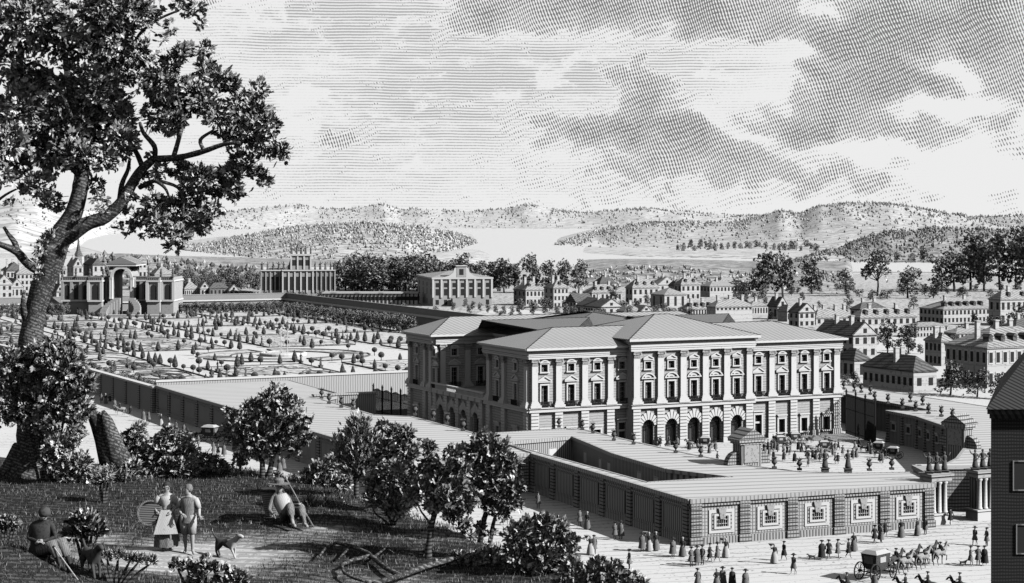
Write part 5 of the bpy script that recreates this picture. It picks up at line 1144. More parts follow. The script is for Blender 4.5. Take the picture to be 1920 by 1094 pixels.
shrub('corner_bush', 'big dark fan-shaped bush overhanging the white road', 'bush', 1005, 41, [(985,990,22),(1018,980,20),(1045,990,18),(960,1005,16),(1000,1015,32),(1040,1015,28),(1070,1015,14),(970,1035,22),(1020,1045,32),(1060,1040,20),(990,1065,22),(1035,1070,22)], 10500, .18, .085, 'leaf_dark', trunks=[[(1010,1100,4),(1010,1065,3),(1000,1030,2)],[(1010,1100,3),(1030,1060,2),(1045,1030,1.2)],[(1005,1100,3),(985,1065,2),(972,1035,1.2)]], seed=17, pale=300)
shrub('edge_bush', 'dark leafy sprigs standing at the bottom edge right of the fan-shaped bush', 'bush', 1110, 39, [(1075,1058,12),(1062,1075,14),(1120,1058,13),(1135,1070,16),(1110,1080,18),(1155,1065,11),(1160,1085,16),(1085,1090,16),(1185,1085,14),(1200,1095,12),(1140,1100,20),(1060,1100,20)], 6000, .17, .08, 'leaf_dark', seed=18)
shrub('ground_bush', 'low dark undergrowth under the forked tree and crooked tree', 'bush', 890, 42, [(860,1050,18),(890,1055,22),(920,1045,20),(945,1060,22),(900,1080,24),(960,1085,22),(985,1095,20),(930,1095,22),(835,1065,14),(865,1085,16)], 6800, .18, .075, 'leaf_dark', seed=19, pale=500)
shrub('left_bush', 'small leafy bush at the left edge behind the seated man', 'bush', 12, 41, [(10,975,10),(25,980,10),(2,985,10),(32,985,6)], 1100, .11, .06, 'leaf_mid', seed=20, pale=150)
shrub('burdock', 'large-leaved pale plant beside the black dog at the left', 'plant', 160, 40, [(150,980,14),(175,985,12),(140,1000,13),(185,1000,9),(165,975,9)], 800, .24, .12, 'leaf_mid', seed=21, pale=260, up=.8)
shrub('creeping_plant', 'broad-leaved dark plant creeping along the bottom edge', 'plant', 380, 37.2, [(350,1062,9),(388,1060,14),(410,1068,10),(430,1075,12),(372,1078,10),(330,1060,7),(450,1088,14),(415,1090,12),(360,1092,10)], 1900, .16, .11, 'leaf_dark', seed=22, pale=160, up=.6)
shrub('creeping_plant', 'grassy tuft plant right of the black dog', 'plant', 215, 38.2, [(200,1045,8),(222,1042,8),(245,1050,8),(262,1052,7),(285,1055,7),(185,1040,6)], 1300, .2, .03, 'leaf_mid', seed=23, up=1.5)
shrub('fern', 'spiky pale fern under the oak behind the couple', 'plant', 195, 50, [(185,895,8),(205,890,8),(195,905,8)], 260, .32, .05, 'leaf_light', seed=24, up=.8)
# broken stump
sx = place_h(200, 55); st = thing('tree_stump', 'tall hollow broken stump split in two, leaning left behind the bushes', 'stump', sx); k = 55/F
def spt(px, py, dz=0): return D(px, py, 55+dz)-sx
MB().tube([spt(222,880), spt(210,850), spt(196,820), spt(185,795), spt(176,778)], [34*k, 28*k, 20*k, 16*k, 13*k], 12).tube([spt(176,779), spt(170,772)], [12*k, 2*k], 8).build('trunk', 'bark', st, smooth=True)
MB().tube([spt(228,878,-.2), spt(215,840,-.2), spt(206,810,-.2), spt(200,790,-.2), spt(193,770,-.2)], [26*k, 19*k, 15*k, 12*k, 3*k], 12).build('split_half', 'bark', st, smooth=True)
# fallen branch in the lower middle
fb = thing('fallen_branch', 'long crooked fallen branch lying in the hollow below the crooked tree', 'branch', place_h(740, 37.6)); f0 = fb.location.copy()
def fp(px, d, h=.08): p = place_h(px, d); return p+Vector((0, 0, h))-f0
def dd(py): return (CH-28)*F/(py-HY)
for i, pts in enumerate(([(700,1094,5),(750,1080,6),(800,1065,6),(850,1055,5),(895,1045,4)], [(750,1080,5.5),(720,1068,5),(690,1048,5),(660,1032,4),(630,1028,3.5),(610,1035,3),(600,1048,2)], [(692,1052,4),(660,1058,3.5),(640,1066,3.5),(645,1078,3),(665,1086,3),(690,1092,3)], [(655,1034,3),(645,1042,2.5),(638,1050,2)], [(700,1055,3),(725,1040,2.2),(738,1050,1.6)])):
    MB().tube([fp(x, dd(y), .16) for x, y, r_ in pts], [r_*.0115 for x, y, r_ in pts], 7).build('trunk' if i == 0 else 'branch', 'bark', fb, smooth=True)
# grass over the hill
rs = np.random.RandomState(8); N = 90000; gv = np.zeros((N, 3, 3)); m_ = 0
rg = random.Random(12)
bm_v = []; bm_f = []
while m_ < N:
    d = rg.uniform(30, 60); px = rg.uniform(-60, 1300); de = (CH-28)*F/(interp(EDGE, px)-HY)
    if d > de+1.5: continue
    X = (px-960)*d/F; w_ = pathw(X, d)
    if rg.random() < w_*1.15+.02: continue
    z = hillz(X, d); h = rg.uniform(.03, .11)*(1.8 if rg.random() < .04 else 1); a = rg.uniform(0, PI); l_ = rg.uniform(-.5, .5)*h; w = rg.uniform(.006, .014)
    b = len(bm_v); bm_v += [(X-w*math.cos(a), d-w*math.sin(a), z-.02), (X+w*math.cos(a), d+w*math.sin(a), z-.02), (X+l_, d+rg.uniform(-.3, .3)*h, z+h)]; bm_f.append((b, b+1, b+2)); m_ += 1
MB().add(bm_v, bm_f).build('grass', 'grass', kind='stuff', label='short grass with shade painted into its colour, covering the foreground hill', cat='grass')
# ================================================================ DISTANT TREES
def tree_proto(name, label, kind, h, seed, m='leaf_far', group=None):
    r_ = random.Random(seed); t = thing(name, label, 'tree', (0, 0, -90), 0, group); cl = []
    if kind == 'round': nb_, w, z0 = 17, .32, .24
    elif kind == 'tall': nb_, w, z0 = 16, .24, .22
    elif kind == 'open': nb_, w, z0 = 9, .38, .50
    else: nb_, w, z0 = 8, .40, .15
    for i in range(nb_):
        a = r_.random()*2*PI; zz = z0+(1-z0)*((i+.5)/nb_); rr_ = w*h*math.sqrt(max(.05, 1-((zz-(z0+1)/2)/((1-z0)/2+.12))**2))*r_.uniform(.35, .95)
        cl.append((math.cos(a)*rr_, math.sin(a)*rr_, zz*h*.96, h*r_.uniform(.095, .16)*(1.2 if kind == 'bush' else 1)))
    if kind != 'open': cl.append((0, 0, h*.68, h*.17))
    link('crown', leaves_mesh('c', cl, 2200, h*.06, h*.042, m, seed, fan=5, shell=.3, quad=True), t)
    tb = MB(); tb.tube([(0, 0, 0), (.02*h, 0, .25*h), (0, 0, .6*h)], [.028*h, .02*h, .012*h], 6)
    for c in cl[:5]: tb.tube([(0, 0, .35*h), (c[0]*.6, c[1]*.6, c[2]*.8), (c[0], c[1], c[2])], [.012*h, .008*h, .004*h], 5)
    tb.build('trunk', 'bark_small', t); return t
PT = {}
for k, (kd, m) in {'round1': ('round', 'leaf_far'), 'round2': ('round', 'leaf_far'), 'tall1': ('tall', 'leaf_far'), 'tall2': ('tall', 'leaf_mid'), 'open1': ('open', 'leaf_dark'), 'bush1': ('bush', 'leaf_far'), 'bush2': ('bush', 'leaf_far'), 'pale1': ('round', 'leaf_pale')}.items():
    PT[k] = [tree_proto('tree' if 'bush' not in k else 'bush', 'tree', kd, 1.0, hash_ if False else sum(map(ord, k)), m), False]
def T_(kind, px, yb, hpx, label, group=None, wx=1.0, z=0):
    p = G(px, yb, z); s = hpx*p.y/F; pr = PT[kind]
    rz = (px*.37) % 6.28
    if not pr[1]: o = pr[0]; pr[1] = True; o.location = p; o.rotation_euler = (0, 0, rz); o.scale = (s*wx, s*wx, s); o['label'] = label
    else: o = dup(pr[0], p, rz, label=label, s=(s*wx, s*wx, s))
    if group: o['group'] = group
    elif 'group' in o: del o['group']
    return o
rg = random.Random(21); KK = ['round1', 'round2', 'tall1', 'tall2']
for i in range(78):            # the grove behind the small pale palace
    px = 640+i*3.8+rg.uniform(-6, 6); top = 486+rg.uniform(-6, 12)+(8 if px > 800 else 0)+(4 if px > 880 else 0); yb = 548+rg.uniform(-8, 4); T_(rg.choice(KK), px, yb, yb-top, 'one of the tall dark trees in the grove behind the small pale palace', 'trees of the tall grove', 1.15)
for px, top, w in ((945,487,1), (997,479,.9), (1030,490,.9), (1055,492,.8), (1085,489,1.1), (870,478,1), (905,492,1), (965,495,.9)): T_(rg.choice(KK), px, 550, 550-top, 'one of the tall dark trees in the grove behind the small pale palace', 'trees of the tall grove', w)
for i in range(22): T_(rg.choice(['bush1', 'bush2', 'round1']), 492+i*6.6+rg.uniform(-2, 2), 566+rg.uniform(-2, 2), rg.uniform(14, 22), 'bushy tree in front of the statue-topped garden palace', 'trees before the far garden palace')
for i in range(30): px = 340+i*5+rg.uniform(-3, 3); T_(rg.choice(['round1', 'round2', 'bush1']), px, 545+rg.uniform(-14, 4), rg.uniform(18, 32), 'bushy tree behind the houses at the end of the parterre', 'trees behind the far garden wall')
for i in range(34): px = 330+i*5.2; T_('round1' if i % 3 else 'round2', px, 588, 19+rg.uniform(-2, 3), 'small tree in the row along the far wall of the parterre', 'tree row at the end of the parterre', .9)
for i in range(16): T_('round2' if i % 3 else 'round1', -4+i*8.6, 592+rg.uniform(-1, 1), 22, 'small tree in the row left of the grotto building', 'tree row left of the grotto', .9)
for i in range(46): f_ = i/45; T_(rg.choice(['round1', 'bush1', 'round2']), 505+f_*268, 583+f_*44, 19+f_*12+rg.uniform(-2, 2), 'hedge-like tree along the right boundary of the parterre', 'trees along the right parterre wall', 1.1)
for i in range(13): T_(rg.choice(['bush1', 'bush2']), 186+i*13+rg.uniform(-3, 3), 703+i*3.6, 18, 'dark bush inside the left parterre wall', 'bushes inside the left parterre wall', 1.3)
for px, yb in ((735,600), (750,603), (768,604), (785,606), (800,600), (760,592), (815,596), (742,590)): T_('bush1', px, yb, rg.uniform(16, 24), 'dark bush in the field before the small pale palace', 'bushes before the small pale palace', 1.2)
for i, (px, yb) in enumerate(((845,572), (858,575), (872,578), (886,582), (900,586), (915,588), (930,590), (945,591), (960,592), (850,584), (880,590), (938,600), (958,602))): T_(['round1', 'round2'][i % 2], px, yb, 17, 'small round tree in the rows before the small pale palace', 'orchard rows before the small pale palace', .95)
for px, yb in ((975,590), (1000,592), (1022,590), (1045,592), (1062,588), (1075,594), (1090,600), (1060,600), (1180,598), (1192,590), (1210,596), (1230,596), (1255,597), (1272,600), (1170,590), (1265,560), (1245,590), (1150,570), (1395,560), (1430,560), (1418,570)): T_(rg.choice(['bush1', 'round1', 'round2', 'bush2']), px, yb, rg.uniform(18, 30), 'dark tree among the town houses', 'trees among the town houses', 1.1)
for k_, px, yb, hp, w, lab in (('round1',1430,556,78,1.05,'big round dark tree, left of the pair beside the river'), ('tall1',1468,558,84,.95,'tall pointed dark tree beside the river, right of the pair'), ('round2',1522,552,66,1.1,'spreading tree with bare trunk right of the riverside pair'),
    ('bush1',1587,552,44,1.3,'low wide bushy tree between the two open-trunked trees'), ('open1',1645,556,84,1.0,'lone slender tree with tufted crown standing free against the river'), ('bush2',1702,560,56,1.3,'broad bushy tree right of the lone slender tree'),
    ('round2',1765,548,66,1.1,'first tree of the tall group at the right'), ('tall1',1790,548,78,1.2,'second tree of the tall group at the right'), ('round1',1820,545,100,1.05,'tall leaning tree in the middle of the right group'), ('tall2',1845,546,92,1,'light-stemmed tree in the right group'),
    ('open1',1875,545,104,.9,'thin open tree with several stems in the right group'), ('round1',1905,545,116,.85,'dark tall tree at the right edge of the picture'), ('tall1',1925,548,118,.8,'outermost dark tree cut by the right edge'), ('bush1',1750,560,30,1.5,'low bush at the foot of the tall right group'),
    ('round1',1664,663,58,1.0,'left of two leafy trees between the dormered house and the barn-like house'), ('round2',1704,664,56,1.05,'right of two leafy trees between the dormered house and the barn-like house'),
    ('bush1',1782,742,62,1.2,'large bush left of three in front of the largest town house'), ('bush2',1832,746,52,1.25,'middle bush before the largest town house'), ('bush1',1872,750,46,1.3,'right bush before the largest town house beside the dark roof'),
    ('bush2',1867,618,26,1.4,'small bush left of the tall white house at the edge'), ('bush1',1906,620,46,1.2,'dark bush over the wall at the right edge'), ('bush1',1605,724,24,1.4,'bush against the small hip-roofed house'), ('bush2',1635,726,26,1.3,'bush against the long barn-like house'), ('bush1',1585,722,18,1.5,'low bush just beyond the right palace corner')): T_(k_, px, yb, hp, lab, None, w)
for i in range(26):
    px = 1270+i*10.5+rg.uniform(-4, 4); yb = 470+rg.uniform(-3, 5); T_('pale1' if i % 2 else 'round1', px, yb, rg.uniform(12, 20), 'pale distant tree standing at the foot of the long right hill', 'trees at the foot of the long right hill', 1.0)
for i in range(44): T_(rg.choice(['bush1', 'round1', 'bush2', 'round2']), rg.uniform(960, 1640), rg.uniform(545, 604), rg.uniform(12, 24), 'dark tree among the town houses', 'trees among the town houses', 1.15)
for i in range(24): T_(rg.choice(['bush1', 'round1', 'bush2']), rg.uniform(1640, 1920), rg.uniform(575, 700), rg.uniform(16, 30), 'bush or small tree on the slope between the right-hand houses', 'small trees on the right slope', 1.15)
for px, hp in ((1682,20), (1710,18), (1732,32), (1745,16)): T_('pale1', px, 493, hp, 'pale tree at the far river shore under the nearer hill', 'trees on the far river shore')
for i in range(22): px = 1480+i*21+rg.uniform(-8, 8); T_(rg.choice(['bush1', 'bush2']), px, 556+rg.uniform(-12, 8), rg.uniform(10, 20), 'low bush in the meadow between the town and the river', 'bushes in the riverside meadow', 1.5)
for k in PT:
    if not PT[k][1]: T_(k, 1500, 556, 20, 'small bush in the riverside meadow')
# ================================================================ PEOPLE AND ANIMALS
import bmesh
def skinned(name, J, E, sub=2, root=None, mats=('skin',), fn=None):
    """one continuous skin over a skeleton: J name -> (x,y,z,r)"""
    keys = list(J); me = bpy.data.meshes.new(name+'_rig'); bm = bmesh.new(); lay = bm.verts.layers.skin.verify(); vs_ = {}
    for k in keys:
        v = bm.verts.new(J[k][:3]); r = J[k][3]; v[lay].radius = r if isinstance(r, tuple) else (r, r); vs_[k] = v
    vs_[root or keys[0]][lay].use_root = True
    for a, b in E: bm.edges.new((vs_[a], vs_[b]))
    bm.to_mesh(me); bm.free(); o = bpy.data.objects.new('rig', me); COL.objects.link(o)
    o.modifiers.new('s', 'SKIN').use_smooth_shade = True; m_ = o.modifiers.new('u', 'SUBSURF'); m_.levels = sub; m_.render_levels = sub
    dg = bpy.context.evaluated_depsgraph_get(); dg.update(); out = bpy.data.meshes.new_from_object(o.evaluated_get(dg)); out.name = name
    bpy.data.objects.remove(o); bpy.data.meshes.remove(me)
    out.materials.clear()
    for q in mats: out.materials.append(MATS[q])
    for p in out.polygons:
        p.use_smooth = True
        if fn: p.material_index = fn(p.center)
    return out
BASE = dict(pelvis=(0, 0, .95, (.15, .11)), waist=(0, 0, 1.08, (.135, .10)), chest=(0, 0, 1.28, (.17, .115)), nb=(0, .01, 1.45, .075), neck=(0, 0, 1.51, .055), jaw=(0, -.02, 1.57, .068), head=(0, -.005, 1.645, .088), crown=(0, .01, 1.70, .07),
 shl=(-.18, 0, 1.41, .065), ell=(-.25, .02, 1.14, .048), wrl=(-.24, -.12, .93, .033), hal=(-.235, -.17, .87, .036), shr=(.18, 0, 1.41, .065), elr=(.25, .02, 1.14, .048), wrr=(.24, -.12, .93, .033), har=(.235, -.17, .87, .036),
 hil=(-.09, 0, .86, .09), knl=(-.10, -.02, .49, .062), anl=(-.10, .02, .09, .042), tol=(-.11, -.13, .04, .038), hir=(.09, 0, .86, .09), knr=(.10, -.02, .49, .062), anr=(.10, .02, .09, .042), tor=(.11, -.13, .04, .038))
BE = [('pelvis','waist'),('waist','chest'),('chest','nb'),('nb','neck'),('neck','jaw'),('jaw','head'),('head','crown'),('nb','shl'),('shl','ell'),('ell','wrl'),('wrl','hal'),('nb','shr'),('shr','elr'),('elr','wrr'),('wrr','har'),
 ('pelvis','hil'),('hil','knl'),('knl','anl'),('anl','tol'),('pelvis','hir'),('hir','knr'),('knr','anr'),('anr','tor')]
def pose(**kw):
    J = dict(BASE)
    for k, v in kw.items(): J[k] = (*v, BASE[k][3]) if len(v) == 3 else v
    return J
def shell_mb(rings, n=14, fold=0, nf=7):
    """cloth shell: rings of (cx,cy,z,rx,ry)"""
    mb = MB(); vs_ = []
    for i, (cx_, cy_, z, rx, ry) in enumerate(rings):
        f_ = fold*i/max(1, len(rings)-1)
        for k in range(n): a = 2*PI*k/n; s_ = 1+f_*math.cos(nf*a); vs_.append((cx_+rx*s_*math.cos(a), cy_+ry*s_*math.sin(a), z))
    m = len(rings); mb.add(vs_, [(i*n+k, i*n+(k+1) % n, (i+1)*n+(k+1) % n, (i+1)*n+k) for i in range(m-1) for k in range(n)]+[tuple(range(n))]); return mb
def hat_mb(c, kind='tri', s=1):
    x, y, z = c; mb = MB()
    if kind == 'tri':
        mb.lathe([(.11, -.02), (.115, .03), (.09, .10), (.03, .12)], 10, c)
        n = 15; vs_ = [(x+.10*math.cos(2*PI*k/n), y+.10*math.sin(2*PI*k/n), z) for k in range(n)]+[(x+(.19-.03*math.cos(3*2*PI*k/n))*math.cos(2*PI*k/n), y+(.19-.03*math.cos(3*2*PI*k/n))*math.sin(2*PI*k/n), z+.055+.05*math.cos(3*2*PI*k/n)) for k in range(n)]
        mb.add(vs_, [(k, (k+1) % n, n+(k+1) % n, n+k) for k in range(n)])
    elif kind == 'wide': mb.lathe([(.26, 0), (.265, .015), (.12, .02), (.12, .10), (.08, .14), (.02, .15)], 14, c)
    else: mb.lathe([(.105, -.05), (.112, .03), (.08, .10), (.02, .125)], 10, c)
    return mb
WALK = dict(knl=(-.10, -.16, .50), anl=(-.10, -.22, .10), tol=(-.11, -.36, .06), knr=(.10, .08, .50), anr=(.10, .28, .14), tor=(.11, .18, .04), ell=(-.27, .12, 1.15), wrl=(-.25, .10, .93), hal=(-.24, .08, .88), elr=(.27, -.06, 1.14), wrr=(.22, -.26, 1.0), har=(.20, -.31, .98))
def pmesh(J, legs=1): return skinned('body', J, BE, 2, 'pelvis', ('skin', 'cloth_dark', 'cloth_light'), lambda c: 0 if c.z > 1.49 or (abs(c.x) > .15 and c.z < .95 and c.z > .8) else (legs if c.z < .55 else 1))
bodies = {'stand': pmesh(pose(ell=(-.28, .04, 1.16), wrl=(-.12, -.2, 1.05), hal=(-.05, -.24, 1.05))), 'walk': pmesh(pose(**WALK), 2), 'point': pmesh(pose(elr=(.36, -.12, 1.28), wrr=(.5, -.3, 1.33), har=(.55, -.35, 1.35), **{k: WALK[k] for k in ('knl', 'anl', 'tol')}), 2),
 'carry': pmesh(pose(ell=(-.32, -.05, 1.3), wrl=(-.36, -.08, 1.55), hal=(-.36, -.1, 1.63)))}
coat_m = {c: shell_mb([(0, 0, 1.46, .10, .09), (0, 0, 1.41, .20, .13), (0, 0, 1.25, .20, .145), (0, 0, 1.02, .165, .13), (0, 0, .90, .20, .17), (0, .01, .52, .29, .25)], 14, .10).mesh('coat', c, True) for c in ('cloth_dark', 'cloth_mid')}
cloak_m = shell_mb([(0, 0, 1.47, .09, .09), (0, 0, 1.40, .24, .16), (0, .01, 1.1, .27, .21), (0, .02, .7, .30, .25), (0, .03, .32, .36, .30)], 14, .10).mesh('cloak', 'cloth_mid', True)
cloakd_m = shell_mb([(0, 0, 1.47, .09, .09), (0, 0, 1.40, .24, .16), (0, .01, 1.1, .27, .21), (0, .02, .7, .30, .25), (0, .03, .25, .34, .28)], 14, .10).mesh('cloak', 'cloth_dark', True)
skirt_m = {c: shell_mb([(0, 0, 1.10, .135, .11), (0, 0, .98, .21, .18), (0, 0, .6, .29, .26), (0, .01, .09, .36, .33)], 16, .12).mesh('skirt', c, True) for c in ('cloth_mid', 'cloth_light')}
bodice_m = shell_mb([(0, 0, 1.45, .09, .08), (0, 0, 1.40, .19, .125), (0, -.01, 1.28, .185, .15), (0, 0, 1.08, .14, .115)], 14).mesh('bodice', 'cloth_dark', True)
hat_m = {k: hat_mb((0, 0, 1.70), k).mesh('hat', 'cloth_dark') for k in ('tri', 'wide', 'cap')}
cap_w = hat_mb((0, .02, 1.68), 'cap').mesh('cap', 'cloth_light')
stick_m = MB().tube([(.24, -.22, 0), (.235, -.19, .95)], .016, 5).mesh('stick', 'cloth_dark')
basket_m = MB().lathe([(.12, 0), (.24, .16), (.26, .2)], 10).mesh('basket', 'wicker')
KINDS = {
 'coat': lambda t: [link('body', bodies['walk'], t), link('coat', coat_m['cloth_dark'], t), link('hat', hat_m['tri'], t)],
 'coat2': lambda t: [link('body', bodies['stand'], t), link('coat', coat_m['cloth_mid'], t), link('hat', hat_m['tri'], t)],
 'cloak': lambda t: [link('body', bodies['stand'], t), link('cloak', cloak_m, t), link('hat', hat_m['wide'], t)],
 'cloakd': lambda t: [link('body', bodies['walk'], t), link('cloak', cloakd_m, t), link('hat', hat_m['tri'], t)],
 'woman': lambda t: [link('body', bodies['stand'], t), link('skirt', skirt_m['cloth_mid'], t), link('bodice', bodice_m, t), link('cap', cap_w, t)],
 'woman2': lambda t: [link('body', bodies['carry'], t), link('skirt', skirt_m['cloth_light'], t), link('bodice', bodice_m, t), link('cap', cap_w, t), link('carried_tray', basket_m, t, TR(-.36, -.1, 1.64))],
 'point': lambda t: [link('body', bodies['point'], t), link('coat', coat_m['cloth_mid'], t), link('hat', hat_m['tri'], t)],
 'stick': lambda t: [link('body', bodies['walk'], t), link('coat', coat_m['cloth_mid'], t), link('hat', hat_m['wide'], t), link('stick', stick_m, t)]}
def person(kind, px, py, label, rz=0, group=None, s=1.17, p=None):
    t = thing('person', label, 'person', p if p is not None else G(px, py), rz, group, s); KINDS[kind](t); return t
for kd, px, py, rz, lab in (
 ('cloak',1262,1045,.4,'cloaked man, left one of the pair in the shadow just before the wing corner'), ('woman',1280,1044,-.4,'woman in a skirt, right one of the pair just before the wing corner'),
 ('coat2',1296,1063,.5,'man in a knee-long coat, leftmost of the tight group below the wing corner'), ('cloak',1307,1061,0,'man with wide hat in the middle of the tight group below the wing corner'), ('coat2',1317,1060,-.6,'man standing at the right of the tight group below the wing corner'),
 ('coat',1331,1056,1.2,'man with tricorne hat walking alone right of the tight group'), ('stick',1345,1054,1.4,'striding man with a stick under the first framed window'), ('woman2',1361,1046,0,'figure carrying a bundle on the head near the wall under the first window'),
 ('coat2',1308,1106,0,'man cut by the bottom edge, leftmost of those nearest the viewer'), ('woman',1344,1106,.3,'woman in the bottom-edge group, left of the man with the broad hat'), ('cloak',1355,1103,0,'man with the broad hat in the bottom-edge group'), ('cloakd',1373,1105,-.4,'cloaked man, right one of the bottom-edge group'), ('cloak',1398,1108,.2,'broad-hatted man alone at the bottom edge right of the group'),
 ('woman2',1452,1057,.2,'woman in a pale skirt holding up a tray on her raised arm'), ('coat',1470,1052,-1.0,'man in a coat walking towards the woman with the tray'), ('stick',1488,1077,-.8,'lone man with flapping coat in the middle of the open street'),
 ('cloakd',1541,1050,.2,'man in a long dark cloak beside the little dog'), ('coat',1554,1049,0,'man in tricorne second from the little dog'), ('point',1571,1048,.7,'man gesturing in the middle of the row of strollers'), ('coat',1591,1047,1.3,'striding man at the right of the row of strollers'), ('woman',1601,1034,0,'woman in a skirt standing behind the striding man near the wall'),
 ('cloak',1204,1035,0,'leftmost of three small figures in the shade of the side wall'), ('woman2',1217,1034,0,'middle of three small figures in the shade of the side wall'), ('woman',1230,1033,0,'rightmost of three small figures in the shade of the side wall'),
 ('coat',1782,985,.3,'sentry-like man in a dark coat at the columned gate'), ('stick',1828,1023,-.8,'man leaning on a stick in front of the right gate pier'), ('coat2',1850,1025,-1.2,'man close against the dark house corner'),
 ('point',1820,1062,1.2,'small figure with raised arm beside the dark house'), ('coat2',1834,1061,0,'middle man of the three beside the dark house'), ('cloakd',1846,1061,-.5,'man nearest the dark house wall in the group of three'),
 ('woman2',1107,1041,0,'figure carrying a round basket on the head on the white road'), ('coat2',1114,1040,0,'man beside the basket carrier on the white road'),
 ('coat2',1087,987,.6,'man at the left of the pair in shade under the blind panels'), ('woman',1101,993,-.6,'woman at the right of the pair in shade under the blind panels'), ('coat2',1153,1013,.4,'man at the left of the pair near the middle of the side wall'), ('cloak',1164,1011,-.4,'cloaked man at the right of the pair near the middle of the side wall'), ('coat2',1009,954,0,'figure standing by the far end of the forecourt side wall'),
 ('coat2',190,757,0,'leftmost of three people by the garden wall'), ('woman',198,758,.3,'middle one of three people by the garden wall'), ('coat',206,759,0,'rightmost of three people by the garden wall'),
 ('cloak',269,790,0,'left one of two men standing along the garden wall road'), ('coat2',279,793,0,'right one of two men standing along the garden wall road'), ('woman2',302,799,0,'figure with a bundle walking alone along the garden wall road'),
 ('coat2',400,853,.2,'left one of three walkers coming down the garden wall road'), ('point',409,856,0,'gesturing middle one of three walkers on the garden wall road'), ('cloak',420,857,-.3,'right one of three walkers on the garden wall road'),
 ('woman',524,884,0,'woman at the left of the pair behind the small tree stems'), ('cloak',531,883,0,'man at the right of the pair behind the small tree stems')): person(kd, px, py, lab, rz)
for i, (px, py) in enumerate(((1410,1072),(1425,1070),(1500,1098),(1512,1096),(1530,1100),(1640,1020),(1652,1018),(1690,1008),(1400,1038),(1700,1100),(1660,1008),(1240,1075),(1225,1078),(1180,1068),(1165,1060),(1560,1085),(1575,1087),(1720,1005),(1735,1003))):
    person(['coat', 'cloak', 'woman', 'coat2', 'cloakd'][i % 5], px, py, 'townsperson strolling on the open street before the windowed wing', (i*1.3) % 6, 'strollers on the open street') if i in (5, 6, 7, 10, 13, 17, 18) else None
for i, (px, py) in enumerate(((245,782),(318,806),(330,812),(345,818),(440,868),(455,872),(215,768),(372,840),(948,985),(960,1002))): person(['coat', 'woman', 'cloak', 'coat2'][i % 4], px, py, 'walker on the white road beside the long boundary wall', i*1.1, 'walkers on the wall road')
# ---------------------------------------------------------------- animals
HJ = dict(belly=(0, 0, 1.22, (.31, .30)), rump=(-.55, 0, 1.30, (.30, .28)), croup=(-.80, 0, 1.28, .19), tail1=(-.95, 0, 1.15, .06), tail2=(-1.05, 0, .75, .065), tail3=(-1.03, 0, .5, .03), chest=(.52, 0, 1.26, (.27, .29)), withers=(.70, 0, 1.42, .21), nk=(.92, 0, 1.68, .135), poll=(1.08, 0, 1.95, .11), cheek=(1.2, 0, 1.86, .105), muz=(1.45, 0, 1.62, .062),
 fl1=(.55, .15, 1.0, .11), fl2=(.58, .16, .62, .062), fl3=(.56, .16, .18, .042), fl4=(.60, .16, .05, .056), fr1=(.55, -.15, 1.0, .11), fr2=(.88, -.16, .88, .062), fr3=(.82, -.16, .48, .042), fr4=(.76, -.16, .40, .056),
 hl1=(-.62, .17, 1.02, .15), hl2=(-.50, .18, .80, .10), hl3=(-.78, .17, .55, .06), hl4=(-.70, .17, .16, .043), hl5=(-.66, .17, .05, .056), hr1=(-.62, -.17, 1.02, .15), hr2=(-.38, -.18, .80, .10), hr3=(-.58, -.17, .53, .06), hr4=(-.44, -.17, .16, .043), hr5=(-.40, -.17, .05, .056))
HE = [('belly','rump'),('rump','croup'),('croup','tail1'),('tail1','tail2'),('tail2','tail3'),('belly','chest'),('chest','withers'),('withers','nk'),('nk','poll'),('poll','cheek'),('cheek','muz'),('chest','fl1'),('fl1','fl2'),('fl2','fl3'),('fl3','fl4'),('chest','fr1'),('fr1','fr2'),('fr2','fr3'),('fr3','fr4'),
 ('rump','hl1'),('hl1','hl2'),('hl2','hl3'),('hl3','hl4'),('hl4','hl5'),('rump','hr1'),('hr1','hr2'),('hr2','hr3'),('hr3','hr4'),('hr4','hr5')]
horse_me = {m: skinned('body', HJ, HE, 1, 'belly', (m,)) for m in ('hide', 'hide_grey', 'hide_pale')}
mane_me = MB().tube([(.72, 0, 1.62), (.86, 0, 1.84), (.98, 0, 2.05), (1.12, 0, 2.1)], [.05, .08, .07, .04], 6).tube([(1.02, .06, 2.02), (1.03, .07, 2.17)], [.035, .008], 5).tube([(1.02, -.06, 2.02), (1.03, -.07, 2.17)], [.035, .008], 5).mesh('mane', 'hide')
bridle_me = MB().tube([(1.36, .08, 1.68), (1.0, .12, 1.6), (.3, .2, 1.7)], .018, 4).box(-.05, .35, -.32, .32, 1.42, 1.56).mesh('harness', 'joint')
def horse(p, rz, label, m='hide_grey', group=None, s=1):
    t = thing('horse', label[:90], 'horse', p, rz, group, s); link('body', horse_me[m], t); link('mane', mane_me, t); link('harness', bridle_me, t); return t
RJ = pose(knl=(-.26, -.30, .78), anl=(-.28, -.22, .40), tol=(-.28, -.34, .36), knr=(.26, -.30, .78), anr=(.28, -.22, .40), tor=(.28, -.34, .36), hil=(-.12, -.02, .90), hir=(.12, -.02, .90), elr=(.26, -.05, 1.15), wrr=(.12, -.30, 1.12), har=(.08, -.35, 1.12), ell=(-.26, -.05, 1.15), wrl=(-.12, -.30, 1.12), hal=(-.08, -.35, 1.12))
rider_me = skinned('body', RJ, BE, 2, 'pelvis', ('skin', 'cloth_dark', 'cloth_light'), lambda c: 0 if c.z > 1.49 else (2 if c.z < .85 and c.z > .55 else 1))
rcoat_me = shell_mb([(0, 0, 1.46, .10, .09), (0, 0, 1.41, .20, .13), (0, 0, 1.25, .20, .145), (0, 0, 1.02, .165, .13), (0, .06, .86, .25, .24)], 14, .08).mesh('coat', 'cloth_dark', True)
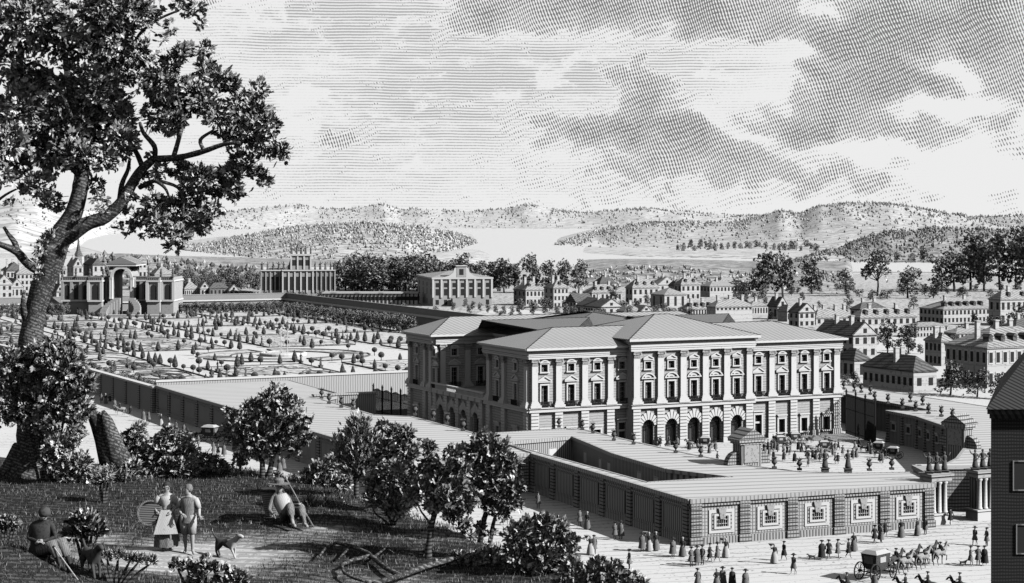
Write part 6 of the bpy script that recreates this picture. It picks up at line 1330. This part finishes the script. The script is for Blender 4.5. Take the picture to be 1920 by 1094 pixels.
def rider(hp, rz, label, group=None, s=1, hat='tri'):
    """rider sits on a horse standing at hp that faces rz"""
    d_ = Vector((math.cos(rz), math.sin(rz), 0)); p = Vector(hp)+d_*.12*s+Vector((0, 0, .66*s))
    t = thing('person', label, 'person', p, rz+PI/2, group, s); link('body', rider_me, t); link('coat', rcoat_me, t); link('hat', hat_m[hat], t); return t
# coach and six
cd = (G(1785, 1052)-G(1642, 1087)); ca_ = math.atan2(cd.y, cd.x); cp = G(1642, 1086)
def wheel_mb(r):
    mb = MB(); mb.arch(0, 0, r-.09, r, -.05, .05, 20, 0, 2*PI)
    for k in range(10): a = k*PI/5; mb.tube([(0, 0, 0), ((r-.05)*math.cos(a), 0, (r-.05)*math.sin(a))], .03, 4)
    mb.lathe([(.10, -.12), (.12, 0), (.10, .12)], 8, M=Matrix.Rotation(PI/2, 4, 'X')); return mb
wh1, wh2 = wheel_mb(.85).mesh('wheel', 'cloth_dark'), wheel_mb(.58).mesh('wheel', 'cloth_dark')
def coach(p, rz, label, group=None, s=1, pale=False):
    t = thing('coach', label, 'coach', p, rz, group, s)
    for y in (-.88, .88): link('wheel', wh1, t, TR(-1.35, y, .85)); link('wheel', wh2, t, TR(1.55, y, .58))
    MB().tube([(-1.35, -.95, .85), (-1.35, .95, .85)], .06, 6).tube([(1.55, -.95, .58), (1.55, .95, .58)], .06, 6).tube([(-1.5, 0, .72), (1.9, 0, .72)], .07, 6).tube([(-1.35, .6, .8), (-1.6, .6, 1.3), (-1.2, .6, 1.6)], .04, 5).tube([(-1.35, -.6, .8), (-1.6, -.6, 1.3), (-1.2, -.6, 1.6)], .04, 5).build('undercarriage', 'cloth_dark', t)
    w0, w1 = .58, .86; b = MB(); prof = [(-.75, .95), (.75, .95), (1.05, 1.6), (1.15, 2.45), (-1.15, 2.45), (-1.05, 1.6)]
    b.add([(x, sg*(w0 if z < 1 else (w0+w1)/2+.05 if z < 2 else w1), z) for sg in (-1, 1) for x, z in prof], [tuple(range(6)), tuple(range(6, 12))[::-1]]+[(i, (i+1) % 6, 6+(i+1) % 6, 6+i) for i in range(6)])
    b.build('coach_body', 'hide', t)
    MB().lathe([(1.42, 0), (1.42, .08), (1.1, .26), (.5, .36), (.05, .38)], 4, (0, 0, 2.45), 1.05, .80, M=None).build('roof', 'cloth_light' if not pale else 'cloth_mid', t) if False else MB().add([(x*1.22, y*.95, 2.46) for x, y in ((-1, -1), (1, -1), (1, 1), (-1, 1))]+[(x*.8, y*.55, 2.78) for x, y in ((-1, -1), (1, -1), (1, 1), (-1, 1))], [(0, 1, 5, 4), (1, 2, 6, 5), (2, 3, 7, 6), (3, 0, 4, 7), (4, 5, 6, 7), (3, 2, 1, 0)]).build('roof', 'cloth_light', t)
    for sg in (-1, 1): MB().box(-.45, .45, sg*.80-.03, sg*.80+.03, 1.65, 2.3).build('window', 'cloth_light', t)
    MB().box(1.3, 1.9, -.6, .6, 1.25, 1.5).box(1.25, 1.4, -.6, .6, 1.5, 1.9).build('driver_seat', 'hide', t)
    MB().box(-1.135, -1.10, -.5, .5, 1.55, 2.25).build('back_panel', 'cloth_mid', t)
    MB().tube([(1.9, 0, .8), (4.4, 0, 1.0)], .05, 5).build('pole', 'cloth_dark', t); return t
coach(cp, ca_, 'dark coach with pale roof and big spoked rear wheels seen from behind in the street', None, 1.08)
cu = Vector((math.cos(ca_), math.sin(ca_), 0)); cn = Vector((-cu.y, cu.x, 0))
KM = {'l': 'left', 'r': 'right'}
for i, dist in enumerate((4.4, 7.6, 10.8)):
    for sg, sd_ in ((.6, 'far'), (-.6, 'near')):
        q = cp+cu*dist+cn*sg; nm = ('wheel pair next to the coach', 'middle pair', 'leading pair')[i]
        horse(q, ca_-.08, f'{sd_} horse of the {nm} in the six-horse team', 'hide_grey' if sd_ == 'near' else 'hide', None, 1.12)
        if (i, sd_) in ((0, 'far'), (2, 'near')): rider(q, ca_-.08, ('postilion with tricorne riding the far horse next to the coach', '', 'postilion riding the near horse of the leading pair')[i])
cm_ = cp+cu*1.9+Vector((0, 0, 1.0)); tt = thing('person', 'coachman sitting on the box of the coach behind its pale roof', 'person', cm_, ca_+PI/2, s=1.0); link('body', rider_me, tt); link('coat', rcoat_me, tt); link('hat', hat_m['tri'], tt)
for px, py, rz, lab in ((1590, 1122, 2.3, 'rider with tricorne on a dark horse, leftmost of the horsemen at the bottom edge'), (1700, 1124, 2.6, 'horseman second from left at the bottom edge, in front of the coach wheel'), (1742, 1120, 2.6, 'horseman third from left at the bottom edge'), (1802, 1122, 2.7, 'horseman nearest the dark house at the bottom edge')):
    horse(G(px, py), rz, 'dark horse under the '+lab.replace('rider with tricorne on a dark horse', 'tricorne rider').replace(' of the horsemen', '').replace(', in front of the coach wheel', ''), 'hide'); rider(G(px, py), rz, lab)
person('cloak', 1640, 1112, 'man in a wide hat standing at the bottom edge below the coach', 2.6)
# horse and cart traffic on the left road
p = G(226, 779); horse(p, PI+.3, 'grey horse trotting left along the garden wall'); rider(p, PI+.3, 'rider on the grey horse by the garden wall')
def cart_team(px, py, rz, lab, grp=None, n=2, s=1):
    p = G(px, py); coach(p, rz, lab, grp, s); u_ = Vector((math.cos(rz), math.sin(rz), 0)); n_ = Vector((-u_.y, u_.x, 0))
    for sg in ((-.6, .6) if n == 2 else (0,)): horse(p+(u_*3.6+n_*sg)*s, rz, 'horse drawing the '+lab[:60], 'hide' if sg < 0 else 'hide_grey', 'horses drawing small carriages' , s)
cart_team(394, 829, PI-.35, 'small carriage on the road by the garden wall')
# dogs
DJ = dict(belly=(0, 0, .42, .105), rump=(-.24, 0, .44, .11), tail1=(-.36, 0, .52, .03), tail2=(-.50, 0, .66, .02), chest=(.22, 0, .43, .125), nk=(.34, 0, .56, .075), head=(.44, 0, .66, .075), muz=(.58, 0, .62, .036),
 a1=(.22, .07, .30, .045), a2=(.23, .07, .16, .026), a3=(.24, .07, .03, .028), b1=(.22, -.07, .30, .045), b2=(.30, -.07, .17, .026), b3=(.36, -.07, .04, .028), c1=(-.26, .08, .34, .07), c2=(-.36, .08, .2, .03), c3=(-.30, .08, .03, .028), d1=(-.26, -.08, .34, .07), d2=(-.30, -.08, .18, .03), d3=(-.22, -.08, .03, .028))
DE = [('belly','rump'),('rump','tail1'),('tail1','tail2'),('belly','chest'),('chest','nk'),('nk','head'),('head','muz'),('chest','a1'),('a1','a2'),('a2','a3'),('chest','b1'),('b1','b2'),('b2','b3'),('rump','c1'),('c1','c2'),('c2','c3'),('rump','d1'),('d1','d2'),('d2','d3')]
ear_me = MB().tube([(.42, .06, .70), (.40, .10, .62)], [.03, .012], 5).mesh('ear', 'hide'); ear2_me = MB().tube([(.42, -.06, .70), (.40, -.10, .62)], [.03, .012], 5).mesh('ear', 'hide')
dog_me = skinned('body', DJ, DE, 1, 'belly', ('hide',)); dog2_me = skinned('body', DJ, DE, 1, 'belly', ('hide', 'hide_pale'), fn=lambda c: 1 if c.x > .12 else 0)
def dog(p, rz, label, me=dog_me, s=1): t = thing('dog', label, 'dog', p, rz, None, s); link('body', me, t); link('ear', ear_me, t); link('ear', ear2_me, t); return t
dog(G(1522, 1051), PI, 'little dark dog beside the man in the long cloak'); dog(G(1806, 1062), 0, 'little dog near the three people by the dark house')
dog(place_h(425, 42.9), -.55, 'running dog with pale chest beside the couple', dog2_me, .9)
# ---------------------------------------------------------------- the forecourt crowd
CR = [(1238,838),(1254,836),(1292,846),(1330,850),(1342,846),(1422,858),(1428,862),(1433,846),(1440,845),(1448,843),(1458,848),(1469,854),(1476,855),(1482,854),(1497,846),(1503,848),(1418,836),(1425,838),(1512,862),(1516,866),(1524,861),(1530,862),(1560,846),(1566,848),(1572,845),(1603,846),(1611,842),(1606,858),(1599,862),(1566,870),(1571,871),(1516,876),(1548,838),(1450,834),(1456,833),(1470,832),(1345,868),(1580,856),(1628,850),(1634,852),(1650,868),(1655,869),(1660,862),(1540,856),(1490,868),(1410,846),(1270,838),(1308,842),(1537,868)]
kk = ['coat', 'coat2', 'cloak', 'woman', 'cloakd', 'point']
rq = random.Random(77)
CR += [(rq.uniform(1400, 1690), rq.uniform(832, 872)) for _ in range(12)]
for i, (px, py) in enumerate(CR): person(kk[(i*5) % 6], px, py, 'small figure among the crowd in the sunny forecourt', (i*1.7) % 6, 'people crowding the forecourt', .95)
for px, py, rz, n in ((1322,840,PI-.1,2),(1545,848,PI,2),(1490,832,.1,2),(1648,850,2.7,2),(1675,860,2.7,2),(1462,838,.3,1)): cart_team(px, py, rz, 'carriage standing among the crowd in the forecourt', 'carriages in the forecourt', n, .66)
# ================================================================ FOREGROUND FIGURES
def hand(J, side, wrist, dirv, upv, curl=.25, s=1.0):
    """adds palm and five finger tubes; returns a mesh builder"""
    w = Vector(wrist); d = Vector(dirv).normalized(); u_ = Vector(upv); u_ = (u_-d*u_.dot(d)).normalized(); c = d.cross(u_)*side
    mb = MB(); k = .011*s
    mb.tube([w, w+d*.04*s, w+d*.085*s], [.024*s, .036*s, .030*s], 8)
    for i, (off, l_) in enumerate(((-.03, .070), (-.010, .080), (.011, .074), (.03, .058))):
        b = w+d*.08*s+c*off*s; m1 = b+d*l_*.55*s-u_*curl*.02*s; m2 = m1+(d*l_*.5-u_*curl*.06)*s; mb.tube([b-d*.02*s, m1, m2], [k, k*.9, k*.6], 6)
    b = w+d*.025*s-c*.028*s; mb.tube([b, b-c*.028*s+d*.025*s, b-c*.035*s+d*.06*s], [k*1.15, k, k*.7], 6); return mb
def face_mb(h, f, r=.088):
    """nose, eyes, ears and mouth on a head centred at h looking along f"""
    h = Vector(h); f = Vector(f).normalized(); s_ = f.cross(Vector((0, 0, 1))).normalized(); mb = MB()
    mb.tube([h+f*r*.9+Vector((0, 0, .012)), h+f*(r+.022)-Vector((0, 0, .018)), h+f*r*.92-Vector((0, 0, .026))], [.008, .014, .008], 6)
    for q in (-1, 1): mb.lathe([(.005, -.02), (.014, 0), (.005, .02)], 6, tuple(h+s_*q*r*.98-f*.01))
    return mb
def eyes_mb(h, f, r=.088):
    h = Vector(h); f = Vector(f).normalized(); s_ = f.cross(Vector((0, 0, 1))).normalized(); mb = MB()
    for q in (-1, 1): c = h+f*r*.90+s_*q*.032+Vector((0, 0, .012)); mb.tube([c-s_*.013, c+s_*.013], .008, 5)
    c = h+f*r*.93-Vector((0, 0, .05)); mb.tube([c-s_*.02, c+s_*.02], .006, 5); return mb
def fig(name_label, px, d, rz, J, fn, mats, facing, hands, s=1, dz=0):
    p = place_h(px, d)+Vector((0, 0, dz)); t = thing('person', name_label, 'person', p, rz, s=s)
    me = skinned('body', J, BE, 2, 'pelvis', mats, fn); b = link('body', me, t)
    hm = MB()
    for (sd_, w, dv, uv_, cu_) in hands: 
        q = hand(J, sd_, w, dv, uv_, cu_); hm.add(q.v, q.f)
    # hands and features are merged into the body mesh so that it stays one figure
    fm = face_mb(J['head'][:3], facing); hm.add(fm.v, fm.f)
    bm = bmesh.new(); bm.from_mesh(me); n0 = len(bm.faces); tmp = hm.mesh('t', mats[0], True); bm.from_mesh(tmp); bm.faces.ensure_lookup_table()
    for f_ in list(bm.faces)[n0:]: f_.material_index = 0; f_.smooth = True
    bm.to_mesh(me); bm.free(); bpy.data.meshes.remove(tmp)
    eyes_mb(J['head'][:3], facing).build('eyes', 'joint', t); return t
# barefoot woman with the basket
J = pose(head=(.01, -.01, 1.645), jaw=(.015, -.03, 1.57), ell=(-.30, .03, 1.17), wrl=(-.24, -.14, 1.02), hal=(-.19, -.16, 1.0), elr=(.27, .0, 1.16), wrr=(.13, -.20, 1.02), har=(.06, -.235, .99), shl=(-.17, 0, 1.40), shr=(.17, 0, 1.40), anl=(-.07, -.02, .09), tol=(-.10, -.18, .035), knl=(-.08, -.04, .49), anr=(.08, .04, .09), tor=(.12, -.09, .035))
w = fig('barefoot woman in white blouse and long striped skirt holding a round basket', 312, 43.2, .15, J, lambda c: 1 if 1.0 < c.z < 1.47 and abs(c.x) < .29 and c.y > -.12 else 0, ('skin', 'cloth_light'), (.6, -.8, 0), [(1, (.13, -.20, 1.02), (-.8, -.3, -.25), (0, -.4, .9), .5), (-1, (-.24, -.14, 1.02), (.7, -.5, -.2), (0, -.4, .9), .9)], .93)
shell_mb([(0, 0, 1.12, .135, .115), (0, 0, 1.02, .20, .17), (0, 0, .75, .25, .22), (0, .01, .4, .30, .27), (.01, .01, .12, .33, .31)], 28, .10, 9).build('skirt', 'cloth_mid', w, smooth=True)
shell_mb([(0, 0, 1.46, .085, .075), (0, 0, 1.41, .185, .12), (0, -.02, 1.30, .185, .155), (0, 0, 1.17, .14, .12), (0, 0, 1.08, .15, .13)], 18, .03).build('blouse', 'cloth_light', w, smooth=True)
for sd_ in (-1, 1): a = J['shl' if sd_ < 0 else 'shr'][:3]; b = J['ell' if sd_ < 0 else 'elr'][:3]; MB().tube([a, [(a[i]+b[i])/2 for i in range(3)], b], [.075, .085, .06], 10).build('sleeve', 'cloth_light', w, smooth=True)
ap = MB(); ap.add([(x*(.13+.09*k), -.15-.045*k*2-(.02 if x == 0 else 0)-.04, 1.08-.30*k) for k in range(3) for x in (-1, -.5, 0, .5, 1)], [(r_*5+c, r_*5+c+1, r_*5+c+6, r_*5+c+5) for r_ in range(2) for c in range(4)]); ap.build('apron', 'cloth_light', w, smooth=True)
MB().lathe([(.105, 1.60), (.108, 1.66), (.09, 1.74), (.04, 1.775)], 12, (.005, .03, 0)).lathe([(.05, 0), (.055, .05), (.02, .1)], 8, (0, .11, 1.64)).build('hair', 'cloth_dark', w, smooth=True)
bk = thing('basket', 'large round shallow wicker basket under the woman\'s arm', 'basket', w.location+Vector((-.37, -.02, .92)), 0)
Mb = Matrix.Rotation(R(68), 4, 'X') @ Matrix.Rotation(R(-14), 4, 'Y')
MB().lathe([(.05, -.10), (.20, -.07), (.27, 0), (.29, .10)], 20, M=Mb).build('bowl', 'wicker', bk); MB().arch(0, 0, .27, .31, -.02, .02, 24, 0, 2*PI, M=Matrix.Rotation(R(-15), 4, 'X') @ Matrix.Translation((0, -.10, -.02))).build('rim', 'cloth_mid', bk)
# man in short breeches
J = pose(head=(-.02, -.01, 1.645), jaw=(-.03, -.03, 1.57), ell=(-.27, .05, 1.15), wrl=(-.13, -.17, 1.03), hal=(-.06, -.2, 1.0), elr=(.28, .0, 1.15), wrr=(.33, -.16, .99), har=(.38, -.21, .95), knl=(-.09, 0, .49), anl=(-.08, .08, .09), tol=(-.10, -.05, .04), knr=(.12, -.06, .5), anr=(.13, -.05, .09), tor=(.20, -.18, .035))
m = fig('barefoot man in waistcoat and rolled pale breeches standing beside the woman', 353, 43.0, -.1, J, lambda c: 1 if (1.0 < c.z < 1.47 and c.y > -.14) else (1 if .5 < c.z < 1.0 and abs(c.x) < .24 else 0), ('skin', 'cloth_light'), (-.75, -.65, 0), [(1, (.33, -.16, .99), (.65, -.6, -.35), (0, -.3, .9), .2), (-1, (-.13, -.17, 1.03), (.75, -.4, -.1), (0, -.4, .9), .8)], .95)
shell_mb([(0, 0, 1.46, .09, .08), (0, 0, 1.41, .20, .125), (0, 0, 1.25, .195, .15), (0, 0, 1.05, .165, .135), (-.02, .02, .80, .20, .18)], 18, .04).build('waistcoat', 'cloth_mid', m, smooth=True)
for sd_, k_, a_ in ((-1, 'knl', 'hil'), (1, 'knr', 'hir')): a = J[a_][:3]; b = J[k_][:3]; MB().tube([(a[0], a[1], 1.0), (a[0]*1.1, a[1], .8), (b[0], b[1], b[2]+.02)], [.12, .125, .10], 12).build('breeches_leg', 'cloth_light', m, smooth=True)
shell_mb([(-.06, .06, 1.06, .16, .13), (-.12, .10, .8, .20, .16), (-.13, .12, .52, .20, .16)], 14, .08).build('tucked_cloth', 'cloth_dark', m, smooth=True)
for sd_ in (-1, 1): a = J['shl' if sd_ < 0 else 'shr'][:3]; b = J['ell' if sd_ < 0 else 'elr'][:3]; MB().tube([a, [(a[i]+b[i])/2 for i in range(3)], b], [.078, .085, .062], 10).build('sleeve', 'cloth_light', m, smooth=True)
MB().lathe([(.10, 1.58), (.112, 1.66), (.09, 1.745), (.04, 1.77)], 12, (0, .025, 0)).build('hair', 'cloth_mid', m, smooth=True)
# seated man in dark coat at the left
p = place_h(78, 38.6)
S_ = dict(pelvis=(0, 0, .12), waist=(.01, .0, .27), chest=(.03, -.04, .50), nb=(.05, -.08, .67), neck=(.06, -.11, .72), jaw=(.08, -.15, .77), head=(.09, -.14, .85), crown=(.09, -.11, .91), shl=(-.16, -.05, .63), ell=(-.24, -.10, .36), wrl=(-.02, -.28, .33), hal=(.04, -.30, .34), shr=(.22, -.08, .63), elr=(.32, -.14, .38), wrr=(.12, -.30, .34), har=(.07, -.31, .35),
 hil=(-.04, -.08, .10), knl=(.30, -.32, .22), anl=(.50, -.42, -.16), tol=(.62, -.50, -.20), hir=(.12, -.04, .12), knr=(.46, -.16, .26), anr=(.64, -.24, -.14), tor=(.76, -.32, -.18))
t = thing('person', 'hunched man in a dark coat seated on the ledge at the left', 'person', p+Vector((0, 0, .02)), 0, s=1.08)
me = skinned('body', pose(**S_), BE, 2, 'pelvis', ('cloth_dark', 'skin'), lambda c: 1 if c.z > .74 else 0); link('body', me, t)
for q in (hand(None, 1, (.12, -.30, .34), (-.8, -.3, .1), (0, -.4, .9), .8), hand(None, -1, (-.02, -.28, .33), (.8, -.3, .1), (0, -.4, .9), .8)): 
    bm = bmesh.new(); bm.from_mesh(me); tm = q.mesh('t', 'skin', True); n0 = len(bm.faces); bm.from_mesh(tm); bm.faces.ensure_lookup_table()
    for f_ in list(bm.faces)[n0:]: f_.material_index = 1
    bm.to_mesh(me); bm.free()
shell_mb([(.05, -.07, .70, .09, .08), (.03, -.05, .64, .23, .15), (.02, -.03, .45, .23, .19), (0, 0, .25, .21, .19), (0, .03, .02, .27, .24)], 18, .05).build('coat', 'cloth_dark', t, smooth=True)
MB().tube([(.02, -.10, .12), (.30, -.26, .24), (.42, -.34, .02)], [.15, .13, .09], 10).tube([(.12, -.04, .14), (.46, -.16, .27), (.56, -.20, .02)], [.15, .13, .09], 10).build('breeches', 'cloth_mid', t, smooth=True)
MB().lathe([(.105, .80), (.125, .86), (.11, .94), (.05, .985)], 12, (.09, -.11, 0)).tube([(.04, -.04, .86), (.02, -.02, .76)], [.06, .04], 8).build('hair', 'hide', t, smooth=True)
eyes_mb((.09, -.14, .85), (.5, -.85, -.2)).build('eyes', 'joint', t)
ws = thing('walking_stick', 'thin pale walking stick leaning below the seated man', 'stick', p+Vector((.55, -.5, .05)), 0); MB().tube([(-.18, .1, .22), (.42, -.25, -.42)], .014, 6).build('shaft', 'cloth_light', ws); MB().lathe([(.02, -.02), (.026, 0), (.02, .02)], 6, (-.18, .1, .23)).build('knob', 'cloth_dark', ws)
# reclining man with hat, staff and basket
p = place_h(538, 46.5)
S_ = dict(pelvis=(0, 0, .14), waist=(-.05, .04, .26), chest=(-.14, .10, .46), nb=(-.20, .12, .62), neck=(-.21, .11, .67), jaw=(-.20, .08, .73), head=(-.20, .08, .81), crown=(-.21, .10, .87), shl=(-.36, .04, .56), ell=(-.40, -.12, .30), wrl=(-.26, -.30, .22), hal=(-.22, -.34, .20), shr=(-.02, .16, .57), elr=(.12, .06, .38), wrr=(.26, -.02, .42), har=(.31, -.03, .43),
 hil=(-.06, -.06, .13), knl=(.16, -.40, .42), anl=(.30, -.66, .06), tol=(.38, -.80, .04), hir=(.08, 0, .13), knr=(.42, -.30, .34), anr=(.58, -.62, .04), tor=(.66, -.76, .03))
t = thing('person', 'man in broad hat reclining on the grass and holding a long staff', 'person', p, -.1, s=1.1)
me = skinned('body', pose(**S_), BE, 2, 'pelvis', ('skin', 'cloth_mid'), lambda c: 0 if c.z > .70 or c.y < -.62 else 1); link('body', me, t)
for q in (hand(None, 1, (.26, -.02, .42), (.8, -.3, .1), (0, -.4, .9), 1), hand(None, -1, (-.26, -.30, .22), (.6, -.6, -.2), (0, -.4, .9), .5)):
    bm = bmesh.new(); bm.from_mesh(me); tm = q.mesh('t', 'skin', True); n0 = len(bm.faces); bm.from_mesh(tm); bm.faces.ensure_lookup_table()
    for f_ in list(bm.faces)[n0:]: f_.material_index = 0
    bm.to_mesh(me); bm.free()
MB().tube([(-.19, .11, .63), (-.14, .09, .46), (-.05, .03, .26), (0, 0, .10)], [.15, .21, .18, .17], 14).build('jacket', 'cloth_light', t, smooth=True)
MB().tube([(-.05, -.06, .14), (.16, -.38, .42), (.22, -.50, .24)], [.13, .11, .08], 10).tube([(.08, 0, .14), (.42, -.30, .34), (.48, -.42, .2)], [.13, .11, .08], 10).build('breeches', 'cloth_mid', t, smooth=True)
hb = hat_mb((-.21, .10, .885), 'wide'); hb.build('hat', 'cloth_mid', t); eyes_mb((-.20, .08, .81), (.3, -.95, 0)).build('eyes', 'joint', t)
sf_ = thing('staff', 'long straight staff held by the reclining man', 'staff', p, 0); MB().tube([(-.05, .35, 1.05), (.33, -.02, .50), (.78, -.50, -.10)], .022, 6).build('shaft', 'cloth_mid', sf_); MB().lathe([(.022, 0), (.03, .05), (.01, .1)], 6, (-.055, .355, 1.04)).build('tip', 'cloth_light', sf_)
pb = thing('back_basket', 'tall wicker back basket standing behind the reclining man', 'basket', place_h(510, 47.2), 0); MB().lathe([(.17, 0), (.24, .3), (.30, .62), (.31, .66)], 14, sy=.8).build('body', 'wicker', pb); MB().lathe([(.315, .64), (.33, .68), (.30, .72)], 14, sy=.8).build('rim', 'cloth_dark', pb)
# black dog at the left, nosing out of the bush
bd = thing('dog', 'shaggy black dog standing among leaves beside the seated man', 'dog', place_h(172, 38.3), -1.0, s=1.15); link('body', dog_me, bd); link('ear', ear_me, bd); link('ear', ear2_me, bd)
